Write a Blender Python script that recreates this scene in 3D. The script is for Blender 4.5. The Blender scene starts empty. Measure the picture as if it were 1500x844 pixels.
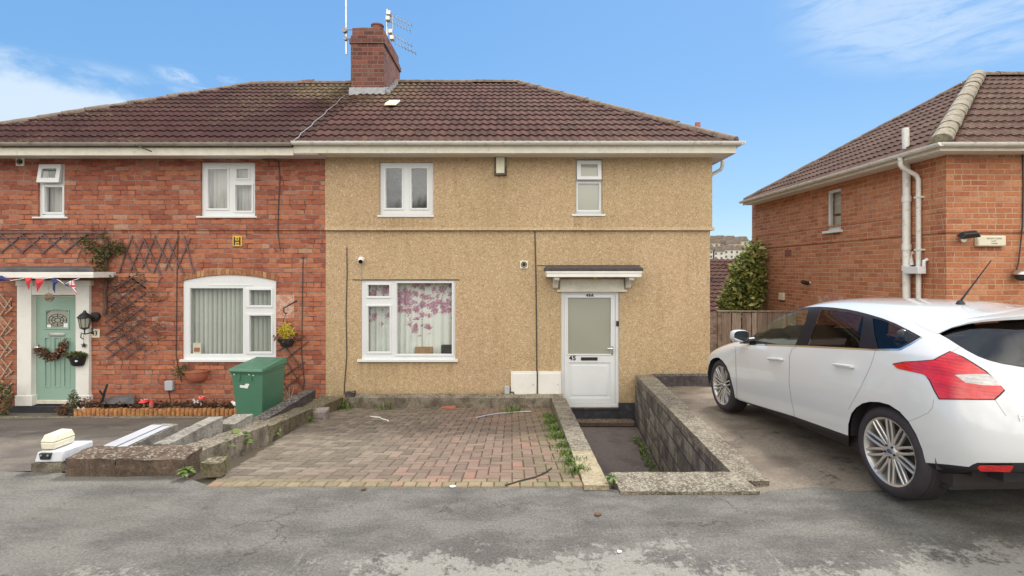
import bpy, bmesh, math, random
from mathutils import Vector, Matrix
from mathutils.bvhtree import BVHTree
random.seed(7)
S = bpy.context.scene
COL = S.collection
F = 740.0; CZ = 1.66; HY = 395.0
R = math.radians
CAM = Vector((0, 0, CZ))
def P(px, py, y):                      # point seen at a pixel of the 1500 px photo, at depth y
    return Vector(((px-750)/F*y, y, CZ-(py-HY)/F*y))
FY = 9.25
def X(px, y=FY): return (px-750)/F*y
def Z(py, y=FY): return CZ-(py-HY)/F*y

# ------------------------------------------------------------------ mesh helpers
class MB:
    def __init__(s): s.v=[]; s.f=[]; s.m=[]; s.cur=0; s.cols={}
    def V(s, p): s.v.append(tuple(p)); return len(s.v)-1
    def face(s, pts, m=None):
        s.f.append([s.V(p) for p in pts]); s.m.append(s.cur if m is None else m)
    def fi(s, idx, m=None): s.f.append(list(idx)); s.m.append(s.cur if m is None else m)
    def box(s, x0,x1,y0,y1,z0,z1, m=None, M=None):
        if x0>x1: x0,x1=x1,x0
        if y0>y1: y0,y1=y1,y0
        if z0>z1: z0,z1=z1,z0
        p=[(x0,y0,z0),(x1,y0,z0),(x1,y1,z0),(x0,y1,z0),(x0,y0,z1),(x1,y0,z1),(x1,y1,z1),(x0,y1,z1)]
        s.hexa(p,m,M)
    def hexa(s, p, m=None, M=None):     # 4 bottom (ccw from above), 4 top
        if M is not None: p=[M@Vector(q) for q in p]
        b=[s.V(q) for q in p]
        for q in ((3,2,1,0),(4,5,6,7),(0,1,5,4),(1,2,6,5),(2,3,7,6),(3,0,4,7)):
            s.fi([b[i] for i in q], m)
    def tube(s, pts, r, n=8, cap=True, m=None):
        pts=[Vector(p) for p in pts]; rings=[]
        rr = r if isinstance(r,(list,tuple)) else [r]*len(pts)
        up=None
        for i,p in enumerate(pts):
            d=(pts[min(i+1,len(pts)-1)]-pts[max(i-1,0)])
            if d.length<1e-9: d=Vector((0,0,1))
            d.normalize()
            if up is None:
                up=Vector((0,0,1)) if abs(d.z)<.9 else Vector((1,0,0))
            a=d.cross(up)
            if a.length<1e-4: a=d.cross(Vector((0,1,0)))
            a.normalize(); b=a.cross(d).normalized(); up=b
            rings.append([s.V(p+(a*math.cos(t)+b*math.sin(t))*rr[i]) for t in [2*math.pi*k/n for k in range(n)]])
        for A,B in zip(rings,rings[1:]):
            for k in range(n): s.fi([A[k],A[(k+1)%n],B[(k+1)%n],B[k]],m)
        if cap:
            s.fi(rings[0],m); s.fi(rings[-1][::-1],m)
    def lathe(s, prof, M=Matrix.Identity(4), n=24, m=None, cap=False):   # prof [(r,z)]
        rings=[]
        for r,z in prof:
            rings.append([s.V(M@Vector((r*math.cos(2*math.pi*k/n), r*math.sin(2*math.pi*k/n), z))) for k in range(n)])
        for A,B in zip(rings,rings[1:]):
            for k in range(n): s.fi([A[k],A[(k+1)%n],B[(k+1)%n],B[k]],m)
        if cap: s.fi(rings[0][::-1],m); s.fi(rings[-1],m)
    def prism(s, poly, a, b, axis='y', m=None):   # poly 2D outline extruded from a to b along axis
        def q(p,t):
            return {'y':(p[0],t,p[1]),'x':(t,p[0],p[1]),'z':(p[0],p[1],t)}[axis]
        A=[s.V(q(p,a)) for p in poly]; B=[s.V(q(p,b)) for p in poly]; n=len(poly)
        s.fi(A,m); s.fi(B[::-1],m)
        for k in range(n): s.fi([A[k],B[k],B[(k+1)%n],A[(k+1)%n]],m)
    def panel(s, x0,x1,z0,z1, yf,yb, holes=(), m=None, back=True):  # slab in XZ with rectangular holes
        xs=sorted(set([x0,x1]+[min(max(h[i],x0),x1) for h in holes for i in (0,1)]))
        zs=sorted(set([z0,z1]+[min(max(h[i],z0),z1) for h in holes for i in (2,3)]))
        def hole(x,z): return any(h[0]<x<h[1] and h[2]<z<h[3] for h in holes)
        vf={};
        def g(x,y,z):
            k=(round(x,5),round(y,5),round(z,5))
            if k not in vf: vf[k]=s.V((x,y,z))
            return vf[k]
        nx,nz=len(xs)-1,len(zs)-1
        solid=[[not hole((xs[i]+xs[i+1])/2,(zs[j]+zs[j+1])/2) for j in range(nz)] for i in range(nx)]
        for i in range(nx):
            for j in range(nz):
                if not solid[i][j]: continue
                a,b,c,d=xs[i],xs[i+1],zs[j],zs[j+1]
                s.fi([g(a,yf,c),g(b,yf,c),g(b,yf,d),g(a,yf,d)],m)
                if back: s.fi([g(a,yb,d),g(b,yb,d),g(b,yb,c),g(a,yb,c)],m)
                if i==0 or not solid[i-1][j]: s.fi([g(a,yf,c),g(a,yf,d),g(a,yb,d),g(a,yb,c)],m)
                if i==nx-1 or not solid[i+1][j]: s.fi([g(b,yf,d),g(b,yf,c),g(b,yb,c),g(b,yb,d)],m)
                if j==0 or not solid[i][j-1]: s.fi([g(b,yf,c),g(a,yf,c),g(a,yb,c),g(b,yb,c)],m)
                if j==nz-1 or not solid[i][j+1]: s.fi([g(a,yf,d),g(b,yf,d),g(b,yb,d),g(a,yb,d)],m)
    def build(s, name, mats, parent=None, smooth=False, bevel=0, seg=2, fix=True, angle=40):
        if not isinstance(mats,(list,tuple)): mats=[mats]
        me=bpy.data.meshes.new(name)
        off=world_loc(parent) if parent else Vector((0,0,0))
        me.from_pydata([tuple(Vector(p)-off) for p in s.v],[],s.f)
        for mt in mats: me.materials.append(mt)
        me.polygons.foreach_set('material_index', s.m)
        if smooth: me.polygons.foreach_set('use_smooth',[True]*len(me.polygons))
        me.update()
        if fix:
            bm=bmesh.new(); bm.from_mesh(me); bmesh.ops.recalc_face_normals(bm,faces=bm.faces); bm.to_mesh(me); bm.free()
        if smooth and angle: me.set_sharp_from_angle(angle=R(angle))
        o=bpy.data.objects.new(name,me); COL.objects.link(o)
        if parent: o.parent=parent
        if bevel:
            bv=o.modifiers.new('bevel','BEVEL'); bv.width=bevel; bv.segments=seg; bv.limit_method='ANGLE'; bv.angle_limit=R(35)
            o.data.polygons.foreach_set('use_smooth',[True]*len(me.polygons)); me.set_sharp_from_angle(angle=R(40))
        return o
def world_loc(o):
    v=Vector((0,0,0))
    while o: v+=o.location; o=o.parent
    return v
def thing(name, label, cat, loc, group=None):
    o=bpy.data.objects.new(name,None); COL.objects.link(o); o.location=loc
    o.empty_display_size=.2
    return tag(o,label,cat,group)
def tag(o,label,cat,group=None):
    o['label']=label; o['category']=cat
    if group: o['group']=group
    return o
def struct(o): o['kind']='structure'; return o
def stuff(o): o['kind']='stuff'; return o
def copy_tree(o, parent=None):
    c=o.copy(); COL.objects.link(c)
    if parent: c.parent=parent
    for ch in list(o.children): copy_tree(ch,c)
    return c
def text_mesh(body, size, M, mat, name, parent, depth=.002, bold=0.0, spacing=1.0):
    cu=bpy.data.curves.new(name,'FONT'); cu.body=body; cu.size=size; cu.extrude=depth; cu.align_x='CENTER'; cu.align_y='CENTER'; cu.offset=bold; cu.space_character=spacing
    t=bpy.data.objects.new('tmp',cu); COL.objects.link(t)
    dg=bpy.context.evaluated_depsgraph_get()
    me=bpy.data.meshes.new_from_object(t.evaluated_get(dg)); bpy.data.objects.remove(t); bpy.data.curves.remove(cu)
    off=world_loc(parent)
    for v in me.vertices: v.co=(M@v.co)-off
    me.materials.clear(); me.materials.append(mat)
    o=bpy.data.objects.new(name,me); COL.objects.link(o); o.parent=parent
    return o
FRONT=Matrix.Rotation(R(90),4,'X')     # text plane -> faces -Y
def at(x,y,z,M=FRONT): return Matrix.Translation((x,y,z))@M

# ------------------------------------------------------------------ node helpers
class NT:
    def __init__(s,name):
        s.m=bpy.data.materials.new(name); s.m.use_nodes=True; s.t=s.m.node_tree
        s.b=s.t.nodes['Principled BSDF']; s.out=s.t.nodes['Material Output']
    def n(s,typ,**kw):
        x=s.t.nodes.new(typ)
        for k,v in kw.items(): setattr(x,k,v)
        return x
    def put(s,sock,v):
        if isinstance(v,bpy.types.NodeSocket): s.t.links.new(v,sock)
        elif v is not None:
            if hasattr(sock.default_value,'__len__') and not hasattr(v,'__len__'): v=[v]*len(sock.default_value)
            if hasattr(v,'__len__') and len(sock.default_value)==4 and len(v)==3: v=(*v,1)
            sock.default_value=v
    def set(s,name,v): s.put(s.b.inputs[name],v); return s
    def pos(s):
        return s.n('ShaderNodeNewGeometry').outputs['Position']
    def obj(s): return s.n('ShaderNodeTexCoord').outputs['Object']
    def map(s,v,scale=(1,1,1),loc=(0,0,0),rot=(0,0,0)):
        x=s.n('ShaderNodeMapping'); s.put(x.inputs[0],v); x.inputs['Scale'].default_value=scale; x.inputs['Location'].default_value=loc; x.inputs['Rotation'].default_value=rot
        return x.outputs[0]
    def noise(s,scale,detail=4,rough=.55,vec=None,dist=0,out='Fac'):
        x=s.n('ShaderNodeTexNoise'); s.put(x.inputs['Vector'],vec if vec is not None else s.pos())
        x.inputs['Scale'].default_value=scale; x.inputs['Detail'].default_value=detail; x.inputs['Roughness'].default_value=rough; x.inputs['Distortion'].default_value=dist
        return x.outputs[out]
    def voro(s,scale,vec=None,feature='F1',out='Distance',rnd=1):
        x=s.n('ShaderNodeTexVoronoi',feature=feature); s.put(x.inputs['Vector'],vec if vec is not None else s.pos())
        x.inputs['Scale'].default_value=scale; x.inputs['Randomness'].default_value=rnd
        return x.outputs[out]
    def math(s,op,a,b=None,c=None,clamp=False):
        x=s.n('ShaderNodeMath',operation=op,use_clamp=clamp); s.put(x.inputs[0],a)
        if b is not None: s.put(x.inputs[1],b)
        if c is not None: s.put(x.inputs[2],c)
        return x.outputs[0]
    def ramp(s,fac,stops,interp='LINEAR'):
        x=s.n('ShaderNodeValToRGB'); x.color_ramp.interpolation=interp; e=x.color_ramp.elements
        while len(e)<len(stops): e.new(.5)
        for q,(p,c) in zip(e,stops): q.position=p
        for q,(p,c) in zip(e,stops): q.color=(*c,1) if hasattr(c,'__len__') else (c,c,c,1)
        s.put(x.inputs[0],fac); return x.outputs[0]
    def step(s,fac,a,b):   # smooth 0..1 between a and b
        x=s.n('ShaderNodeMapRange',interpolation_type='SMOOTHSTEP'); s.put(x.inputs[0],fac); x.inputs[1].default_value=a; x.inputs[2].default_value=b
        return x.outputs[0]
    def mix(s,fac,a,b,blend='MIX'):
        x=s.n('ShaderNodeMix',data_type='RGBA',blend_type=blend); s.put(x.inputs[0],fac); s.put(x.inputs[6],a); s.put(x.inputs[7],b)
        return x.outputs[2]
    def sep(s,v):
        x=s.n('ShaderNodeSeparateXYZ'); s.put(x.inputs[0],v); return x.outputs
    def comb(s,a,b,c=0.):
        x=s.n('ShaderNodeCombineXYZ'); s.put(x.inputs[0],a); s.put(x.inputs[1],b); s.put(x.inputs[2],c); return x.outputs[0]
    def white(s,v,out='Value'):
        x=s.n('ShaderNodeTexWhiteNoise',noise_dimensions='3D'); s.put(x.inputs['Vector'],v); return x.outputs[out]
    def bump(s,h,strength=.5,dist=.01,normal=None):
        x=s.n('ShaderNodeBump'); s.put(x.inputs['Height'],h); x.inputs['Strength'].default_value=strength; x.inputs['Distance'].default_value=dist
        if normal is not None: s.put(x.inputs['Normal'],normal)
        return x.outputs[0]
def plain(name,c,rough=.5,metal=0,var=.12,scale=6,bump=0,bscale=60,coat=0,spec=.5,c2=None,dirt=None):
    t=NT(name); n=t.noise(scale,5,.6)
    c2=c2 or tuple(v*(1-var*2) for v in c)
    k=t.mix(t.step(n,.35,.7),c,c2)
    if dirt: k=t.mix(t.math('MULTIPLY',t.step(t.noise(scale*2.3,6,.7),.5,.75),dirt[1]),k,dirt[0])
    t.set('Base Color',k); t.set('Roughness',rough); t.set('Metallic',metal); t.set('Coat Weight',coat); t.set('Coat Roughness',.04); t.set('Specular IOR Level',spec)
    if bump: t.set('Normal',t.bump(t.noise(bscale,4,.6),bump,.004))
    return t.m
def wall_uv(t):                         # metres across and up a vertical wall, whichever way it faces
    g=t.n('ShaderNodeNewGeometry'); p=t.sep(g.outputs['Position']); nn=t.sep(g.outputs['True Normal'])
    side=t.math('GREATER_THAN',t.math('ABSOLUTE',nn[0]),.6)
    u=t.math('ADD',t.math('MULTIPLY',p[0],t.math('SUBTRACT',1,side)),t.math('MULTIPLY',p[1],side))
    return u,p[2]
def brick(name,stops,mortar,w=.27,h=.0888,gap=.011,mortar2=None,vert=None,pale=.05,dark=(.10,.035,.025),wob=.006):
    t=NT(name); u,v=wall_uv(t)
    wv=t.math('MULTIPLY_ADD',t.noise(3,3,.5),wob*2,-wob)
    v2=t.math('ADD',v,wv)
    row=t.math('FLOOR',t.math('DIVIDE',v2,h))
    fv=t.math('SUBTRACT',v2,t.math('MULTIPLY',row,h))
    off=t.math('MULTIPLY',t.white(t.comb(row,3.1,.7)),w)         # every course starts somewhere else
    off=t.math('ADD',t.math('MULTIPLY',off,.18),t.math('MULTIPLY',t.math('MODULO',t.math('ABSOLUTE',row),2),w/2))
    uu=t.math('ADD',t.math('ADD',u,100),off)
    col=t.math('FLOOR',t.math('DIVIDE',uu,w)); fu=t.math('SUBTRACT',uu,t.math('MULTIPLY',col,w))
    # now and then a stretcher is cut into two headers
    hd=t.math('GREATER_THAN',t.white(t.comb(col,row,5.5)),.8)
    half=t.math('GREATER_THAN',fu,w/2)
    fh=t.math('SUBTRACT',fu,t.math('MULTIPLY',half,w/2))
    fu2=t.math('ADD',t.math('MULTIPLY',fu,t.math('SUBTRACT',1,hd)),t.math('MULTIPLY',fh,hd))
    wd=t.math('SUBTRACT',w,t.math('MULTIPLY',hd,w/2))
    cell=t.comb(col,row,t.math('MULTIPLY',half,hd))
    edge=t.math('MINIMUM',t.math('MINIMUM',fu2,t.math('SUBTRACT',wd,fu2)),t.math('MINIMUM',fv,t.math('SUBTRACT',h,fv)))
    edge=t.math('ADD',edge,t.math('MULTIPLY_ADD',t.noise(45,3,.6),.006,-.003))
    inb=t.step(edge,gap*.3,gap*.75)
    base=t.ramp(t.white(cell),stops)
    base=t.mix(t.step(t.noise(22,5,.7),.35,.8),base,t.mix(1,base,(.62,.6,.62),'MULTIPLY'))
    base=t.mix(t.math('MULTIPLY',t.step(t.noise(.9,4,.6),.45,.75),.45),base,t.mix(1,base,(.68,.6,.66),'MULTIPLY'))
    if pale: base=t.mix(t.math('MULTIPLY',t.math('MULTIPLY',t.step(t.noise(9,5,.75),.56,.74),t.step(t.noise(1.3,3,.5),.42,.62)),.55),base,(.42,.33,.27))
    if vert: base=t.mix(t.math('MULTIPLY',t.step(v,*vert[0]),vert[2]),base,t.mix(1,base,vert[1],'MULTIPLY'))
    mc=t.mix(t.step(t.noise(4,4,.6),.35,.65),mortar,mortar2 or mortar)
    t.set('Base Color',t.mix(inb,mc,base)); t.set('Roughness',.88); t.set('Specular IOR Level',.25)
    hgt=t.math('ADD',inb,t.math('MULTIPLY',t.noise(60,4,.7),.35))
    t.set('Normal',t.bump(hgt,.7,.008))
    return t.m
# ------------------------------------------------------------------ materials
M={}
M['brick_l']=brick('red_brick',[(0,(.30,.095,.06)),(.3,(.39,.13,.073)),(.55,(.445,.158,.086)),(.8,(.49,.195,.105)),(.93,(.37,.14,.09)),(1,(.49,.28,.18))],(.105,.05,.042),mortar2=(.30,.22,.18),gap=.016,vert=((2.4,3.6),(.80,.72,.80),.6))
M['brick_r']=brick('orange_brick',[(0,(.41,.145,.074)),(.35,(.48,.185,.09)),(.7,(.54,.22,.108)),(.9,(.57,.27,.145)),(1,(.43,.17,.10))],(.50,.34,.22),mortar2=(.40,.25,.17),h=.0888,gap=.016,pale=.03)
M['brick_c']=brick('chimney_brick',[(0,(.13,.055,.048)),(.4,(.20,.08,.062)),(.8,(.27,.10,.075)),(1,(.15,.08,.07))],(.20,.15,.125),h=.1,w=.25,gap=.016)
def pebbledash():
    t=NT('pebbledash'); p=t.pos()
    c=t.voro(64,p,out='Color'); r=t.sep(c)[0]
    col=t.ramp(r,[(0,(.27,.19,.11)),(.12,(.39,.28,.155)),(.45,(.452,.33,.19)),(.75,(.475,.352,.21)),(.92,(.53,.41,.26)),(1,(.60,.50,.37))])
    col=t.mix(t.math('MULTIPLY',t.step(t.noise(.8,4,.6),.4,.7),.4),col,t.mix(1,col,(.78,.76,.74),'MULTIPLY'))
    # pinkish lens-flare tint mottled into the colour, then rain-washed and grimy areas
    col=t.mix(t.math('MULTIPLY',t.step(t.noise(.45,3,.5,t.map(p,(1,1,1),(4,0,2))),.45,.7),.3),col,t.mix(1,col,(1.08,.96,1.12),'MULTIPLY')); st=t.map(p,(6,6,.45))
    col=t.mix(t.math('MULTIPLY',t.step(t.noise(1.4,5,.65,st),.48,.75),.38),col,t.mix(1,col,(.74,.70,.66),'MULTIPLY'))
    z=t.sep(p)[2]; xx=t.sep(p)[0]
    for (a_,b_,zt_,L_) in ((X(552),X(636),Z(318),.55),(X(837),X(888),Z(316.5),.7),(X(523),X(671),Z(530.5),.4),(X(724),X(743),Z(257),.6),(X(796),X(943),Z(391),-1)):
        if L_<0: continue
        mk=t.math('MULTIPLY',t.math('MULTIPLY',t.step(xx,a_-.03,a_+.05),t.math('SUBTRACT',1,t.step(xx,b_-.05,b_+.03))),t.math('MULTIPLY',t.math('SUBTRACT',1,t.step(z,zt_-.01,zt_)),t.step(z,zt_-L_,zt_)))
        col=t.mix(t.math('MULTIPLY',t.math('MULTIPLY',mk,t.step(t.noise(3,4,.6,t.map(p,(5,5,.3))),.35,.65)),.5),col,t.mix(1,col,(.62,.58,.54),'MULTIPLY'))
    gr=t.math('MULTIPLY',t.math('SUBTRACT',1,t.step(z,-.9,-.45)),t.step(t.noise(4,5,.7),.3,.6))
    col=t.mix(t.math('MULTIPLY',gr,.6),col,(.2,.15,.09))
    t.set('Base Color',col); t.set('Roughness',.9); t.set('Specular IOR Level',.3)
    t.set('Normal',t.bump(t.math('SUBTRACT',1,t.voro(64,p)),.45,.006,t.bump(t.noise(2,4,.6),.3,.02)))
    return t.m
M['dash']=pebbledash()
def roof_mat(name,a,b,lich,amt):
    t=NT(name); oc=t.n('ShaderNodeVertexColor'); oc.layer_name='tile'
    r=t.sep(oc.outputs[0])[0]
    col=t.ramp(r,[(0,tuple(x*.85 for x in a)),(.6,tuple((x+y)/2 for x,y in zip(a,b))),(1,b)])
    col=t.mix(t.math('MULTIPLY',t.step(t.noise(1.6,6,.7),.4,.65),.45),col,t.mix(1,col,(.62,.60,.60),'MULTIPLY'))
    col=t.mix(t.step(t.noise(30,5,.7),.4,.75),col,t.mix(1,col,(.6,.6,.62),'MULTIPLY'))
    pp=t.sep(t.pos()); near=t.math('MULTIPLY',t.math('MULTIPLY',t.step(pp[0],-7,-4.5),t.math('SUBTRACT',1,t.step(pp[0],-3.2,-1.5))),t.step(pp[2],4.9,6.2))
    l=t.math('MULTIPLY',t.step(t.math('ADD',t.noise(14,6,.75),t.math('MULTIPLY',near,.10)),.52,.66),t.step(t.math('ADD',t.noise(.8,3,.5),t.math('MULTIPLY',near,.3)),.4,.65))
    col=t.mix(t.math('MULTIPLY',l,amt),col,lich)
    t.set('Base Color',col); t.set('Roughness',.9); t.set('Specular IOR Level',.2); t.set('Normal',t.bump(t.noise(70,4,.6),.35,.005))
    return t.m
M['roof_l']=roof_mat('roof_tiles_dark',(.050,.019,.018),(.068,.028,.024),(.2,.17,.08),.7)
M['roof_c']=roof_mat('roof_tiles_brown',(.068,.027,.022),(.098,.042,.033),(.2,.17,.08),.6)
M['roof_r']=roof_mat('roof_tiles_weathered',(.10,.054,.041),(.135,.078,.06),(.27,.25,.17),.6)
M['upvc']=plain('white_upvc',(.68,.70,.71),.28,var=.02,scale=3,dirt=((.6,.58,.52),.15))
M['cream']=plain('cream_paint',(.68,.65,.55),.4,var=.05,dirt=((.36,.31,.24),.5))
M['gutter_w']=plain('white_gutter',(.76,.75,.70),.35,var=.05,scale=4,dirt=((.3,.27,.2),.7))
M['gutter_g']=plain('grey_gutter',(.34,.31,.26),.5,var=.1,scale=4,dirt=((.12,.1,.08),.7))
M['white_wood']=plain('white_painted_timber',(.74,.73,.69),.45,var=.03,scale=3,dirt=((.5,.46,.38),.3))
M['felt']=plain('roofing_felt',(.085,.07,.068),.85,bump=.5,var=.2,scale=12)
M['slate']=plain('slate',(.10,.10,.11),.6,bump=.4,var=.2)
M['black']=plain('black_plastic',(.018,.018,.02),.4,var=.05)
M['rubber']=plain('rubber',(.022,.02,.023),.75,var=.15,scale=20,bump=.2)
M['cable']=plain('cable',(.04,.03,.03),.5)
M['grey_pl']=plain('grey_plastic',(.42,.43,.46),.5,var=.04)
M['plinth']=plain('dark_blue_plinth',(.035,.035,.045),.6,var=.2,scale=4,bump=.4,dirt=((.2,.19,.17),.35))
def stone(name,a,b,stain,amt,lichen,la,sc=3,speck=None):
    t=NT(name); p=t.pos(); f=t.noise(60,6,.8); c=t.mix(t.step(f,.3,.7),tuple(x*.55 for x in a),tuple(min(1,x*1.25) for x in a))
    c=t.mix(t.math('MULTIPLY',t.step(t.noise(sc,5,.65),.4,.62),.8),c,t.mix(t.step(f,.3,.7),tuple(x*.5 for x in b),b))
    c=t.mix(t.math('MULTIPLY',t.step(t.noise(sc*1.9,8,.75,t.map(p,(1,1,.7),(3,5,1)),.6),.47,.60),amt),c,stain)
    c=t.mix(t.math('MULTIPLY',t.step(t.noise(16,6,.8,t.map(p,(1,1,1),(9,2,4))),.58,.64),la),c,lichen)
    up=t.sep(t.n('ShaderNodeNewGeometry').outputs['Normal'])[2]
    c=t.mix(t.math('MULTIPLY',t.math('MULTIPLY',t.step(up,.55,.85),t.math('GREATER_THAN',t.sep(t.voro(62,p,out='Color'))[0],.78)),.55),c,(.42,.39,.30))
    if speck: c=t.mix(t.math('MULTIPLY',t.math('GREATER_THAN',t.sep(t.voro(95,p,out='Color'))[0],.82),.5),c,speck)
    t.set('Base Color',c); t.set('Roughness',.92); t.set('Specular IOR Level',.25)
    t.set('Normal',t.bump(f,1,.010,t.bump(t.noise(12,6,.7),.8,.03))); return t.m
M['conc']=stone('weathered_concrete',(.27,.235,.18),(.18,.15,.11),(.075,.063,.052),.65,(.33,.31,.20),.3)
M['conc_top']=stone('speckled_concrete',(.27,.235,.185),(.17,.14,.105),(.09,.075,.06),.7,(.38,.34,.22),.5,5,(.46,.42,.34))
M['conc_brown']=stone('brown_concrete',(.17,.12,.09),(.12,.085,.062),(.055,.04,.033),.6,(.30,.26,.17),.25,4)
M['conc_pale']=stone('pale_stone',(.50,.42,.28),(.38,.31,.20),(.15,.12,.08),.5,(.55,.50,.36),.5,6)
M['beam']=stone('grey_beam_stone',(.34,.32,.285),(.24,.22,.19),(.09,.08,.07),.5,(.40,.38,.33),.25,5)
M['dark_beam']=stone('dark_wet_stone',(.11,.095,.095),(.07,.06,.062),(.04,.034,.038),.6,(.26,.24,.21),.55,6)
M['moss']=stone('mossy_stone',(.21,.17,.12),(.15,.14,.06),(.05,.04,.03),.7,(.20,.19,.06),.8,8)
M['path_rock']=stone('pale_brown_block',(.36,.31,.29),(.28,.23,.21),(.14,.11,.10),.4,(.42,.38,.33),.4,6)
M['terracotta']=plain('terracotta',(.42,.14,.08),.7,var=.1,scale=10)
M['soil']=plain('soil',(.05,.03,.022),.95,var=.3,scale=30,bump=1,bscale=50)
M['log']=plain('log_wood',(.42,.19,.06),.7,var=.3,scale=14,bump=.4,dirt=((.12,.04,.02),.7))
M['teal']=plain('sage_green_door',(.27,.40,.33),.4,var=.03,scale=2)
M['green_bin']=plain('green_bin_plastic',(.075,.20,.13),.42,var=.05,scale=2)
M['red']=plain('red_paint',(.6,.03,.03),.4,var=.05)
M['flag_red']=plain('red_cloth',(.62,.05,.06),.8); M['flag_blue']=plain('navy_cloth',(.03,.04,.16),.8); M['white']=plain('white_plain',(.8,.8,.78),.5,var=.02)
M['yellow']=plain('yellow_enamel',(.75,.45,.04),.4,var=.05)
M['wood_fence']=plain('weathered_fence_wood',(.36,.27,.21),.85,var=.25,scale=9,bump=.6)
def boardmat():
    t=NT('fence_board'); r=t.n('ShaderNodeNewGeometry').outputs['Random Per Island']; g=t.noise(5,6,.7,t.map(t.pos(),(9,9,.8)))
    c=t.ramp(r,[(0,(.20,.14,.105)),(.5,(.34,.255,.20)),(1,(.44,.35,.28))]); c=t.mix(t.step(g,.4,.7),c,t.mix(1,c,(.6,.58,.56),'MULTIPLY')); t.set('Base Color',c); t.set('Roughness',.85); t.set('Normal',t.bump(g,.6,.01)); return t.m
M['board']=boardmat()
M['trellis']=plain('grey_brown_lath',(.15,.095,.095),.8,var=.2,scale=20)
M['twig']=plain('dry_twig',(.13,.07,.05),.85,var=.2,scale=30)
M['twig_pale']=plain('pale_twig',(.45,.34,.25),.85,var=.2,scale=30)
M['metal']=plain('aluminium',(.6,.58,.55),.35,metal=.9,var=.05)
M['chrome']=plain('chrome',(.8,.8,.8),.12,metal=1,var=.02)
M['cream_pl']=plain('cream_plastic',(.72,.68,.53),.4,var=.04,scale=8,dirt=((.4,.33,.2),.25))
M['pale_box']=plain('pale_box_plastic',(.60,.62,.66),.4,var=.05,scale=10,dirt=((.35,.33,.3),.4))
M['lead']=plain('lead_flashing',(.36,.37,.40),.6,var=.15,scale=10,bump=.5)
M['ridge']=plain('ridge_tile',(.20,.145,.115),.85,var=.25,scale=8,bump=.7,dirt=((.32,.3,.2),.6))
M['ridge_pale']=plain('mossy_hip_tile',(.30,.26,.19),.9,var=.25,scale=12,bump=1,bscale=30,dirt=((.14,.13,.06),.6))
M['dark_in']=plain('dark_room',(.05,.048,.045),.9)
M['cardboard']=plain('cardboard',(.36,.22,.11),.8)
def leafmat(name,stops,rough=.5):
    t=NT(name); oi=t.n('ShaderNodeNewGeometry').outputs['Random Per Island']
    t.set('Base Color',t.ramp(oi,stops)); t.set('Roughness',rough); t.set('Specular IOR Level',.4)
    t.set('Subsurface Weight',0.0)
    tr=t.n('ShaderNodeBsdfTranslucent'); t.put(tr.inputs[0],t.ramp(oi,[(p,tuple(min(1,x*1.5) for x in c)) for p,c in stops]))
    mx=t.n('ShaderNodeMixShader'); mx.inputs[0].default_value=.25
    t.t.links.new(t.b.outputs[0],mx.inputs[1]); t.t.links.new(tr.outputs[0],mx.inputs[2]); t.t.links.new(mx.outputs[0],t.out.inputs[0])
    return t.m
M['leaf']=leafmat('laurel_leaf',[(0,(.05,.075,.015)),(.4,(.15,.18,.04)),(.75,(.33,.35,.09)),(1,(.62,.60,.25))],.3)
M['grass']=leafmat('weed_leaf',[(0,(.05,.085,.015)),(.6,(.11,.18,.035)),(1,(.22,.27,.07))])
M['ivy']=leafmat('vine_leaf',[(0,(.03,.04,.015)),(.6,(.08,.09,.03)),(1,(.2,.2,.07))])
M['litter']=leafmat('dry_leaf',[(0,(.06,.03,.02)),(.6,(.16,.08,.05)),(1,(.3,.2,.12))],.8)
M['flower']=leafmat('yellow_flower',[(0,(.35,.35,.03)),(1,(.75,.6,.03))])
def glassmat(name,tint,fr=.9,rough=.02,body=None,base=.06):
    t=NT(name); t.t.nodes.remove(t.b)
    tr=t.n('ShaderNodeBsdfTransparent'); tr.inputs[0].default_value=(*tint,1)
    gl=t.n('ShaderNodeBsdfGlossy'); gl.inputs['Roughness'].default_value=rough; gl.inputs[0].default_value=(.9,.93,.95,1)
    lw=t.n('ShaderNodeLayerWeight'); lw.inputs[0].default_value=.35
    f=t.math('MULTIPLY_ADD',t.math('POWER',lw.outputs['Facing'],3.0),fr,base,clamp=True)
    mx=t.n('ShaderNodeMixShader'); t.put(mx.inputs[0],f); src=tr.outputs[0]
    if body:
        df=t.n('ShaderNodeBsdfDiffuse'); df.inputs[0].default_value=(*body[0],1)
        m2=t.n('ShaderNodeMixShader'); m2.inputs[0].default_value=body[1]
        t.t.links.new(src,m2.inputs[1]); t.t.links.new(df.outputs[0],m2.inputs[2]); src=m2.outputs[0]
    t.t.links.new(src,mx.inputs[1]); t.t.links.new(gl.outputs[0],mx.inputs[2]); t.t.links.new(mx.outputs[0],t.out.inputs[0])
    return t.m
M['glass']=glassmat('window_glass',(.93,.95,.94),.75,.01,base=.10)
M['frost']=glassmat('frosted_glass',(.6,.62,.55),.5,.12,body=((.40,.40,.33),.8),base=.08)
M['car_glass']=glassmat('green_tinted_glass',(.90,1.0,.95),.25,.01,base=.03)
M['privacy']=glassmat('privacy_glass',(.22,.17,.17),.25,.01,base=.03)
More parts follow.
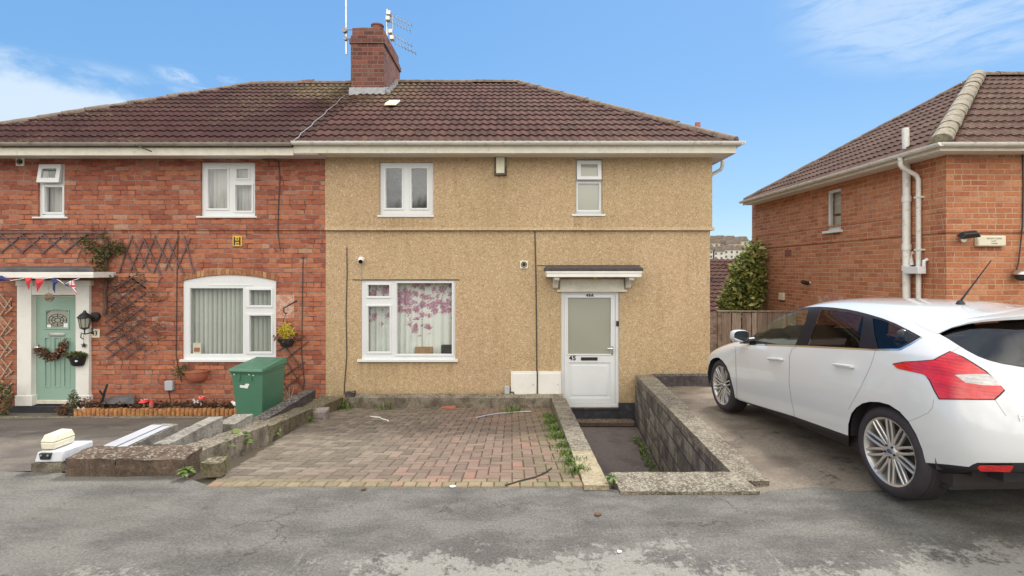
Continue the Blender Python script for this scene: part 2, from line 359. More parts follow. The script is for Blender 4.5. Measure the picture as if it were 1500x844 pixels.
def curtain_mat(name,c,flowers=False,sheer=0):
    t=NT(name); p=t.pos()
    col=c
    if flowers:
        q=t.map(p,(1,0.01,1)); x,_,z=t.sep(p)[0],0,t.sep(p)[2]
        qd=t.n('ShaderNodeVectorMath',operation='ADD'); t.put(qd.inputs[0],q); sv=t.n('ShaderNodeVectorMath',operation='SCALE'); t.put(sv.inputs[0],t.noise(22,4,.7,q,out='Color')); sv.inputs['Scale'].default_value=.20; t.put(qd.inputs[1],sv.outputs[0])
        zz=t.step(z,.15,1.25); cellr=t.sep(t.voro(8,qd.outputs[0],out='Color'))
        keep=t.math('LESS_THAN',cellr[0],t.math('MULTIPLY_ADD',t.math('POWER',zz,1.1),.95,.03))
        rad=t.math('MULTIPLY_ADD',cellr[1],.24,.40)
        f=t.math('MULTIPLY',t.math('SUBTRACT',1,t.step(t.math('SUBTRACT',t.voro(8,qd.outputs[0]),rad),-.06,.08)),keep)
        fc=t.ramp(t.noise(30,4,.7,q),[(.30,(.72,.58,.64)),(.44,(.56,.24,.38)),(.53,(.40,.08,.20)),(.60,(.24,.05,.13)),(.72,(.62,.45,.55))])
        col=t.mix(t.math('MULTIPLY',f,.85),c,fc)
        sp=t.math('MULTIPLY',t.step(t.noise(40,4,.7,q),.60,.66),t.step(z,.2,.9)); col=t.mix(t.math('MULTIPLY',sp,.5),col,(.45,.25,.33))
        lv=t.math('MULTIPLY',t.step(t.noise(13,4,.7,q),.58,.64),t.step(z,1.0,1.3)); col=t.mix(t.math('MULTIPLY',lv,.7),col,(.2,.22,.22))
    t.set('Base Color',col); t.set('Roughness',.9); t.set('Specular IOR Level',.1)
    return t.m
M['curtain']=curtain_mat('flower_print_curtain',(.80,.83,.79),True)
M['net']=curtain_mat('net_curtain',(.62,.60,.58)); M['blind']=curtain_mat('grey_blind_slat',(.60,.63,.58)); M['cream_cloth']=curtain_mat('cream_curtain',(.55,.54,.47))
M['roller']=curtain_mat('olive_roller_blind',(.36,.35,.24))
def street_mat():
    t=NT('worn_asphalt'); p=t.pos(); s=t.sep(p)
    fine=t.noise(60,7,.8); mid=t.noise(6,7,.7); big=t.noise(.8,5,.6); grit=t.noise(190,3,.7)
    tone=t.mix(t.step(t.noise(2.2,7,.68,t.map(p,(.7,1.3,1))),.38,.62),(.096,.090,.082),(.155,.149,.134))
    col=t.mix(t.step(fine,.32,.68),t.mix(1,tone,(.62,.62,.62),'MULTIPLY'),t.mix(1,tone,(1.45,1.45,1.45),'MULTIPLY'))
    # the old surface with its top layer worn through, broken at every edge
    wear=t.math('ADD',t.math('MULTIPLY',t.math('SUBTRACT',1,t.step(t.math('ADD',s[1],t.math('MULTIPLY_ADD',big,1.6,-.8)),2.2,3.7)),.34),t.math('ADD',t.math('MULTIPLY',mid,.36),t.math('MULTIPLY',t.noise(26,8,.85),.46)))
    side=t.math('MULTIPLY',t.step(s[0],-2.0,.2),.08); wear=t.math('ADD',wear,side)
    pm=t.step(wear,.665,.705)
    pale=t.mix(t.step(fine,.3,.7),(.205,.197,.172),(.335,.325,.29)); pale=t.mix(t.math('MULTIPLY',t.step(t.noise(3,4,.6),.5,.7),.3),pale,(.22,.20,.20))
    col=t.mix(t.math('MULTIPLY',pm,.9),col,pale)
    # pale dust swept over the left
    dust=t.math('MULTIPLY',t.math('SUBTRACT',1,t.step(s[0],-3.9,-.8)),t.step(t.noise(1.6,7,.7,t.map(p,(.5,1.5,1),(2,2,0))),.36,.60))
    col=t.mix(t.math('MULTIPLY',dust,.6),col,t.mix(t.step(fine,.3,.7),(.135,.13,.108),(.26,.25,.21)))
    # drag marks and scuffs
    sc=t.noise(7,9,.8,t.map(p,(1.0,.22,1),(0,0,0),(0,0,R(-35))),.4)
    col=t.mix(t.math('MULTIPLY',t.math('MULTIPLY',t.step(sc,.60,.66),t.math('SUBTRACT',1,t.step(s[1],3.0,3.4))),.6),col,(.30,.30,.26))
    # dark stains, oil
    col=t.mix(t.math('MULTIPLY',t.step(t.noise(3.4,8,.78,t.map(p,(1,1,1),(5,1,0))),.585,.63),.65),col,(.070,.062,.058))
    col=t.mix(t.math('MULTIPLY',t.step(t.noise(8,6,.8,t.map(p,(1,1,1),(1,9,0))),.66,.70),.5),col,(.20,.125,.09))
    # hair cracks
    e=t.n('ShaderNodeTexVoronoi',feature='DISTANCE_TO_EDGE'); wv=t.n('ShaderNodeVectorMath',operation='ADD'); t.put(wv.inputs[0],p); sv=t.n('ShaderNodeVectorMath',operation='SCALE'); t.put(sv.inputs[0],t.noise(3,5,.7,out='Color')); sv.inputs['Scale'].default_value=.5; t.put(wv.inputs[1],sv.outputs[0]); t.put(e.inputs['Vector'],wv.outputs[0]); e.inputs['Scale'].default_value=1.1
    ck=t.math('MULTIPLY',t.math('SUBTRACT',1,t.step(e.outputs['Distance'],.002,.009)),t.step(t.noise(1.1,3,.5),.5,.6))
    col=t.mix(t.math('MULTIPLY',ck,.7),col,(.04,.037,.034))
    t.set('Base Color',col); t.set('Roughness',.85); t.set('Specular IOR Level',.3)
    h=t.math('ADD',t.math('ADD',fine,t.math('MULTIPLY',grit,.5)),t.math('MULTIPLY',pm,-.25))
    t.set('Normal',t.bump(h,.9,.007,t.bump(t.math('SUBTRACT',mid,t.math('MULTIPLY',ck,1.5)),.4,.02)))
    return t.m
M['street']=street_mat()
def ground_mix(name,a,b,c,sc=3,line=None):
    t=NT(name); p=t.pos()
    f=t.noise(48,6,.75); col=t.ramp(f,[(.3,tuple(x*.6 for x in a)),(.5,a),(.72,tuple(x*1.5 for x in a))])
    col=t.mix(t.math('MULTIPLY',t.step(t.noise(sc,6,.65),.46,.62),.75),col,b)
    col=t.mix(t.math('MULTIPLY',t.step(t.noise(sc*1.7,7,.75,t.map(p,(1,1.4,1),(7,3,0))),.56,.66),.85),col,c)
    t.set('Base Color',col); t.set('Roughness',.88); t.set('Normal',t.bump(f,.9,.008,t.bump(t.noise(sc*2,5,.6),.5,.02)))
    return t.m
M['tarmac']=ground_mix('old_tarmac',(.145,.125,.10),(.085,.07,.062),(.22,.195,.15),1.4)
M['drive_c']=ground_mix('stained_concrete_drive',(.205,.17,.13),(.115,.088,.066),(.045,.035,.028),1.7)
M['pathfloor']=ground_mix('dark_path_concrete',(.15,.125,.12),(.10,.082,.082),(.20,.18,.15),1.6)
M['earth']=ground_mix('rough_earth',(.10,.08,.05),(.07,.08,.03),(.14,.11,.07),.3)
M['hill']=ground_mix('far_hillside',(.16,.15,.10),(.10,.12,.06),(.22,.19,.15),.06)
def paver_mat():
    t=NT('block_paving'); oc=t.n('ShaderNodeVertexColor'); oc.layer_name='tile'; q=t.sep(oc.outputs[0])
    x=t.sep(t.pos())
    red=t.ramp(q[0],[(0,(.135,.09,.068)),(.4,(.18,.12,.092)),(.8,(.21,.135,.105)),(1,(.26,.13,.095))])
    grey=t.ramp(q[0],[(0,(.115,.095,.07)),(.6,(.165,.135,.10)),(1,(.22,.18,.14))])
    m=t.step(t.math('ADD',t.math('MULTIPLY_ADD',t.noise(.9,4,.6),1.6,-.8),t.math('MULTIPLY',x[0],.55)),-1.1,.2)
    col=t.mix(m,grey,red)
    ed=t.math('SUBTRACT',1,t.step(x[1],3.95,4.12)); col=t.mix(t.math('MULTIPLY',ed,.75),col,t.ramp(q[0],[(0,(.20,.17,.10)),(.7,(.28,.225,.13)),(1,(.28,.17,.11))]))
    col=t.mix(t.math('MULTIPLY',t.step(t.noise(26,6,.75),.45,.7),.5),col,t.mix(1,col,(.55,.55,.5),'MULTIPLY'))
    col=t.mix(t.math('MULTIPLY',t.step(t.noise(6,5,.7),.58,.7),.5),col,(.10,.085,.05))
    mo=t.math('MULTIPLY',t.step(x[0],-.35,.45),t.step(t.noise(8,6,.75),.42,.6)); col=t.mix(t.math('MULTIPLY',mo,.6),col,(.13,.135,.05))
    t.set('Base Color',col); t.set('Roughness',.85); t.set('Normal',t.bump(t.noise(60,5,.7),.6,.006))
    return t.m
M['paver']=paver_mat()
def joint_mat():
    t=NT('mossy_joint'); x=t.sep(t.pos())
    m=t.math('MULTIPLY',t.step(x[0],-.5,.45),t.step(t.noise(5,4,.6),.35,.6))
    t.set('Base Color',t.mix(m,(.06,.048,.03),(.12,.135,.03))); t.set('Roughness',.95); t.set('Normal',t.bump(t.noise(60),.8,.01)); return t.m
M['joint']=joint_mat()
def block_mat():                       # coursed concrete blocks of the retaining wall, damp-stained
    t=NT('stained_blockwork'); u,v=wall_uv(t)
    h=.225; w=.45; row=t.math('FLOOR',t.math('DIVIDE',v,h)); fv=t.math('SUBTRACT',v,t.math('MULTIPLY',row,h))
    uu=t.math('ADD',t.math('ADD',u,50),t.math('MULTIPLY',t.math('MODULO',t.math('ABSOLUTE',row),2),w/2))
    cl=t.math('FLOOR',t.math('DIVIDE',uu,w)); fu=t.math('SUBTRACT',uu,t.math('MULTIPLY',cl,w))
    e=t.math('MINIMUM',t.math('MINIMUM',fu,t.math('SUBTRACT',w,fu)),t.math('MINIMUM',fv,t.math('SUBTRACT',h,fv)))
    inb=t.step(t.math('ADD',e,t.math('MULTIPLY_ADD',t.noise(20),.012,-.006)),.004,.014)
    base=t.ramp(t.white(t.comb(cl,row,1.)),[(0,(.14,.12,.10)),(1,(.29,.25,.20))])
    base=t.mix(t.step(t.noise(40,5,.7),.4,.7),base,t.mix(1,base,(.7,.7,.68),'MULTIPLY'))
    st=t.math('MULTIPLY',t.step(t.noise(2.6,7,.7,t.map(t.pos(),(1,1,1.3)),.8),.43,.58),.78)
    base=t.mix(st,base,(.045,.038,.045))
    t.set('Base Color',t.mix(inb,(.035,.03,.028),base)); t.set('Roughness',.9)
    t.set('Normal',t.bump(t.math('ADD',inb,t.noise(40,5,.7)),.8,.008)); return t.m
M['block']=block_mat()
M['paint']=plain('white_car_paint',(.585,.597,.608),.25,var=.01,scale=1,coat=1.0)
M['car_dark']=plain('car_black_trim',(.020,.018,.022),.45,var=.05)
M['gloss_black']=plain('black_pillar',(.012,.010,.013),.45,var=0,spec=.15)
M['seam']=plain('panel_gap',(.28,.28,.29),.8,var=0)
M['tyre']=plain('tyre',(.030,.024,.030),.7,var=.15,scale=12,bump=.15)
M['alloy']=plain('alloy_wheel',(.62,.60,.57),.32,metal=.75,var=.05,scale=12)
M['brake']=plain('dark_brake',(.05,.045,.04),.6,metal=.3)
M['interior']=plain('car_interior',(.03,.022,.022),.8)
def lamp(name,c,rough=.10):
    t=NT(name); p=t.pos(); z=t.sep(p)[2]; rib=t.math('SINE',t.math('MULTIPLY',z,330.0)); n=t.noise(9,4,.6,t.map(p,(1,1,2.5)))
    k=t.mix(t.step(n,.38,.6),tuple(x*.68 for x in c),c); k=t.mix(t.math('MULTIPLY',t.step(rib,.2,.9),.35),k,tuple(min(1,x*1.15+.02) for x in c)); k=t.mix(t.math('MULTIPLY',t.voro(55,p),.5),k,tuple(x*.5 for x in c))
    t.set('Base Color',k); t.set('Roughness',rough); t.set('Coat Weight',1.); t.set('Coat Roughness',.02)
    t.set('Normal',t.bump(rib,.15,.003)); return t.m
M['lamp_red']=lamp('red_lens',(.66,.008,.008)); M['lamp_clear']=lamp('clear_lens',(.62,.58,.55))
# ------------------------------------------------------------------ building parts
def tiled(name, mat, parent, O, U, V, xl, xr, rows, g, per=.15, amp=.019, lip=.028, seed=1, mat_i=None):
    O,U,V=Vector(O),Vector(U).normalized(),Vector(V).normalized(); N=U.cross(V).normalized()
    if N.z<0: N=-N
    rnd=random.Random(seed); mb=MB(); cols=[]
    def prof(u):
        t=(u/per)%1.0
        return amp*(math.sin(math.pi*min(t/.62,1))**1.0 if t<.62 else -.25*math.sin(math.pi*(t-.62)/.38))
    for r in range(rows):
        v0,v1=r*g,(r+1)*g+.02
        a0,b0,a1,b1=xl(v0),xr(v0),xl(v1),xr(v1)
        lo,hi=min(a0,a1),max(b0,b1)
        us=[]; u=math.floor(lo/per)*per
        while u<hi+per: us.append(u); u+=per/8
        slip=rnd.uniform(-.006,.006); row=[]
        tc={}
        for u in us:
            jt=math.floor(u/(2*per)+.001); 
            if jt not in tc: tc[jt]=(rnd.random(),rnd.uniform(-.009,.009))
            du=tc[jt][1]; h=prof(u)
            ub=min(max(u,a0),b0); ut=min(max(u,a1),b1)
            pb=O+U*ub+V*(v0+slip+du)+N*(lip+h); pt=O+U*ut+V*v1+N*(.004+h*.9)
            pl=pb-N*(lip*.95)
            row.append((mb.V(pl),mb.V(pb),mb.V(pt),tc[jt][0],ub,ut))
        for A,B in zip(row,row[1:]):
            if B[4]-A[4]<1e-5 and B[5]-A[5]<1e-5: continue
            mb.fi([A[1],B[1],B[2],A[2]]); cols.append(A[3])
            if B[4]-A[4]>1e-5: mb.fi([A[0],B[0],B[1],A[1]]); cols.append(A[3]*.6)
    o=mb.build(name,mat,parent,fix=False)
    ca=o.data.color_attributes.new('tile','FLOAT_COLOR','CORNER')
    for p,c in zip(o.data.polygons,cols):
        for li in p.loop_indices: ca.data[li].color=(c,c,c,1)
    o.data.polygons.foreach_set('use_smooth',[True]*len(cols)); o.data.set_sharp_from_angle(angle=R(35))
    # face outwards
    bm=bmesh.new(); bm.from_mesh(o.data); s=sum((f.normal.dot(N)) for f in bm.faces)
    if s<0: bmesh.ops.reverse_faces(bm,faces=bm.faces)
    bm.to_mesh(o.data); bm.free()
    return o
def ridge_run(name, mat, parent, A, B, r=.11, step=.42, seed=3):
    A,B=Vector(A),Vector(B); d=(B-A); L=d.length; d.normalize(); rnd=random.Random(seed)
    side=d.cross(Vector((0,0,1))).normalized(); up=side.cross(d).normalized(); mb=MB(); n=int(L/step)+1
    for i in range(n):
        s0=A+d*(i*L/n); s1=A+d*((i+1)*L/n+.015); j=rnd.uniform(-.008,.008); ra=r*rnd.uniform(.97,1.05); rb=ra*.93
        rings=[]
        for p,rr in ((s0,ra),(s1,rb)):
            rings.append([mb.V(p+side*(math.cos(t)*rr)+up*(math.sin(t)*rr*.9-.03+j)) for t in [math.pi*k/8 for k in range(9)]])
        for k in range(8): mb.fi([rings[0][k],rings[0][k+1],rings[1][k+1],rings[1][k]])
        c=mb.V(s0-up*.03); 
        for k in range(8): mb.fi([c,rings[0][k+1],rings[0][k]])
    return mb.build(name,mat,parent,smooth=True,angle=45)
def gutter(name, mat, parent, A, B, r=.058, out=Vector((0,-1,0)), bracket=True):
    A,B=Vector(A),Vector(B); mb=MB(); d=(B-A).normalized()
    ts=[math.pi*k/8 for k in range(9)]
    pr=[(out*(math.cos(t)*r),-math.sin(t)*r) for t in ts]+[(out*(math.cos(t)*(r-.008)),-math.sin(t)*(r-.008)) for t in ts[::-1]]
    ra=[mb.V(A+o+Vector((0,0,z))) for o,z in pr]; rb=[mb.V(B+o+Vector((0,0,z))) for o,z in pr]; n=len(pr)
    for k in range(n): mb.fi([ra[k],ra[(k+1)%n],rb[(k+1)%n],rb[k]])
    ca=[k for k in range(9)]
    mb.fi([ra[k] for k in ca]); mb.fi([rb[k] for k in ca][::-1])
    if bracket:
        L=(B-A).length; m=int(L/.95)
        for i in range(1,m):
            p=A+d*(L*i/m)
            q=[(out*(math.cos(t)*(r+.007)),-math.sin(t)*(r+.007)) for t in ts]
            x0=[mb.V(p-d*.014+o+Vector((0,0,z))) for o,z in q]; x1=[mb.V(p+d*.014+o+Vector((0,0,z))) for o,z in q]
            for k in range(8): mb.fi([x0[k],x0[k+1],x1[k+1],x1[k]])
    return mb.build(name,mat,parent,smooth=True,angle=35)
def pleats(name, mat, parent, x0,x1,z0,z1,y,amp=.03,per=.11,seed=1,top=1.0):
    rnd=random.Random(seed); mb=MB(); n=int((x1-x0)/.012)+2; cols=[]; ph=rnd.uniform(0,6); rows=8
    for i in range(n+1):
        x=x0+(x1-x0)*i/n; ph+= (x1-x0)/n/per*6.283*rnd.uniform(.6,1.4)
        cols.append([mb.V((x+.01*math.cos(ph)*(1-j/rows), y+amp*math.sin(ph)*(1-.5*j/rows*top), z0+(z1-z0)*j/rows)) for j in range(rows+1)])
    for A,B in zip(cols,cols[1:]):
        for j in range(rows): mb.fi([A[j],B[j],B[j+1],A[j+1]])
    return mb.build(name,mat,parent,smooth=True,angle=0,fix=False)
def blinds(name,mat,parent,x0,x1,z0,z1,y,w=.089,step=.078,ang=38,seed=1):
    rnd=random.Random(seed); mb=MB(); x=x0+.02
    while x<x1:
        a=R(ang+rnd.uniform(-7,7)); c=math.cos(a)*w/2; s=math.sin(a)*w/2
        sw=rnd.uniform(-.006,.006)
        for k in range(4):      # a slat bows a little across its width
            t0,t1=-1+k*.5,-.5+k*.5
            def q(t,z): b=.006*(1-t*t); return (x+c*t+(sw if z==z0 else 0), y+s*t-b, z)
            mb.face([q(t0,z0),q(t1,z0),q(t1,z1),q(t0,z1)])
        x+=step*rnd.uniform(.97,1.03)
    return mb.build(name,mat,parent,fix=False)
def pane(parent,x0,x1,z0,z1,y,mat=None,name='pane'):
    mb=MB(); mb.face([(x0,y,z0),(x1,y,z0),(x1,y,z1),(x0,y,z1)])
    return mb.build(name,mat or M['glass'],parent,fix=False)
def prect(q,y=FY): return (X(q[0],y),X(q[1],y),Z(q[3],y),Z(q[2],y))   # px (x0,x1,ytop,ybot) -> x0,x1,z0,z1
def window(parent, outer, glasses, sill=None, y=FY, sash=.032, mat='upvc', glassm=None, skip_sash=()):
    yf=y+.02
    x0,x1,z0,z1=prect(outer,y); G=[prect(g,y) for g in glasses]
    mb=MB(); mb.panel(x0,x1,z0,z1,yf,yf+.07,G)
    for i,g in enumerate(G):
        if i in skip_sash: continue
        a,b,c,d=g; s=sash
        mb.panel(a-s,b+s,c-s,d+s,yf-.014,yf+.002,[g])
        mb.panel(a-.001,b+.001,c-.001,d+.001,yf+.012,yf+.03,[(a+.007,b-.007,c+.007,d-.007)])
    w=mb.build('window',M[mat],parent,bevel=.004)
    for i,g in enumerate(G):
        if i in skip_sash: continue
        pane(w,g[0],g[1],g[2],g[3],yf+.02,glassm or M['glass'])
    if sill:
        s=prect(sill,y-.05); m2=MB(); m2.box(s[0],s[1],y-.05,yf+.04,s[2],s[3]); m2.build('sill',M[mat],w,bevel=.004)
    return w,G
def opener(w, q, glass, y=FY, ang=9, mat='upvc', gm=None):    # top-hung vent pushed open
    x0,x1,z0,z1=prect(q,y); g=prect(glass,y)
    h=z1; mb=MB(); n0=len(mb.v)
    mb.panel(x0,x1,z0,z1,y-.03,y+.02,[g])
    Mx=Matrix.Translation((0,y,h))@Matrix.Rotation(R(-ang),4,'X')@Matrix.Translation((0,-y,-h))
    mb.v=[tuple(Mx@Vector(v)) for v in mb.v]
    o=mb.build('opening_vent',M[mat],w,bevel=.004)
    p=MB(); p.face([tuple(Mx@Vector(v)) for v in ((g[0],y-.01,g[2]),(g[1],y-.01,g[2]),(g[1],y-.01,g[3]),(g[0],y-.01,g[3]))])
    p.build('pane',gm or M['glass'],w,fix=False)
    return o
def cable(parent, pts, r=.008, y=FY, name='cable', mat='cable'):
    mb=MB(); mb.tube([P(a,b,y-.012) for a,b in pts],r,6); return mb.build(name,M[mat],parent,smooth=True)

# ------------------------------------------------------------------ the pebbledashed house (number 45)
PX=-3.41; RX=3.625; BY=16.75; EZ=3.9; EY=8.85; SL=.617
ang=math.atan(SL); Vs=(0,math.cos(ang),math.sin(ang)); LEN=4.15/math.cos(ang)
H=thing('semi_detached_house','tan pebbledash house number 45 with white front door and flower print curtains','house',(.1,FY,-.87),'pair of semi-detached houses')
mb=MB()
up_holes=[prect((556.5,635,238,315)),prect((843,882,234,314))]
lo_holes=[prect((529,667,410.7,529)),prect((822,907,427,597))]
zs=Z(338)
mb.panel(PX,RX,-1.3,zs,FY,FY+.28,lo_holes)
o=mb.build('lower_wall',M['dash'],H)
mb=MB(); mb.panel(PX,RX+.03,zs+.06,3.86,FY-.03,FY+.26,up_holes)
# bell-cast drip at the foot of the upper render
mb.prism([(FY-.03,zs+.06),(FY-.06,zs+.004),(FY+.2,zs+.004),(FY+.2,zs+.06)],PX,RX+.065,'x')
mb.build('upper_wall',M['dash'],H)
mb=MB(); mb.box(RX-.26,RX,FY+.28,BY,-1.3,zs); mb.box(RX-.26,RX+.03,FY+.26,BY,zs+.004,3.86); mb.box(PX,RX-.26,BY-.25,BY,-1.3,3.86)
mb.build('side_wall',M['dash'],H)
mb=MB(); mb.box(PX,PX+.1,FY+.3,BY-.26,-1.3,3.85); mb.build('party_wall',M['dark_in'],H)
mb=MB(); mb.box(PX+.11,RX-.27,FY+.29,BY-.27,1.5,1.6); mb.build('upper_floor',M['dark_in'],H)
mb=MB(); mb.box(PX,3.9,EY+.02,FY-.03,3.705,3.72); mb.box(RX+.035,3.9,FY-.03,BY+.2,3.705,3.72); mb.build('soffit',M['white_wood'],H)
mb=MB(); mb.box(PX-.42,3.93,EY+.0,EY+.02,3.70,3.86); mb.box(3.905,3.93,EY+.02,BY+.25,3.70,3.86); mb.build('fascia',M['cream'],H,bevel=.003)
g=gutter('gutter',M['gutter_w'],H,(PX-.42,EY-.065,3.885),(4.03,EY-.065,3.885))
gutter('side_gutter',M['gutter_w'],H,(3.995,EY-.1,3.885),(3.995,BY+.3,3.885),out=Vector((1,0,0)))
rf=tiled('roof',M['roof_c'],H,(0,EY-.03,EZ-.02),(1,0,0),Vs,lambda v:-3.6,lambda v:3.95-v/LEN*3.77,14,LEN/14,seed=4)
tiled('side_roof',M['roof_c'],H,(3.95+.02,0,EZ-.02),(0,1,0),Vector((-3.77,0,2.56)).normalized(),lambda v:EY+v/4.556*4.15,lambda v:17.15-v/4.556*4.15,13,4.556/13,seed=5)
mb=MB(); mb.face([(-3.6,17.15,EZ),(3.95,17.15,EZ),(.18,13,6.46),(-3.6,13,6.46)]); mb.build('rear_roof',M['roof_c'],H,fix=False)
ridge_run('ridge_tiles',M['ridge'],rf,(-3.0,13,6.47),(.18,13,6.47),.12)
ridge_run('hip_tiles',M['ridge'],rf,(3.93,8.87,3.93),(.18,13,6.47),.11,seed=8)
ridge_run('hip_tiles',M['ridge'],rf,(3.93,17.1,3.93),(.18,13,6.47),.11,seed=9)
mb=MB()     # pale replacement vent tile
v=Vector((0,math.cos(ang),math.sin(ang))); 
def roofpt(x,yy,dz=0): return Vector((x,yy,EZ-.02+(yy-EY)*SL+dz))
c=roofpt((575-750)/F*10.9,10.9,.05)
mb.hexa([c+Vector(q) for q in ((-.16,-.12,-.03),(.11,-.12,-.03),(.14,.14,.13),(-.09,.14,.13),(-.14,-.10,.03),(.10,-.10,.03),(.14,.12,.17),(-.09,.12,.17))])
mb.build('roof_vent',M['cream_pl'],rf,bevel=.012)
mb=MB(); mb.tube([(3.18,10.6-.8,4.3),(3.18,10.6-.8,5.0)],.055,10); sv=mb
cpos=P(1022,180,9.75)
mb=MB(); mb.tube([(cpos.x,9.75,4.2),(cpos.x,9.75,cpos.z)],.05,12); mb.build('vent_pipe',M['terracotta'],H,smooth=True)
# swan-neck pipe at the corner
mb=MB(); mb.tube([(3.98,9.55,3.85),(3.98,9.55,3.62),(3.95,9.57,3.55),(3.72,9.75,3.42),(3.70,9.78,3.3),(3.70,9.78,-.9)],.034,10); mb.build('downpipe',M['gutter_w'],H,smooth=True)
# chimney
CH=Vector((-3.41,12.7,0))
mb=MB(); mb.box(-3.80,-3.02,11.9,13.62,5.6,Z(52,11.9)); mb.box(-3.775,-3.045,11.93,13.59,Z(52,11.9),Z(40,11.9)); mb.box(-3.83,-2.99,11.87,13.65,Z(64,11.9),Z(57,11.9))
ch=mb.build('chimney',M['brick_c'],rf,bevel=.008)
mb=MB(); mb.hexa([(-3.84,11.84,5.62),(-2.98,11.84,5.62),(-2.98,13.7,6.3),(-3.84,13.7,6.3),(-3.83,11.87,Z(129,11.9)),(-2.99,11.87,Z(129,11.9)),(-2.99,13.66,6.62),(-3.83,13.66,6.62)])
for i in range(5): mb.box(-2.985,-2.90-.0*i,11.95+i*.2,12.1+i*.2,5.80+i*.125,5.93+i*.125)
mb.build('flashing',M['lead'],ch,bevel=.006)
mb=MB()
for (px_,r_,h_) in ((553,.125,.16),(553,.125,.12)):
    pass
pc=Vector((X(553,12.3),12.3,Z(42,12.3)))
mb.lathe([(.15,-.1),(.145,.0),(.14,.03),(.155,.04),(.155,.075),(.12,.075),(.12,.0)],Matrix.Translation(pc),20); mb.build('chimney_pot',M['brick_c'],ch,smooth=True)
mb=MB(); mb.box(-3.70,-3.30,12.0,13.4,Z(40,11.9)-.01,Z(40,11.9)+.05); mb.build('mortar_cap',M['conc'],ch,bevel=.02)
# cable lying on the roof
mb=MB(); pts=[]
for i in range(13):
    t=i/12; px_=430+75*t; py_=206-66*t
    y_=EY+.05
    # meet the roof plane
    k=(CZ-EZ+.02+ SL*EY-.06)/(((py_-HY)/F)+SL)
    pts.append(Vector(((px_-750)/F*k+.02*math.sin(i*2.1),k,CZ-(py_-HY)/F*k+.0)))
mb.tube(pts,.0055,6); mb.build('roof_cable',M['lead'],rf,smooth=True)
# windows of 45
w,G=window(H,(556.5,635,238,315),[(564.6,588.5,246.7,305),(602.5,625.5,246.7,305)],(552.5,635.5,315,318))
w,G=window(H,(843,882,234,313),[(850,875,241,259),(846.5,878,269,308)],(838,887,313.5,316.5),skip_sash=(0,),glassm=M['frost'])
opener(w,(844.5,880.5,236,264.5),(850.5,875,241.5,259.5),ang=7,gm=M['frost'])
mb=MB(); q=prect((846,879,270,308)); mb.face([(q[0],FY+.16,q[2]),(q[1],FY+.16,q[2]),(q[1],FY+.16,q[3]),(q[0],FY+.16,q[3])]); mb.build('roller_blind',M['roller'],w,fix=False)
w,G=window(H,(529,667,410.7,529),[(538.4,570,417.5,434.6),(538.7,570.6,449,516),(581,662,414.7,519.4)],(522.8,670.7,527,530.5))
q=prect((534,664,412,524))
pleats('curtain',M['curtain'],w,q[0],X(618),q[2],q[3],FY+.24,.035,.12,seed=3)
pleats('curtain',M['curtain'],w,X(616),q[1],q[2],q[3],FY+.25,.028,.17,seed=6)
mb=MB(); b=prect((606,632,510,521)); mb.box(b[0],b[1],FY+.11,FY+.19,b[2],b[3]); tag(mb.build('cardboard_box',M['cardboard'],None,bevel=.004),'small brown cardboard box standing on the inner sill below the flower print curtain','box')
mb=MB(); b=prect((645,663,507,521)); mb.box(b[0],b[1],FY+.11,FY+.19,b[2],b[3]); tag(mb.build('storage_box',M['rubber'],None,bevel=.006),'small black box on the inner sill, in the bottom right corner of the curtained window','box')
mb=MB(); mb.box(X(517),X(673),FY-.012,FY+.01,Z(410.4),Z(409.2)); mb.build('lintel_edge',M['conc_brown'],H)
# door
x0,x1,z0,z1=prect((822,907,427,597)); yf=FY+.03
L=prect((826.5,902,431,593)); g=prect((832.5,895.3,436.5,519.5)); pn=prect((834,894.5,532,584))
mb=MB(); mb.panel(x0,x1,z0,z1,yf,yf+.07,[(L[0],L[1],L[2],L[3])]); fr=mb
D=None
mb=MB(); mb.panel(L[0]+.004,L[1]-.004,L[2]+.004,L[3]-.004,yf+.012,yf+.06,[g,pn]); mb.panel(pn[0],pn[1],pn[2],pn[3],yf+.028,yf+.05)
mb.panel(pn[0]+.05,pn[1]-.05,pn[2]+.05,pn[3]-.05,yf+.02,yf+.03); mb.panel(g[0]-.022,g[1]+.022,g[2]-.022,g[3]+.022,yf+.002,yf+.014,[g])
D=mb.build('door',M['upvc'],H,bevel=.004)
fr.build('door_frame',M['upvc'],D,bevel=.004)
pane(D,g[0],g[1],g[2],g[3],yf+.03,M['frost'],'glass')
lb=prect((851.5,875.8,524,528.6)); mb=MB(); mb.box(lb[0],lb[1],yf+.002,yf+.014,lb[2],lb[3]); mb.build('letterbox',M['car_dark'],D,bevel=.003)
mb=MB(); a=prect((895.5,898.5,508,520)); mb.box(a[0],a[1],yf-.004,yf+.014,a[2],a[3]); mb.tube([(X(897),yf-.004,Z(511)),(X(897),yf-.05,Z(511)),(X(889.5),yf-.055,Z(510.3))],.011,8); mb.tube([(X(897),yf-.006,Z(517)),(X(897),yf-.012,Z(517))],.012,8); mb.build('handle',M['chrome'],D,smooth=True)
text_mesh('45',.115,at(X(839),yf+.008,Z(525.3)),M['black'],'door_number',D,.002,.004,1.15)
text_mesh('45A',.068,at(X(864.5),yf-.003,Z(432.9)),M['black'],'flat_number',D,.002,.003,1.3)
b=prect((903,907,470.5,478)); mb=MB(); mb.box(b[0],b[1],yf-.022,yf,b[2],b[3]); mb.tube([(X(905),yf-.022,Z(473)),(X(905),yf-.026,Z(473))],.012,10); mb.build('doorbell',M['black'],D,bevel=.004)
mb=MB(); mb.box(x0-.01,RX-.6,FY-.015,FY+.02,-1.2,Z(597.4)); mb.box(x0,x1,FY-.03,FY+.1,Z(600),Z(597.2)); mb.build('threshold',M['plinth'],H,bevel=.004)
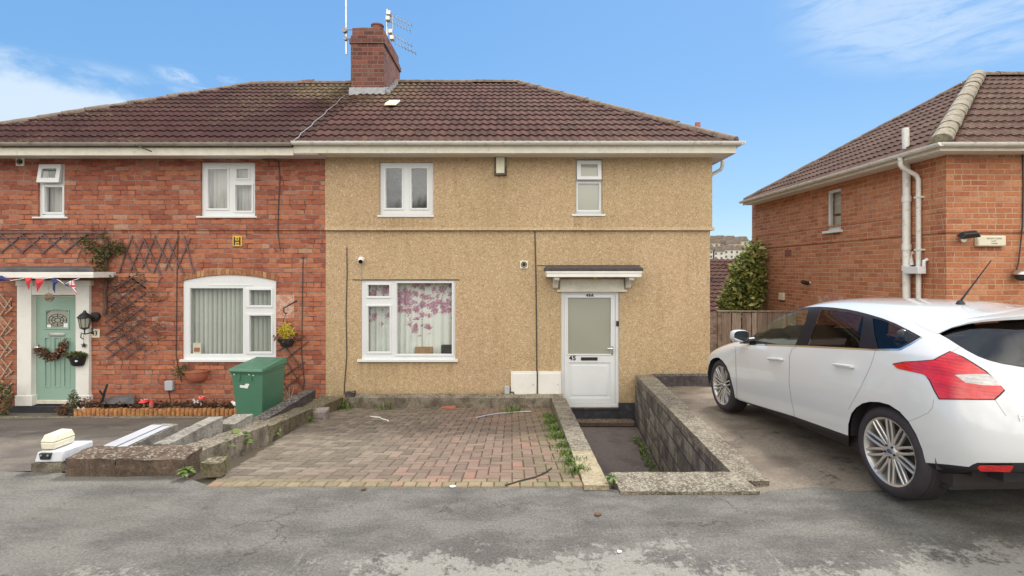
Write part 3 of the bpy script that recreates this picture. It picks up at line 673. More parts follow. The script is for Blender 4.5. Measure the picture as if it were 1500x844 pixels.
mb=MB(); mb.box(X(906),RX+.01,FY-.02,FY+.02,Z(612),Z(590)); mb.build('damp_course',M['plinth'],H)
# porch canopy
yc=FY-.42
mb=MB()
xa,xb=X(796,yc),X(943,yc); xc,xd=X(800),X(935)
mb.hexa([(xa,yc,Z(397.5,yc)),(xb,yc,Z(397.5,yc)),(xd,FY,Z(397.5)+.1),(xc,FY,Z(397.5)+.1),(xa+.01,yc-.005,Z(392.5,yc)),(xb-.01,yc-.005,Z(392.5,yc)),(xd,FY,Z(389.5)),(xc,FY,Z(389.5))])
cn=mb.build('porch_canopy',M['felt'],H,bevel=.006)
f=(X(801,yc),X(940,yc)); mb=MB(); mb.box(f[0],f[1],yc+.005,yc+.03,Z(406,yc),Z(397.4,yc)); mb.box(f[0],f[0]+.025,yc+.03,FY,Z(406,yc),Z(397.4,yc)); mb.box(f[1]-.025,f[1],yc+.03,FY,Z(406,yc),Z(397.4,yc))
mb.box(f[0]-.01,f[1]+.01,yc-.006,yc+.006,Z(400,yc),Z(397.6,yc)); mb.box(f[0]+.03,f[1]-.03,yc+.03,FY-.002,Z(404,yc),Z(402.5,yc)); mb.build('fascia_board',M['white_wood'],cn,bevel=.004)
for px_ in (815,923.5):
    xx=X(px_,FY-.25); mb=MB(); ztop=Z(404,yc)
    mb.prism([(FY-.001,ztop),(FY-.36,ztop),(FY-.36,ztop-.07),(FY-.30,ztop-.10),(FY-.20,ztop-.11),(FY-.12,ztop-.16),(FY-.09,ztop-.22),(FY-.001,ztop-.24)],xx-.045,xx+.045,'x')
    mb.build('bracket',M['white_wood'],cn,bevel=.005)
mb=MB(); q=prect((820,914,409,426)); mb.box(q[0],q[1],FY-.03,FY+.02,q[2],q[3]); mb.box(q[0]-.05,q[1]+.05,FY-.05,FY+.02,q[2]-.02,q[2]+.02); mb.build('door_head',M['cream'],cn,bevel=.005)
mb=MB(); mb.lathe([(.0,-.02),(.035,-.018),(.04,.0),(.02,.02),(0,.02)],at(X(869),FY-.2,Z(406,yc)-.02,Matrix.Identity(4)),14); mb.build('porch_lamp',M['yellow'],cn,smooth=True)
mb=MB(); mb.box(X(787),X(938),FY-.008,FY+.01,Z(389.6),Z(388.4)); mb.build('flashing_strip',M['conc_brown'],cn)
# meter cupboards
for a,b_ in ((748.5,786),(788.5,822)):
    q=prect((a,b_,544.5,581.5),FY-.05); mb=MB(); mb.panel(q[0],q[1],q[2],q[3],FY-.055,FY); mb.panel(q[0]+.03,q[1]-.03,q[2]+.03,q[3]-.03,FY-.063,FY-.05)
    mc=mb.build('meter_cupboard',M['white_wood'],H,bevel=.006)
    mb=MB(); mb.tube([(q[1]-.06,FY-.07,(q[2]+q[3])/2),(q[1]-.06,FY-.062,(q[2]+q[3])/2)],.012,8); mb.build('lock',M['grey_pl'],mc)
def grey_box(parent,q,y=FY,d=.08,name='cable_box',mat='grey_pl'):
    q=prect(q,y-d); mb=MB(); mb.box(q[0],q[1],y-d,y,q[2],q[3]); return mb.build(name,M[mat],parent,bevel=.01)
grey_box(H,(739,746.5,566,577.5))
mb=MB(); mb.tube([P(747,574,FY-.03),P(752,575,FY-.06),P(753,579,FY-.06)],.02,8); mb.build('gas_pipe',M['conc_brown'],H,smooth=True)
def wallvent(parent,q,y=FY):
    q=prect(q,y-.02); cx,cz=(q[0]+q[1])/2,(q[2]+q[3])/2
    mb=MB(); mb.box(q[0],q[1],y-.022,y+.01,q[2],q[3]); v=mb.build('wall_vent',M['cream_pl'],parent,bevel=.004)
    r=(q[1]-q[0])*.32; mb=MB(); mb.lathe([(r*1.15,0),(r*1.1,.008),(r*.9,.008),(r*.85,-.004),(r*.5,.002),(r*.2,.004),(0,.004)],at(cx,y-.024,cz),18); mb.build('round_grille',M['rubber'],v,smooth=True); return v
wallvent(H,(761.5,773.5,382,393.5))
cable(H,[(745,228),(760,233),(772,236),(779,240),(781,255),(783,300),(783.5,340),(785,400),(786,480),(786.5,580)],.010)
cable(H,[(508,363),(508.5,400),(507,460),(508,520),(505,560),(504,578)],.008)
cable(H,[(528.5,387),(528.7,411)],.004,mat='grey_pl')
mb=MB(); mb.box(RX-.005,RX+.05,FY+.02,FY+.12,Z(414),Z(405)); mb.build('wall_bracket',M['black'],H,bevel=.004)

# alarm box 45
def alarm(q,y,label,rim=True,mat='cream_pl'):
    a=prect(q,y-.07); t=thing('alarm_box',label,'alarm box',((a[0]+a[1])/2,y,a[2]))
    mb=MB(); mb.panel(a[0],a[1],a[2],a[3],y-.075,y); mb.build('cover',M[mat],t,bevel=.012)
    return t,a
a_=FY-.03
t,a=alarm((726.5,739,230,254),a_,'tall narrow white alarm box high on the pebbledash wall under the gutter')
q=prect((724,742.5,227.5,257),a_-.02); mb=MB(); mb.panel(q[0],q[1],q[2],q[3],a_-.025,a_); mb.box(q[0]+.01,q[1]-.01,a_-.06,a_-.02,q[2],q[2]+.02); mb.build('back_plate',M['conc'],t,bevel=.004)
def camera_w(name,label,pt,y,dirv=(0,-1,-.2)):
    t=thing(name,label,'security camera',(pt.x,y,pt.z))
    mb=MB(); mb.lathe([(.0,0),(.05,0),(.05,.02),(.02,.03),(.018,.05)],at(pt.x,y,pt.z),14); mb.build('mount',M['white'],t,smooth=True)
    d=Vector(dirv).normalized(); c=pt+Vector((0,0,0))
    qd=d.to_track_quat('Z','Y').to_matrix().to_4x4()
    mb=MB(); mb.lathe([(0,-.03),(.04,-.03),(.046,-.01),(.046,.08),(.04,.09)],Matrix.Translation((pt.x,y-.06,pt.z))@qd,16); mb.build('housing',M['white'],t,smooth=True)
    mb=MB(); mb.lathe([(.038,.088),(.03,.094),(0,.096)],Matrix.Translation((pt.x,y-.06,pt.z))@qd,16); mb.build('lens',M['gloss_black'],t,smooth=True)
    return t
camera_w('security_camera','small white security camera on the pebbledash wall above the curtained window',P(528.5,380,FY-.06),FY,(.25,-1,-.55))

# ------------------------------------------------------------------ the red brick house (number 43)
LX=-10.45
K=thing('semi_detached_house','red brick house number 43 with sage green door and grey vertical blinds','house',(-7,FY,-.87),'pair of semi-detached houses')
ax0,ax1,axt,axs,axb=267.6,404.4,402.8,411.5,528
up_holes=[prect((57,96,240,318)),prect((295,374.5,238,317))]
lo_holes=[prect((ax0,ax1,402,axb)),prect((24,130,414,597))]
zs=Z(338)
mb=MB(); mb.panel(LX,PX-.001,-1.3,zs,FY,FY+.28,lo_holes)
def archz(px):   # curve of the window head, px -> py
    t=(px-336)/68.4; return axt+(axs-axt)*t*t
n=16
for i in range(n):
    pa,pb=ax0+(ax1-ax0)*i/n,ax0+(ax1-ax0)*(i+1)/n
    mb.hexa([(X(pa),FY,Z(archz(pa))),(X(pb),FY,Z(archz(pb))),(X(pb),FY+.1,Z(archz(pb))),(X(pa),FY+.1,Z(archz(pa))),(X(pa),FY,Z(402)),(X(pb),FY,Z(402)),(X(pb),FY+.1,Z(402)),(X(pa),FY+.1,Z(402))])
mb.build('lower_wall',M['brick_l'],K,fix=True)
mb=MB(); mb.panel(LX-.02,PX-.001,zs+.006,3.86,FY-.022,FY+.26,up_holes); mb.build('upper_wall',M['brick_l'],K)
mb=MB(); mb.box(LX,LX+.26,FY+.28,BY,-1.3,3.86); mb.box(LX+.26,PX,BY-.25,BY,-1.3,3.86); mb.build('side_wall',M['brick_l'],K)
mb=MB(); mb.box(LX+.27,PX-.01,FY+.29,BY-.27,1.5,1.6); mb.build('upper_floor',M['dark_in'],K)
mb=MB(); mb.box(-10.78,PX,EY+.02,FY-.022,3.685,3.70); mb.build('soffit',M['white_wood'],K)
mb=MB(); mb.box(-10.81,PX-.422,EY-.002,EY+.018,3.66,3.80); mb.build('fascia',M['cream'],K,bevel=.003)
gutter('gutter',M['gutter_g'],K,(-10.9,EY-.065,3.865),(PX-.43,EY-.065,3.865),r=.062)
rl=tiled('roof',M['roof_l'],K,(0,EY-.03,EZ-.04),(1,0,0),Vs,lambda v:-10.83+v/LEN*4.15,lambda v:-3.6,14,LEN/14,seed=11)
mb=MB(); mb.face([(-10.83,17.15,EZ),(-3.6,17.15,EZ),(-3.6,13,6.44),(-6.68,13,6.44)]); mb.face([(-10.83,17.15,EZ),(-6.68,13,6.44),(-10.83,EY,EZ)]); mb.build('rear_roof',M['roof_l'],K,fix=False)
ridge_run('ridge_tiles',M['ridge'],rl,(-6.68,13,6.43),(-3.85,13,6.45),.12,seed=21)
ridge_run('hip_tiles',M['ridge'],rl,(-10.81,8.87,3.9),(-6.68,13,6.43),.11,seed=18)
mb=MB(); c=P(449,122,13); mb.tube([(c.x-.12,13,c.z-.02),(c.x+.2,13,c.z)],.1,12); mb.build('ridge_vent',M['brick_c'],rl,smooth=True)
# windows
w,G=window(K,(57,96,240,318),[(64.5,86,249,262.5),(64.6,90.7,273.7,311)],(46.5,97.5,317.5,320),skip_sash=(0,))
opener(w,(59,91.5,241.5,269),(64.5,85.5,248,262),ang=9)
q=prect((60,94,270,314)); pleats('net_curtain',M['net'],w,q[0],q[1],q[2],q[3],FY+.18,.02,.09,seed=9)
w,G=window(K,(295,374.5,238,317),[(304,332.5,248,305.5),(346,363,247.5,261),(344.3,368,271.3,309)],(287,375.5,316.5,319))
q=prect((298,372,241,314)); pleats('net_curtain',M['net'],w,q[0],q[1],q[2],q[3],FY+.18,.018,.075,seed=12)
# arched window
G=[prect(g) for g in ((277,355,422.3,519.5),(364.8,396.5,425,448),(365,396.5,462.5,516))]
mb=MB(); yf=FY+.02; x0,x1,z0,z1=prect((ax0,ax1,413,axb)); mb.panel(x0,x1,z0,z1,yf,yf+.07,G)
for i in range(n):
    pa,pb=ax0+(ax1-ax0)*i/n,ax0+(ax1-ax0)*(i+1)/n
    mb.hexa([(X(pa),yf,Z(413)),(X(pb),yf,Z(413)),(X(pb),yf+.07,Z(413)),(X(pa),yf+.07,Z(413)),(X(pa),yf,Z(archz(pa))),(X(pb),yf,Z(archz(pb))),(X(pb),yf+.07,Z(archz(pb))),(X(pa),yf+.07,Z(archz(pa)))])
for i,g in enumerate(G):
    a,b,c,d=g; s=.034
    if i: mb.panel(a-s-.03,b+s,c-s,d+s,yf-.014,yf+.002,[g])
    mb.panel(a-.001,b+.001,c-.001,d+.001,yf+.012,yf+.03,[(a+.007,b-.007,c+.007,d-.007)])
mb.box(X(305),X(369),yf-.006,yf+.01,Z(418.6),Z(417))
w=mb.build('window',M['upvc'],K,bevel=.003)
for g in G: pane(w,g[0],g[1],g[2],g[3],yf+.02)
s=prect((262.5,404.5,527,530.5),FY-.05); mb=MB(); mb.box(s[0],s[1],FY-.05,FY+.06,s[2],s[3]); mb.build('sill',M['upvc'],w,bevel=.004)
q=prect((272,400,414,522)); blinds('vertical_blind',M['blind'],w,q[0],q[1],q[2],q[3],FY+.2,w=.089,step=.085,ang=47)
mb=MB(); mb.box(q[0],q[1],FY+.32,FY+.34,q[2],q[3]); mb.build('inner_dark',M['dark_in'],w)  # dark sheet added behind the slats, standing in for the unlit room
q=prect((279.5,291.5,503,519.5)); mb=MB(); mb.box(q[0],q[1],FY+.06,FY+.065,q[2],q[3]); st=mb.build('window_card',M['cream_pl'],w)
mb=MB(); mb.box(X(281.5),X(289.5),FY+.055,FY+.061,Z(516),Z(510)); mb.build('card_picture',M['terracotta'],w)
# voussoirs
mb=MB(); nv=24; rnd=random.Random(5)
for i in range(nv):
    a0=264+(408.5-264)*(i+.06)/nv; a1=264+(408.5-264)*(i+.94)/nv
    def ar(px,o): t=(px-336)/68.4; return axt+(axs-axt)*t*t-o
    sh=.10*(a0-336)*.9
    j=rnd.uniform(-.002,.002)
    mb.hexa([(X(a0),FY-.006+j,Z(ar(a0,.3))),(X(a1),FY-.006+j,Z(ar(a1,.3))),(X(a1),FY+.05,Z(ar(a1,.3))),(X(a0),FY+.05,Z(ar(a0,.3))),(X(a0+sh*.06),FY-.006+j,Z(ar(a0,9.2))),(X(a1+sh*.06),FY-.006+j,Z(ar(a1,9.2))),(X(a1),FY+.05,Z(ar(a1,9.2))),(X(a0),FY+.05,Z(ar(a0,9.2)))],m=rnd.choice([0,0,1,2]))
va=plain('arch_brick',(.36,.16,.075),.85,var=.2,scale=20,bump=.4); vb=plain('arch_brick_dark',(.30,.12,.06),.85,var=.2,scale=20,bump=.4); vc=plain('arch_brick_pale',(.45,.25,.12),.85,var=.15,scale=20,bump=.4)
mb.build('brick_arch',[va,vb,vc],K,bevel=.003)
# doorway: pilasters, frame, leaf
yw=FY-.06
dm=MB()
for a,b in ((24.5,45.5),(110.5,130)):
    q=prect((a,b,413,592),yw); dm.box(q[0],q[1],yw,FY+.1,q[2],q[3])
    q=prect((a-3,b+1,580,595),yw-.02); dm.box(q[0],q[1],yw-.02,FY+.09,q[2],q[3])
    q=prect((a-2,b+2,411,419),yw-.02); dm.box(q[0],q[1],yw-.02,FY+.09,q[2],q[3])
q=prect((26,129,411,432.5),yw); dm.box(q[0],q[1],yw+.01,FY+.11,q[2],q[3])
dsu=dm.build('door_surround',M['white_wood'],K,bevel=.006)
fo=prect((46,110,433,592)); lf=prect((50.8,109.3,435,586.5)); yl=FY+.03
D2m=MB(); gl=prect((65.5,98,455,480.5))
hol=[gl]+[prect((a,b,495.5,567)) for a,b in ((64,71),(78,85.3),(92,99.5))]
D2m.panel(lf[0],lf[1],lf[2],lf[3],yl,yl+.05,hol)
for h in hol[1:]:
    D2m.panel(h[0],h[1],h[2],h[3],yl+.012,yl+.04); D2m.panel(h[0]-.018,h[1]+.018,h[2]-.018,h[3]+.018,yl-.008,yl+.002,[h])
h=gl; D2m.panel(h[0]-.025,h[1]+.025,h[2]-.03,h[3]+.01,yl-.014,yl+.002,[h])
na=10
for i in range(na):    # arched bead over the door glass
    t0=math.pi*i/na; t1=math.pi*(i+1)/na; cx=(h[0]+h[1])/2; rx=(h[1]-h[0])/2
    p=lambda t,k:(cx-math.cos(t)*rx*k, h[3]-.075+math.sin(t)*.095*(k if k>1 else 1))
    a,b,c,d=p(t0,1),p(t1,1),p(t1,1.12),p(t0,1.12)
    D2m.hexa([(a[0],yl-.016,a[1]),(b[0],yl-.016,b[1]),(b[0],yl,b[1]),(a[0],yl,a[1]),(d[0],yl-.016,d[1]),(c[0],yl-.016,c[1]),(c[0],yl,c[1]),(d[0],yl,d[1])])
D2=D2m.build('door',M['teal'],K,bevel=.005)
mb=MB(); mb.panel(fo[0],fo[1],fo[2],fo[3],yl-.012,yl+.06,[lf]); mb.box(fo[0],fo[1],yl-.03,yl+.05,Z(592),Z(587)); mb.build('door_frame',M['cream'],D2,bevel=.004)
gm=M['frost']
pane(D2,gl[0],gl[1],gl[2],gl[3],yl+.01,gm,'glass')
mb=MB()
cx,cz=(gl[0]+gl[1])/2,(gl[2]+gl[3])/2-.02
for s in (.05,.10,.15): mb.tube([(cx+s*1.1*math.cos(t),yl+.006,cz+s*.75*math.sin(t)) for t in [6.283*k/20 for k in range(21)]],.004,5)
for k in range(8): t=6.283*k/8; mb.tube([(cx+.05*math.cos(t),yl+.006,cz+.04*math.sin(t)),(cx+.16*math.cos(t),yl+.006,cz+.11*math.sin(t))],.004,5)
mb.build('leaded_pattern',M['black'],D2)
for a in ((66.5,72.5,476,480),(91,97,474,480)):
    q=prect(a); mb=MB(); mb.box(q[0],q[1],yl+.001,yl+.004,q[2],q[3]); mb.build('sticker',M['white'],D2)
q=prect((70,93,488,493)); mb=MB(); mb.box(q[0],q[1],yl-.014,yl,q[2],q[3]); mb.box(q[0]+.02,q[1]-.02,yl-.02,yl-.012,q[2]+.012,q[3]-.018); mb.build('letterbox',M['chrome'],D2,bevel=.004)
mb=MB(); q=prect((50.5,54,505,522)); mb.box(q[0],q[1],yl-.01,yl,q[2],q[3]); mb.tube([(X(52),yl-.01,Z(509)),(X(52),yl-.055,Z(509)),(X(62),yl-.06,Z(508.5))],.012,8); mb.build('handle',M['chrome'],D2,smooth=True)
mb=MB(); q=prect((22,131,594.5,611)); mb.box(q[0]-.05,q[1]+.02,FY-.07,FY+.12,Z(615),Z(594)); mb.build('plinth',M['plinth'],K,bevel=.006)
mb=MB(); mb.box(X(10),X(130),FY-.3,FY-.075,Z(616),Z(609.5)); mb.build('door_step',M['terracotta'],K,bevel=.01)
# canopy of 43
yc=FY-.5
mb=MB(); xa,xb=-9.2,X(139,yc); 
mb.hexa([(xa,yc,Z(398.5,yc)),(xb,yc,Z(398.5,yc)),(X(134),FY,Z(397)),(xa,FY,Z(397)),(xa,yc,Z(393,yc)),(xb-.03,yc,Z(393,yc)),(X(132),FY,Z(390)),(xa,FY,Z(390))]); cn=mb.build('porch_canopy',M['slate'],K,bevel=.01)
mb=MB(); mb.box(xa,X(136.5,yc),yc+.0,yc+.03,Z(407,yc),Z(398.6,yc)); mb.box(X(136.5,yc)-.03,X(136.5,yc),yc+.03,FY,Z(407,yc),Z(398.6,yc)); mb.box(xa,X(136,yc),yc+.03,FY-.002,Z(403.5,yc),Z(402,yc)); mb.box(X(89,yc),X(137.2,yc),yc-.006,yc+.0,Z(404,yc),Z(399,yc)); mb.build('fascia_board',M['white_wood'],cn,bevel=.004)
wallvent(K,(23,35,231,243),FY-.022)
cable(K,[(261,232),(260.5,340),(259,420),(258,520),(262,545),(266,560)],.007)
cable(K,[(385,234),(400,232),(408,237),(410,262),(407.5,310),(407,340),(409,355),(411,367),(404,368),(402,363)],.009,FY-.022)
cable(K,[(444,376),(443,430),(442,520),(446,560),(442,584)],.007)
cable(K,[(236,600),(250,590),(247,572)],.007)
grey_box(K,(240.5,252.5,558.5,572.5),d=.07)
mb=MB(); mb.tube([P(197,212,8.75),P(207,216,8.72),P(222,222,8.74)],.012,6); mb.build('gutter_hook',M['cable'],K)
# pale patched bricks beside the arched window
t=NT('paint_stain'); t.set('Base Color',t.mix(t.step(t.noise(12,5,.7),.4,.6),(.52,.38,.30),(.42,.18,.12))); t.set('Roughness',.9)
# hydrant plate
hp=thing('hydrant_plate','small yellow plate with black H on the brick wall above the arched window','sign',P(348,354,FY-.02))
q=prect((341.5,355,346,361)); mb=MB(); mb.box(q[0],q[1],FY-.02,FY,q[2],q[3]); mb.build('plate',M['yellow'],hp,bevel=.004)
cx=(q[0]+q[1])/2; mb=MB(); mb.box(q[0]+.022,q[0]+.05,FY-.024,FY-.019,q[2]+.02,q[3]-.02); mb.box(q[1]-.05,q[1]-.022,FY-.024,FY-.019,q[2]+.02,q[3]-.02); mb.box(q[0]+.05,q[1]-.05,FY-.024,FY-.019,(q[2]+q[3])/2-.012,(q[2]+q[3])/2+.012); mb.build('letter_h',M['black'],hp)
text_mesh('4',.055,at(cx,FY-.022,q[3]-.05),M['black'],'figure',hp,.001,.003); text_mesh('10',.045,at(cx,FY-.022,q[2]+.045),M['black'],'figure',hp,.001,.002)
def zl(y):    # fall of the left drive
    pts=[(3.6,0),(4.2,0),(8.3,-.80),(8.8,-.93),(9.3,-.95)]
    for (a,b),(c,d) in zip(pts,pts[1:]):
        if y<=c: return b+(d-b)*max(0,(y-a))/(c-a)
    return pts[-1][1]
def zr(y):    # fall of the concrete drive
    pts=[(3.5,0.02),(3.9,.02),(5.0,-.03),(6.23,-.10),(8.9,-.41),(12.6,-.7),(18,-1.2)]
    if y<=3.5: return .02
    for (a,b),(c,d) in zip(pts,pts[1:]):
        if y<=c: return b+(d-b)*(y-a)/(c-a)
    return pts[-1][1]
def zp(y): return 0.0 if y<3.9 else -.81*(y-3.9)/5.1
def sheet(name,mat,xs,ys,zf,n=1):
    mb=MB(); g=[[mb.V((xs(y)[0]+(xs(y)[1]-xs(y)[0])*i/n,y,zf(xs(y)[0]+(xs(y)[1]-xs(y)[0])*i/n,y))) for i in range(n+1)] for y in ys]
    for a,b in zip(g,g[1:]):
        for i in range(n): mb.fi([a[i],a[i+1],b[i+1],b[i]])
    return struct(mb.build(name,M[mat],None,smooth=True,angle=0,fix=False))
def fr(a,b,n): return [a+(b-a)*i/n for i in range(n+1)]
def gz(x,y):
    if y<3.9: z=-.06
    elif y<4.6: z=-.06-1.6*(y-3.9)/.7
    elif y<18: z=-1.66
    elif y<60: z=-1.66-5*(y-18)/42
    elif y<90: z=-6.66
    else: z=-5+(7.2+(min(y,330)-150)*.063)*min(1,max(0,(x+60)/90))
    if y<18 and x>9: z=min(z+1.0,-.3) if y>4 else z
    return z
sheet('ground','earth',lambda y:(-400,400),[-200,-60,-20,0,3.9,4.6,18,60,90,140,200,260,330,600],gz,20)
mb=MB()      # the street and the apron in front of the drives
edge=[(-40,4.16),(-6.5,4.16),(-4.2,4.16),(-2.62,4.05),(-2.30,3.86),(-1.2,3.855),(0.0,3.85),(.55,3.85),(.73,3.83),(.80,3.80),(.82,3.72),(1.8,3.72),(1.95,3.80),(2.3,3.86),(2.6,3.80),(3.4,3.84),(4.6,3.78),(6,3.8),(40,3.8)]
rnd=random.Random(2)
for (a,b),(c,d) in zip(edge,edge[1:]): mb.face([(a,-25,.0),(c,-25,0),(c,d,0),(a,b,0)])
for (a,b),(c,d) in zip(edge,edge[1:]): mb.face([(a,b,0),(c,d,0),(c,d,-.3),(a,b,-.3)])
struct(mb.build('street',M['street'],None,fix=False))
sheet('tarmac_drive','tarmac',lambda y:(-14,-2.72-(y-4)*.12),[4.16]+fr(4.4,9.24,12),lambda x,y:zl(y),12)
mb=MB(); mb.box(-13,X(345,8.8),8.74,8.84,-1.1,-.90); struct(mb.build('kerb',M['conc'],None,bevel=.01))
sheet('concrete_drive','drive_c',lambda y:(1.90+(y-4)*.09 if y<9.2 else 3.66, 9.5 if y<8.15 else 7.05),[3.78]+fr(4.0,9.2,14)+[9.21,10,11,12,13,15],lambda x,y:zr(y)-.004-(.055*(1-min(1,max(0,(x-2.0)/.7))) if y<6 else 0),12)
sheet('sunken_path','pathfloor',lambda y:(.5,2.6),[3.7,9.24],lambda x,y:-1.15,1)
mb=MB(); mb.box(.95,2.2,9.0,9.24,-1.14,-1.065); struct(mb.build('path_step',M['conc_brown'],None,bevel=.008))
# block paving
def lx(y): return -2.33-(y-3.86)*.185
def rx(y): return .545+(y-3.86)*.03
mb=MB(); cols=[]; rnd=random.Random(4); u=.100; gp=.006; ox,oy=-3.6,3.96
def blk(a,b,c,d):
    j=rnd.uniform(-.003,.003); t=rnd.random(); p=[]; tilt=rnd.uniform(-.012,.012)
    i0=.006
    z=lambda x,y,dz: zp(y)+dz+j+tilt*(x-(a+b)/2)
    top=[(a+i0,c+i0),(b-i0,c+i0),(b-i0,d-i0),(a+i0,d-i0)]; bot=[(a,c),(b,c),(b,d),(a,d)]
    T=[mb.V((x,y,z(x,y,.008))) for x,y in top]; B=[mb.V((x,y,z(x,y,.001))) for x,y in bot]; G=[mb.V((x,y,z(x,y,-.03))) for x,y in bot]
    mb.fi(T); cols.append(t)
    for k in range(4): mb.fi([B[k],B[(k+1)%4],T[(k+1)%4],T[k]]); cols.append(t); mb.fi([G[k],G[(k+1)%4],B[(k+1)%4],B[k]]); cols.append(t)
for i in range(0,46):
    for j in range(-1,52):
        s=(i-j)%4
        x0=ox+i*u; y0=oy+j*u
        if s==0: q=(x0,x0+2*u,y0,y0+u)
        elif s==3: q=(x0,x0+u,y0,y0+2*u)
        else: continue
        # small wedge cuts where a block meets the border
        yc=(q[2]+q[3])/2; q=list(q)
        a,b=lx(yc)-.0,rx(yc)
        if q[1]<a+.03 or q[0]>b-.03 or q[2]>8.98: continue
        q[2]=max(q[2],3.958)
        if q[3]-q[2]<.03: continue
        q[0]=max(q[0],a); q[1]=min(q[1],b); q[3]=min(q[3],9.0)
        blk(q[0]+gp/2,q[1]-gp/2,q[2]+gp/2,q[3]-gp/2)
x=-2.34
while x<.54: blk(x+gp/2,x+u-gp/2,3.855,3.955); x+=u     # soldier course on the street edge
o=mb.build('paved_drive',M['paver'],None,fix=True)
ca=o.data.color_attributes.new('tile','FLOAT_COLOR','CORNER')
for p,c in zip(o.data.polygons,cols):
    for li in p.loop_indices: ca.data[li].color=(c,c,c,1)
struct(o)
sheet('paving_joints','joint',lambda y:(lx(y)-.25,rx(y)+.02),[3.84]+fr(3.9,9.05,10),lambda x,y:zp(y)-.006,4)

# walls round the drives -------------------------------------------------
def lump(mb,pts8,amp=.01,cuts=6,seed=1):
    """a rough block: hexahedron subdivided and jittered"""
    b=bmesh.new(); vs=[b.verts.new(p) for p in pts8]
    for q in ((3,2,1,0),(4,5,6,7),(0,1,5,4),(1,2,6,5),(2,3,7,6),(3,0,4,7)): b.faces.new([vs[i] for i in q])
    bmesh.ops.subdivide_edges(b,edges=b.edges,cuts=cuts,use_grid_fill=True)
    from mathutils import noise
    for v in b.verts:
        n=noise.noise_vector(v.co*7+Vector((seed,0,0)))+noise.noise_vector(v.co*19+Vector((seed,3,0)))*.4
        v.co+=n*amp
    b.verts.index_update(); base=len(mb.v)
    for v in b.verts: mb.v.append(tuple(v.co))
    for f in b.faces: mb.f.append([base+v.index for v in f.verts]); mb.m.append(mb.cur)
    b.free()
def H8(a,b,c,d,zb,zt):   # plan corners a,b (front), c,d (back); zb, zt 4-tuples or numbers
    zb=zb if hasattr(zb,'__len__') else [zb]*4; zt=zt if hasattr(zt,'__len__') else [zt]*4
    return [(*p,z) for p,z in zip((a,b,c,d),zb)]+[(*p,z) for p,z in zip((a,b,c,d),zt)]
def rough(name,mat,pts,parent=None,amp=.008,cuts=6,seed=1):
    mb=MB(); lump(mb,pts,amp,cuts,seed); return mb.build(name,M[mat],parent,smooth=True,angle=50)
# retaining wall on the right of the path
rw=thing('retaining_wall','tall damp-stained concrete block wall with a speckled coping between sunken path and concrete drive','wall',(2,6.5,-1.15))
def rwx(y): return 1.79+(y-4)*.0853
mb=MB(); p=[(rwx(3.98)+.01,3.98),(rwx(3.98)+.19,3.98),(rwx(9.22)+.27,9.22),(rwx(9.22)+.01,9.22)]
mb.hexa(H8(*p,-1.2,(-.07,-.07,-.30,-.30))); mb.build('block_wall',M['block'],rw,bevel=.004)
rough('coping','conc_top',H8((rwx(3.97),3.97),(rwx(3.97)+.235,3.97),(rwx(9.1)+.32,9.1),(rwx(9.1),9.1),(-.08,-.08,-.31,-.31),(.0,.0,-.235,-.235)),rw,.006,26,3)
mb=MB(); lump(mb,H8((rwx(9.1)+.325,9.0),(3.62,9.0),(3.62,9.2),(rwx(9.1)+.325,9.2),-.9,-.235),.005,10,5); mb.build('return_wall',M['dark_beam'],rw,smooth=True,angle=50)
# slab at the head of the path
sl=rough('path_edge_slab','conc_top',H8((.80,3.73),(1.83,3.73),(1.80,4.03),(.79,4.03),-1.1,(.02,.02,.045,.045)),None,.006,14,8)
tag(sl,'long speckled concrete slab edging the street across the head of the sunken path','kerb slab')
# low kerb wall on the left of the path
kw=thing('low_kerb_wall','pale weathered kerb wall running from the white front door to the street','wall',(.75,6.5,-.6))
ys=[3.80,4.95,6.3,7.7,9.0]; 
def kz(y): return .03+(-.63-.03)*(y-3.85)/5.15
cs=['conc_pale','conc_top','conc','conc']
for i,(a,b) in enumerate(zip(ys,ys[1:])):
    a+=.004; b-=.004
    k=lambda y:(.548+(y-3.86)*.03, .735+(y-3.86)*.043)
    rough('coping_stone',cs[i],H8((k(a)[0],a),(k(a)[1],a),(k(b)[1],b),(k(b)[0],b),(kz(a)-.26,kz(a)-.26,kz(b)-.26,kz(b)-.26),(kz(a),kz(a),kz(b),kz(b))),kw,.007,8,20+i)
mb=MB(); a,b=3.82,9.0; mb.hexa(H8((k(a)[0]+.02,a),(k(a)[1]-.015,a),(k(b)[1]-.015,b),(k(b)[0]+.02,b),-1.2,(kz(a)-.25,kz(a)-.25,kz(b)-.25,kz(b)-.25))); mb.build('wall_base',M['block'],kw)
bw=rough('low_front_wall','conc',H8((X(508,9.02),9.02),(X(826,9.0),9.0),(X(826,9.0),9.2),(X(508,9.02),9.2),-1.1,(-.63,-.63,-.60,-.60)),None,.012,30,31)
tag(bw,'low brown concrete wall at the back of the paving, along the pebbledash wall','wall')
# left garden walls
lw=thing('low_garden_wall','rough low concrete wall with pebbled top, turning from the street back between the two drives','wall',(-2.8,5,-.2))

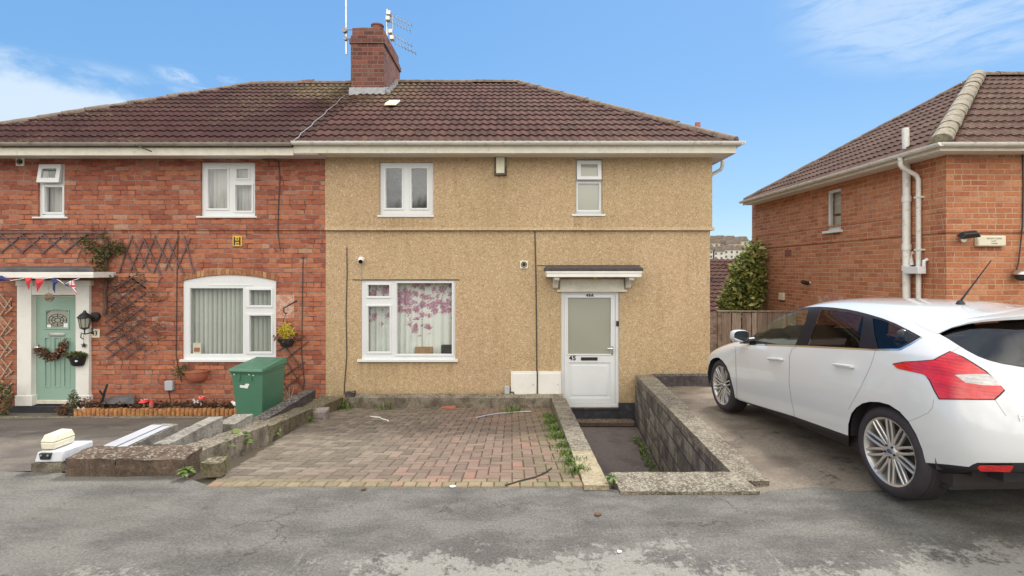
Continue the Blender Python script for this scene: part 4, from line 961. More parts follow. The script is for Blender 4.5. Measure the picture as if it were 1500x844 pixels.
rough('front_block','conc_brown',H8((-3.585,4.05),(-3.18,4.05),(-3.18,4.32),(-3.585,4.32),-.05,(.14,.145,.15,.15)),lw,.014,10,41)
rough('front_block','conc_brown',H8((-3.17,4.045),(-2.64,4.06),(-2.66,4.34),(-3.17,4.34),-.05,(.145,.13,.14,.155)),lw,.014,12,43)
rough('wall_length','conc',H8((-2.93,4.35),(-2.655,4.10),(-2.71,5.62),(-2.98,5.66),-.6,(.11,.13,-.06,-.085)),lw,.014,20,45)
rough('mossy_wall_length','moss',H8((-3.0,5.68),(-2.74,5.64),(-2.95,7.5),(-3.22,7.5),-1.0,(-.09,-.10,-.40,-.38)),lw,.016,18,46)
rough('mossy_wall_length','moss',H8((-3.22,7.52),(-2.96,7.52),(-3.02,9.0),(-3.4,9.0),-1.0,(-.42,-.43,-.62,-.58)),lw,.016,14,47)
dw=rough('sloping_kerb_wall','dark_beam',H8((-3.13,5.95),(-2.96,5.98),(-3.35,8.62),(-3.52,8.62),(-.42,-.42,-1.0,-1.0),(-.13,-.145,-.385,-.38)),None,.008,16,48)
tag(dw,'dark damp stone wall between the green bin and the mossy kerb','wall')
def beam(a,b,y0,y1,zt,th,seed,label,mat='beam',a1=None,b1=None):
    a1=a if a1 is None else a1; b1=b if b1 is None else b1
    t=rough('stone_beam',mat,H8((a,y0),(b,y0),(b1,y1),(a1,y1),zt-th,(zt,zt,zt,zt)),None,.007,14,seed); t['group']='loose stone beams beside the garden wall'
    return tag(t,label,'stone beam')
beam(-3.62,-3.37,4.36,5.1,.10,.30,51,'loose stone beam streaked with white paint, nearest the white box of the loose beams')
mb=MB(); mb.box(-3.60,-3.48,4.40,5.04,.104,.112); mb.box(-3.46,-3.385,4.40,5.0,.104,.111); st=mb.build('white_paint_streak',M['grey_pl'],bpy.data.objects['stone_beam'],bevel=.003)
beam(-3.14,-3.0,4.42,5.24,.134,.38,52,'loose stone beam resting behind the garden wall, the middle one of three')
beam(-3.15,-2.945,5.36,5.74,.02,.36,53,'short loose stone beam nearest the green bin')
# rocks and pot at the paving's left edge
def rock(name,label,cat,px,py,y,w_,d_,h_,mat,seed,amp=.02,cuts=5):
    c=P(px,py,y); t=rough(name,mat,H8((c.x-w_/2,y-d_/2),(c.x+w_/2,y-d_/2),(c.x+w_*.42,y+d_/2),(c.x-w_*.42,y+d_/2),c.z,(c.z+h_,c.z+h_*.95,c.z+h_*1.05,c.z+h_)),None,amp,cuts,seed)
    return tag(t,label,cat)
rock('rock','squarish mossy rock at the left front corner of the block paving','rock',316,693,4.12,.165,.13,.11,'moss',61,.012,6)
rock('brick','single red brick lying by the low wall at the back of the paving','brick',657,603,8.93,.26,.11,.085,'terracotta',63,.006,4)
rock('stone','small round grey stone on the low wall under the thin cable of the pebbledash wall','stone',514,581,9.1,.15,.12,.09,'dark_beam',65,.02,5)
rock('stone','pale grey weathered block lying like an upturned tub at the left edge of the paving','stone',468.5,619,7.6,.25,.24,.19,'path_rock',66,.012,6)
# ------------------------------------------------------------------ the brick house on the right
WX=7.05; RY=8.2
Q=thing('detached_house','orange brick house behind the white car, with white soil pipe and mossy hip tiles','house',(WX+2,RY,-.5))
s2=2.26
wy0,wy1=10.8,11.27
def wallx(name,y0,y1,z0,z1,holes,x,th,mat):   # side wall in the YZ plane facing -X
    mb=MB(); mb.panel(y0,y1,z0,z1,0,th,holes); mb.v=[(x+b,a,c) for a,b,c in mb.v]
    return mb.build(name,M[mat],Q)
hole=[(wy0,wy1,2.52,3.41)]
wallx('side_wall',RY+.26,14.8,s2,3.62,[(h[0],h[1],h[2],h[3]) for h in hole],WX-.02,.27,'brick_r')
wallx('side_wall',RY+.26,14.8,-1.2,s2-.004,[],WX,.25,'brick_r')
mb=MB(); mb.box(WX-.02,14,RY-.02,RY+.25,s2,3.62); mb.build('front_wall',M['brick_r'],Q)
mb=MB(); mb.box(WX,14,RY,RY+.25,-1.2,s2-.004); mb.build('front_wall',M['brick_r'],Q)
mb=MB(); mb.box(WX+.26,14,14.55,14.8,-1.2,3.6); mb.build('rear_wall',M['brick_r'],Q)
mb=MB(); mb.box(WX+.27,13.9,RY+.27,14.5,1.4,1.5); mb.build('upper_floor',M['dark_in'],Q)
# slightly paler rendered course line on the side wall
mb=MB(); mb.box(WX-.03,WX-.01,RY-.02,14.8,2.60,2.63); mb.build('pale_string',M['brick_r'],Q)
EX=6.67; EYr=7.87; ez=3.62; E2=14.6; rxx,ryy,rz=10.36,11.24,5.96
mb=MB(); mb.box(EX+.02,14,EYr+.02,RY-.02,3.52,3.535); mb.box(EX+.02,WX-.02,RY-.02,E2,3.52,3.535); mb.build('soffit',M['white_wood'],Q)
mb=MB(); mb.box(EX,14,EYr,EYr+.02,3.51,3.60); mb.box(EX,EX+.02,EYr+.02,E2,3.51,3.60); mb.build('fascia',M['cream'],Q,bevel=.003)
gutter('gutter',M['gutter_w'],Q,(EX-.06,EYr-.06,3.62),(14,EYr-.06,3.62)); gutter('gutter',M['gutter_w'],Q,(EX-.06,EYr-.1,3.62),(EX-.06,E2,3.62),out=Vector((-1,0,0)))
dx=rxx-EX; dy=ryy-EYr; Vf=Vector((0,dy,rz-ez)); Lf=Vf.length; Vl=Vector((dx,0,rz-ez)); Ll=Vl.length
q1=tiled('roof',M['roof_r'],Q,(0,EYr-.03,ez-.02),(1,0,0),Vf,lambda v:EX+v/Lf*dx,lambda v:14,12,Lf/12,seed=31)
tiled('side_roof',M['roof_r'],Q,(EX-.03,0,ez-.02),(0,1,0),Vl,lambda v:EYr+v/Ll*dy,lambda v:E2-v/Ll*(E2-ryy),13,Ll/13,seed=32)
mb=MB(); mb.face([(EX,E2,ez),(14,E2,ez),(14,ryy,rz),(rxx,ryy,rz)]); mb.build('rear_roof',M['roof_r'],Q,fix=False)
ridge_run('hip_tiles',M['ridge_pale'],q1,(EX+.03,EYr+.03,ez+.06),(rxx,ryy,rz+.03),.15,.45,seed=33)
ridge_run('ridge_tiles',M['ridge'],q1,(rxx,ryy,rz+.02),(14,ryy,rz+.02),.12,seed=34)
ridge_run('hip_tiles',M['ridge'],q1,(EX+.03,E2-.03,ez+.05),(rxx,ryy,rz+.02),.09,seed=35)
# side window
mb=MB(); g=(wy0+.05,wy1-.05,2.52+.06,3.41-.06); mb.panel(wy0,wy1,2.52,3.41,.03,.1,[g]); mb.v=[(WX-.02+b,a,c) for a,b,c in mb.v]; w=mb.build('window',M['upvc'],Q,bevel=.004)
mb=MB(); mb.face([(WX+.03,g[0],g[2]),(WX+.03,g[1],g[2]),(WX+.03,g[1],g[3]),(WX+.03,g[0],g[3])]); mb.build('pane',M['glass'],w,fix=False)
mb=MB(); mb.box(WX+.15,WX+.16,wy0-.05,wy1+.05,2.9,3.45); mb.box(WX+.15,WX+.16,wy0-.05,wy1+.05,2.5,2.84); mb.build('roller_blind',M['cream_cloth'],w)
mb=MB(); mb.box(WX-.10,WX+.04,wy0-.06,wy1+.06,2.46,2.515); mb.build('sill',M['upvc'],w,bevel=.004)
# pipes
def PXw(px,x=WX): return x*F/(px-750)        # depth of a pixel column on a plane of constant x
y1=PXw(1328,6.95); y2=PXw(1345.5,6.97)
mb=MB(); mb.tube([(6.95,y1,-1),(6.95,y1,3.42)],.060,14); mb.tube([(6.95,y1,3.42),(6.93,y1,4.15)],.055,14)
for zz in (Z(393,y1),Z(362,y1),.9,2.9): mb.tube([(6.95,y1,zz-.05),(6.95,y1,zz+.05)],.072,14)
mb.build('soil_pipe',M['gutter_w'],Q,smooth=True)
mb=MB(); mb.tube([(6.62,y2-.05,3.6),(6.62,y2-.05,3.45),(6.66,y2-.04,3.40),(6.93,y2,3.28),(6.97,y2,3.2),(6.97,y2,-1)],.038,12)
for zz in (2.9,2.0,.9): mb.box(6.93,7.05,y2-.05,y2+.05,zz-.015,zz+.015)
mb.build('downpipe',M['gutter_w'],Q,smooth=True)
mb=MB(); zt=Z(390.5,y2); zb=Z(401,y2); mb.hexa(H8((6.83,y2-.16),(6.97,y2-.16),(6.97,y2+.16),(6.83,y2+.16),zb,zt)); mb.tube([(6.98,y2-.1,zt),(6.98,y2-.1,zt+.09),(7.04,y2-.1,zt+.12)],.03,8); mb.build('hopper',M['upvc'],Q,bevel=.006)
mb=MB(); mb.tube([(6.99,PXw(1341),zt+.02),(7.0,PXw(1337),zt+.2),(7.05,PXw(1337),zt+.25)],.035,8); mb.build('branch_pipe',M['gutter_w'],Q,smooth=True)
# front fittings
def PR(px,py,y=RY): return P(px,py,y)
cable(Q,[(1498,225),(1499,270),(1498,330),(1492,385),(1489,395)],.010,RY-.02)
fl=thing('floodlight','black floodlight on a bracket beside the wide cream alarm box','floodlight',PR(1412,345))
c=PR(1420,344,RY-.18); mb=MB(); Mx=Matrix.Translation(c)@Matrix.Rotation(R(35),4,'X')@Matrix.Rotation(R(-8),4,'Y')
mb.hexa([(-.15,-.06,-.03),(.15,-.06,-.03),(.15,.06,-.03),(-.15,.06,-.03),(-.10,-.04,.05),(.10,-.04,.05),(.10,.04,.05),(-.10,.04,.05)],M=Mx); mb.build('housing',M['black'],fl,bevel=.01)
mb=MB(); mb.hexa([(-.13,-.05,-.034),(.13,-.05,-.034),(.13,.05,-.034),(-.13,.05,-.034),(-.13,-.05,-.03),(.13,-.05,-.03),(.13,.05,-.03),(-.13,.05,-.03)],M=Mx); mb.build('glass',M['frost'],fl)
mb=MB(); a=PR(1408,350,RY); mb.tube([(a.x,RY,a.z),(a.x,RY-.06,a.z),(a.x+.04,RY-.14,a.z+.03),(c.x-.02,c.y,c.z)],.018,8); mb.lathe([(0,0),(.05,0),(.05,.05),(0,.06)],at(a.x,RY,a.z-.01),12); mb.build('bracket',M['chrome'],fl,smooth=True)
a=(X(1433,RY-.08),X(1474.5,RY-.08),Z(361,RY-.08),Z(345,RY-.08)); al=thing('alarm_box','wide cream alarm box with faint lettering on the orange brick wall beside a floodlight','alarm box',((a[0]+a[1])/2,RY,a[2]))
mb=MB(); mb.box(a[0],a[1],RY-.08,RY,a[2],a[3]); mb.build('cover',M['cream_pl'],al,bevel=.02)
cx=(a[0]+a[1])/2; lt=plain('faded_lettering',(.35,.33,.27),.6)
text_mesh('SECURITY ALARM',.030,at(cx+.03,RY-.0815,a[3]-.05),lt,'lettering',al,.0008,.001); text_mesh('ALARM',.024,at(cx+.02,RY-.0815,a[3]-.09),lt,'lettering',al,.0008,.0008); text_mesh('01179 000000' if 0 else 'SYSTEMS',.026,at(cx+.03,RY-.0815,a[3]-.13),lt,'lettering',al,.0008,.001)
cw=thing('coach_lamp','grey metal wall lamp under the hanging cable on the orange brick wall','wall lamp',PR(1494,402))
c=PR(1497,402,RY-.12); mb=MB(); mb.lathe([(0,.08),(.05,.075),(.11,.03),(.12,0),(.10,-.01)],Matrix.Translation(c),16); mb.build('shade',M['metal'],cw,smooth=True)
mb=MB(); mb.lathe([(.085,-.01),(.08,-.07),(.04,-.10),(0,-.105)],Matrix.Translation(c),16); mb.build('bulb_housing',M['black'],cw,smooth=True)
mb=MB(); mb.tube([(c.x,RY,c.z+.05),(c.x,c.y,c.z+.06)],.02,8); mb.build('arm',M['metal'],cw)
# side fittings
yy=PXw(1184,7.0); sc=thing('security_camera','small black security camera on the side wall of the orange brick house','security camera',(WX,yy,Z(414,yy)))
mb=MB(); mb.lathe([(0,-.09),(.045,-.085),(.05,.05),(.03,.09),(0,.09)],Matrix.Translation((WX-.13,yy,Z(414,yy)))@Matrix.Rotation(R(-75),4,'Y'),14); mb.build('housing',M['black'],sc,smooth=True)
mb=MB(); mb.tube([(WX,yy,Z(414,yy)),(WX-.1,yy,Z(414,yy))],.02,8); mb.build('mount',M['white'],sc)
yy=PXw(1146.5); mb=MB(); zz=Z(434.5,yy); mb.box(WX-.05,WX,yy-.12,yy+.12,zz-.09,zz+.09); mb.build('cable_box',M['cream_pl'],Q,bevel=.01)
ya,yb=PXw(1197,WX-.004),PXw(1235,WX-.004); mb=MB(); mb.face([(WX-.004,ya,.88),(WX-.004,yb,.98),(WX-.004,yb,1.12),(WX-.004,ya,1.06)]); mb.build('white_patch',t.m,Q,fix=False)
yy=PXw(1154.5); mb=MB(); zz=Z(371,yy); mb.box(WX-.006,WX+.01,yy-.14,yy+.14,zz-.08,zz+.08); mb.build('air_brick',M['brick_c'],Q)

# ------------------------------------------------------------------ fence, laurel, far houses
fe=thing('wooden_fence','weathered brown close-boarded wooden fence across the gap between the houses','fence',(5.3,12.5,-.8))
fy=12.5; ft=Z(457,fy); xl=X(1057,fy); 
rnd=random.Random(9)
def boards(x0,x1,name):
    mb=MB(); x=x0
    while x<x1:
        w_=.10; z=ft-.02; o_=.03*(int(x*1000)%2); mb.hexa([(x,fy-o_,-.75),(x+w_,fy-.03-o_,-.75),(x+w_,fy-.01-o_,-.75),(x,fy+.01-o_,-.75),(x,fy-o_,z),(x+w_,fy-.03-o_,z),(x+w_,fy-.01-o_,z),(x,fy+.01-o_,z)]); x+=.125*rnd.uniform(.95,1.05)
    return mb.build(name,M['board'],fe)
boards(xl,6.95,'board_panel')
mb=MB(); z=-.7
while z<ft-.12: mb.box(3.75,xl-.12,fy-.015,fy+.005,z,z+.12); z+=.13
mb.build('slat_panel',M['wood_fence'],fe,bevel=.004)
for x in (xl-.06,5.75+.45,6.95): 
    mb=MB(); mb.box(x-.05,x+.05,fy-.03,fy+.07,-.8,ft+.02); mb.build('fence_post',M['wood_fence'],fe,bevel=.006)
mb=MB(); mb.box(xl-.12,6.98,fy-.06,fy+.03,ft+.0,ft+.035); mb.build('capping_rail',M['wood_fence'],fe,bevel=.004)
t_=thing('laurel_bush','tall sunlit laurel bush with glossy yellow green leaves above the wooden fence','bush',(6.3,14,-1.4))
def leaves(name,mat,parent,cs,n,size,seed,flat=.5,shape=None):
    rnd=random.Random(seed); mb=MB()
    for _ in range(n):
        c,r=cs[rnd.choices(range(len(cs)),[x[1][0]*x[1][1]*x[1][2] for x in cs])[0]]
        while True:
            p=Vector((rnd.uniform(-1,1),rnd.uniform(-1,1),rnd.uniform(-1,1)))
            if .3<p.length<1: break
        p=p.normalized()*(p.length**.5)
        q=Vector(c)+Vector((p.x*r[0],p.y*r[1],p.z*r[2]))
        d=Vector((rnd.gauss(0,1),rnd.gauss(0,1),rnd.gauss(.2,.7))).normalized(); s_=d.cross(Vector((rnd.gauss(0,1),rnd.gauss(0,1),rnd.gauss(0,1)))).normalized(); L=size*rnd.uniform(.6,1.3); W=L*flat
        m=q+d*L*.5+d.cross(s_)*L*.08
        mb.face([q,m+s_*W*.5,q+d*L,m-s_*W*.5])
    return mb.build(name,M[mat],parent,fix=False)
cs=[((6.3,14,.4),(.52,.6,1.1)),((6.55,14.1,1.2),(.45,.5,.9)),((6.74,14.1,1.85),(.24,.4,.62)),((5.98,13.8,.25),(.26,.4,.45)),((6.12,13.9,.95),(.24,.3,.3)),((6.42,13.9,1.7),(.2,.3,.3)),((6.6,13.8,2.25),(.13,.2,.22)),((6.2,13.7,1.35),(.13,.2,.16))]
leaves('crown','leaf',t_,cs,6500,.15,3,.45)
mb=MB(); mb.tube([(6.4,14,-1.6),(6.4,14,0),(6.55,14,1.5)],[.09,.07,.03],8)
for i in range(8): mb.tube([(6.4,14,-.3+i*.2),(6.4+.5*math.cos(i*2.2),14+.4*math.sin(i*2.2),.3+i*.22)],[.03,.012],6)
mb.build('trunk',M['twig'],t_,smooth=True)
# a brown roof lower down the hill, then houses on the far hillside
b=thing('lower_house','house lower down the hill behind the pebbledash house, only its long brown tiled roof showing','house',(9,27,-4))
def sroof(x0,x1,y0,z0,y1,z1,par,mat='roof_c',rows=18,seed=3):
    V=Vector((0,y1-y0,z1-z0)); return tiled('roof',M[mat],par,(0,y0,z0),(1,0,0),V,lambda v:x0,lambda v:x1,rows,V.length/rows,per=.3,amp=.04,lip=.05,seed=seed)
sroof(7,14,22,-1.0,29,2.25,b)
mb=MB(); mb.box(7.2,13.8,22.4,36,-7,-1.1); mb.face([(7,29,2.25),(14,29,2.25),(14,36,-1),(7,36,-1)]); mb.build('wall',M['conc'],b,fix=False)
pale=plain('far_render_pale',(.62,.60,.55),.9,var=.08,scale=1); pale2=plain('far_render_buff',(.50,.45,.36),.9,var=.08,scale=1); rfar=plain('far_roof',(.24,.19,.16),.9,var=.15,scale=1); wfar=plain('far_window',(.12,.13,.14),.3)
rnd=random.Random(12)
k=0; spots=[(1038,366,150),(1053,368,150),(1068,366,155),(1046,356,200),(1061,357,205),(1077,357,200),(1040,352,240),(1070,352,245),(1088,353,240),(1084,366,160),(1055,351.5,250)]
words=['pale rendered house in the lowest far row, at the pebbledash corner','pale rendered house in the lowest far row, second from the pebbledash corner','pale rendered house in the lowest far row, third from the pebbledash corner','buff house in the middle row of the far hillside, nearest the pebbledash corner','buff house in the middle row of the far hillside, second from the pebbledash corner','buff house in the middle row of the far hillside, close to the laurel top','tiny far house on the skyline beside the pebbledash corner','tiny far house on the skyline left of the laurel top','tiny far house on the skyline just above the laurel','pale rendered house in the lowest far row, half hidden by the laurel','tiny far house midway along the skyline gap between the two houses']
for (px,py,y),wd in zip(spots,words):
    c=P(px,py,y); hw=y*.0115; hh=y*.016; 
    h=thing('hillside_house',wd,'house',(c.x,y,c.z-hh),'houses on the far hillside')
    m_=pale if py>360 else pale2
    mb=MB(); mb.box(c.x-hw,c.x+hw,y,y+6,c.z-hh*1.6,c.z); mb.build('wall',m_,h)
    mb=MB(); mb.prism([(c.x-hw*1.05,c.z),(c.x+hw*1.05,c.z),(c.x+hw*.6,c.z+hh*.55),(c.x-hw*.6,c.z+hh*.55)],y-.3,y+6.3,'y'); mb.build('roof',rfar,h)
    for sx in (-.5,.45):
        for sz in (.3,.85):
            mb=MB(); mb.box(c.x+sx*hw-hw*.17,c.x+sx*hw+hw*.17,y-.05,y+.05,c.z-hh*sz-hh*.13,c.z-hh*sz+hh*.13); mb.build('window',wfar,h)
# hillside with clumps of trees
mb=MB(); xs=fr(10,160,30); ys=fr(80,330,24)
from mathutils import noise as mn
g=[[mb.V((x,y,3.7+(y-150)*.063+mn.noise(Vector((x*.03,y*.03,0)))*2.5)) for x in xs] for y in ys]
for a,b in zip(g,g[1:]):
    for i in range(len(xs)-1): mb.fi([a[i],a[i+1],b[i+1],b[i]])
struct(mb.build('hillside',M['hill'],None,smooth=True,angle=0))
M['far_leaf']=leafmat('far_tree_leaf',[(0,(.10,.11,.05)),(.6,(.17,.17,.09)),(1,(.26,.22,.14))],.8)
cs=[]; rnd=random.Random(8)
for i in range(46):
    y=rnd.uniform(255,330) if i%3 else rnd.uniform(160,240); px=rnd.uniform(1030,1100); c=P(px,395,y); z=3.7+(y-150)*.063
    cs.append(((c.x,y,z+1.0),(y*(.012 if i%3 else .005),3,y*(.009 if i%3 else .004))))
stuff(leaves('distant_trees','far_leaf',None,cs,9000,1.1,5,.8))
# ------------------------------------------------------------------ things round the houses
# wheelie bin
by=8.35; bz=zl(by)+.0; BX=(381-750)/F*by
bn=thing('wheelie_bin','green wheelie bin with white marks in front of the arched window','wheelie bin',(BX,by,bz))
RB=Matrix.Translation((BX,by,bz))@Matrix.Rotation(R(-6),4,'Z')
def taper(mb,x0,x1,y0,y1,z0,z1,k,kf=None): 
    # front (y0) leans outward towards the top
    mb.hexa([(x0+k,y0+k*1.6,z0),(x1-k,y0+k*1.6,z0),(x1-k,y1,z0),(x0+k,y1,z0),(x0,y0,z1),(x1,y0,z1),(x1,y1,z1),(x0,y1,z1)],M=RB)
sc=Z(537,by)-bz
mb=MB(); taper(mb,-.265,.265,-.36,.30,.02,sc,.055); mb.box(-.272,.272,-.37,.31,sc-.05,sc+.0,M=RB); mb.box(-.13,-.11,-.372,-.33,sc-.16,sc-.05,M=RB); mb.box(.07,.09,-.372,-.33,sc-.16,sc-.05,M=RB)
mb.build('body',M['green_bin'],bn,bevel=.018,seg=3)
mb=MB(); h=sc+.004
mb.hexa([(-.29,-.41,h-.02),(.29,-.41,h-.02),(.285,.33,h),(-.285,.33,h),(-.28,-.40,h+.03),(.28,-.40,h+.03),(.27,.33,h+.10),(-.27,.33,h+.10)],M=RB)
mb.hexa([(-.22,-.33,h+.03),(.22,-.33,h+.03),(.22,.26,h+.08),(-.22,.26,h+.08),(-.19,-.29,h+.052),(.19,-.29,h+.052),(.19,.22,h+.10),(-.19,.22,h+.10)],M=RB)
mb.build('lid',M['green_bin'],bn,bevel=.014,seg=3)
mb=MB(); mb.tube([RB@Vector((-.24,.38,h+.06)),RB@Vector((.24,.38,h+.06))],.016,8); mb.build('handle',M['green_bin'],bn,smooth=True)
for sx in (-.27,.27):
    mb=MB(); Mx=RB@Matrix.Translation((sx,.26,.10))@Matrix.Rotation(R(90),4,'Y'); mb.lathe([(0,-.025),(.09,-.025),(.10,-.015),(.10,.015),(.09,.025),(0,.025)],Mx,18); mb.build('wheel',M['rubber'],bn,smooth=True)
def onface(u,z): # on front face
    k=.055*(1-(z-.02)/(sc-.02)); return RB@Vector((u,-.36+k*1.6-.004,z))
mb=MB(); mb.face([onface(-.13,.60),onface(.0,.585),onface(.04,.66),onface(-.02,.665),onface(-.05,.635),onface(-.12,.64)]); mb.build('white_sticker',M['white'],bn,fix=False)
mb=MB()
for u,z in ((.03,.80),(.075,.82),(.10,.79),(-.22,.80)): mb.face([onface(u,z),onface(u+.022,z),onface(u+.022,z+.018),onface(u,z+.022)])
mb.build('paint_spot',M['white'],bn,fix=False)

# white lidded box standing on a pale box at the street corner
tb=thing('meter_box','pale grey plastic box with dark latch at the street end of the garden wall','plastic box',P(95,672,4.05))
def hexpx(mb,front,back,yf,yb):   # front: 4 px corners (bl,br,tr,tl) at depth yf, back the same at yb
    f=[P(a,b,yf) for a,b in front]; k=[P(a,b,yb) for a,b in back]
    mb.hexa([f[0],f[1],k[1],k[0],f[3],f[2],k[2],k[3]])
rough('base_stone','conc',H8((-3.95,4.15),(-3.71,4.15),(-3.70,4.36),(-3.94,4.36),-.02,.068),tb,.008,5,71)
yb_=4.0; a=P(52,676,yb_); b_=P(92,676,yb_); zt=P(52,661,yb_).z
mb=MB(); zb=.072; zt=.165; p0=(-3.93,4.15); p1=(-3.70,4.16); L_=.27
mb.hexa([(p0[0],p0[1],zb),(p1[0],p1[1],zb),(p1[0]+.03,p1[1]+L_,zb),(p0[0]+.03,p0[1]+L_,zb),(p0[0]+.01,p0[1]+.02,zt-.01),(p1[0]-.005,p1[1]+.01,zt),(p1[0]+.03,p1[1]+L_,zt),(p0[0]+.03,p0[1]+L_,zt)])
mb.build('body',M['pale_box'],tb,bevel=.012)
mb=MB(); c=(-3.84,4.145,.128); mb.prism([(c[0]-.045,c[2]+.022),(c[0]+.05,c[2]+.022),(c[0]+.042,c[2]-.03),(c[0]-.035,c[2]-.03)],c[1],c[1]+.03,'y'); mb.build('latch',M['black'],tb,bevel=.004)
for dx_ in (-.025,.03): 
    mb=MB(); mb.lathe([(0,.004),(.008,.003),(.009,0)],at(c[0]+dx_,c[1]-.001,c[2]+.006),10); mb.build('screw',M['chrome'],tb)
cb=thing('cream_box','cream plastic box with a raised lid standing on the pale grey box beside the street','plastic box',(-3.62,4.25,.17))
Mx=Matrix.Translation((-3.845,4.26,.168))@Matrix.Rotation(R(-4),4,'Z')@Matrix.Scale(.60,4,(1,0,0))@Matrix.Scale(.72,4,(0,1,0))@Matrix.Scale(.74,4,(0,0,1))
mb=MB(); mb.hexa([(-.095,-.10,0),(.085,-.10,0),(.085,.16,0),(-.095,.16,0),(-.105,-.105,.075),(.095,-.105,.075),(.095,.165,.075),(-.105,.165,.075)],M=Mx); mb.build('tray',M['cream_pl'],cb,bevel=.008)
mb=MB(); mb.hexa([(-.108,-.108,.079),(.098,-.108,.079),(.098,.168,.079),(-.108,.168,.079),(-.085,-.075,.155),(.07,-.075,.150),(.075,.14,.16),(-.08,.14,.165)],M=Mx); mb.build('lid',M['cream_pl'],cb,bevel=.008)

# log roll edging and bed
for (pa,pb,lab) in ((112,228,'half-round log edging along the flower bed, the length nearest the sage green door'),(229,347,'half-round log edging along the flower bed, the length nearest the green bin')):
    t_=thing('log_edging',lab,'edging',(X(pa),8.9,-.93),'log edging along the bed'); x=X(pa,8.9); k=0; rnd=random.Random(pa)
    mb=MB()
    while x<X(pb,8.9):
        h_=rnd.uniform(-.012,.012); mb.lathe([(.038,-.1),(.038,.185+h_),(.030,.195+h_),(0,.197+h_)],Matrix.Translation((x,8.9,-.98)),10); x+=.078
    mb.build('log_row',M['log'],t_,smooth=True)
    mb=MB(); mb.box(X(pa,8.9),X(pb,8.9),8.93,8.94,-.95,-.85); mb.build('wire',M['black'],t_)
rnd=random.Random(77)
so_=rough('soil','soil',H8((X(112,8.95),8.93),(X(345,8.95),8.93),(X(345,9.2),9.24),(X(112,9.2),9.24),-1.1,(-.83,-.84,-.78,-.77)),None,.025,30,78); stuff(so_)
ll=leaves('leaf_litter','litter',None,[(((X(p_,9.08)),9.08,-.76),(.28,.1,.045)) for p_ in range(118,345,22)],900,.06,79,.6); stuff(ll)
sl_=thing('slate_slab','grey slate slab leaning in the flower bed right of the sage green door','slab',P(172,590,9.1))
mb=MB(); q=[P(149,592,9.0),P(195,592,9.0),P(195,580.5,9.15),P(168,582,9.15),P(150,585,9.15)]; f=[Vector(v) for v in q]; 
n0=[mb.V(v) for v in f]; n1=[mb.V(v+Vector((0,.03,.012))) for v in f]; mb.fi(n0); mb.fi(n1[::-1]); 
for k in range(5): mb.fi([n0[k],n1[k],n1[(k+1)%5],n0[(k+1)%5]])
mb.build('slab',M['slate'],sl_)
def toadstool(px,py,y,h_,r,lab,tilt=0):
    c=P(px,py,y); t_=thing('toadstool_ornament',lab,'garden ornament',(c.x,y,c.z),'red toadstool ornaments in the bed')
    mb=MB(); mb.tube([(c.x,y,c.z),(c.x+tilt*.5,y,c.z+h_*.5),(c.x+tilt,y,c.z+h_)],[.016,.012,.010],8); mb.build('stalk',M['white'],t_,smooth=True)
    mb=MB(); mb.lathe([(0,r*.62),(r*.5,r*.5),(r*.85,r*.2),(r,-.0),(r*.9,-.01),(0,.01)],Matrix.Translation((c.x+tilt,y,c.z+h_)),18); cp=mb.build('cap',M['red'],t_,smooth=True)
    mb=MB()
    for a in range(7):
        th=a*.9+.3; ph=.45+.3*(a%2); d_=Vector((math.cos(th)*math.sin(ph)*r,math.sin(th)*math.sin(ph)*r-.0,r*.62*math.cos(ph)*.95)); mb.lathe([(0,.004),(.008,.003),(.009,-.003)],Matrix.Translation(Vector((c.x+tilt,y,c.z+h_))+d_),8)
    mb.build('white_dots',M['white'],cp,smooth=True)
toadstool(211,597,9.05,.10,.085,'red toadstool ornament on a short stalk between the slate slab and the grey cable box')
toadstool(295,594,9.05,.12,.07,'red toadstool ornament on a thin white stalk under the arched window, beside a white butterfly')
def ornament(name,lab,px,py,y,mat,build):
    c=P(px,py,y); t_=thing(name,lab,'garden ornament',(c.x,y,c.z)); build(c,t_,mat)
def gnome(c,t_,mat):
    mb=MB(); mb.lathe([(0,0),(.035,0),(.04,.04),(.03,.09),(0,.10)],Matrix.Translation(c),12); mb.build('body',M['terracotta'],t_,smooth=True)
    mb=MB(); mb.lathe([(.03,.09),(.015,.13),(0,.16)],Matrix.Translation(c),12); mb.build('hat',M['flag_red'],t_,smooth=True)
ornament('small_figure','small terracotta figure in the bed just right of the first red toadstool',222,597,8.98,None,gnome)
def butterfly(c,t_,mat):
    for s in (-1,1):
        mb=MB(); mb.prism([(c.x,c.z),(c.x+s*.05,c.z+.05),(c.x+s*.06,c.z+.02),(c.x+s*.035,c.z-.005),(c.x+s*.045,c.z-.035),(c.x+s*.012,c.z-.03)],c.y+.004*s,c.y+.012+.004*s,'y'); mb.build('wing',M['pale_box'],t_)
    mb=MB(); mb.tube([(c.x,c.y,c.z-.14),(c.x,c.y,c.z+.03)],.005,6); mb.build('stake',M['black'],t_)
ornament('butterfly_ornament','pale blue butterfly ornament on a stake beside the thin stalked toadstool',287,588,9.0,None,butterfly)
ornament('butterfly_ornament','pale blue butterfly ornament low in the bed by the sage green door',118,600,8.88,None,butterfly)
def bird(c,t_,mat):
    mb=MB(); mb.lathe([(0,-.05),(.03,-.035),(.042,0),(.03,.035),(.012,.06),(0,.065)],Matrix.Translation(c)@Matrix.Rotation(R(-60),4,'Y'),14); mb.build('body',M['white'],t_,smooth=True)
    mb=MB(); mb.lathe([(0,-.025),(.022,-.01),(.022,.01),(0,.028)],Matrix.Translation(c+Vector((-.055,0,.035))),12); mb.build('head',M['white'],t_,smooth=True)
    mb=MB(); mb.tube([(c.x,c.y,c.z-.05),(c.x,c.y,c.z-.1)],.012,6); mb.build('stand',M['soil'],t_)
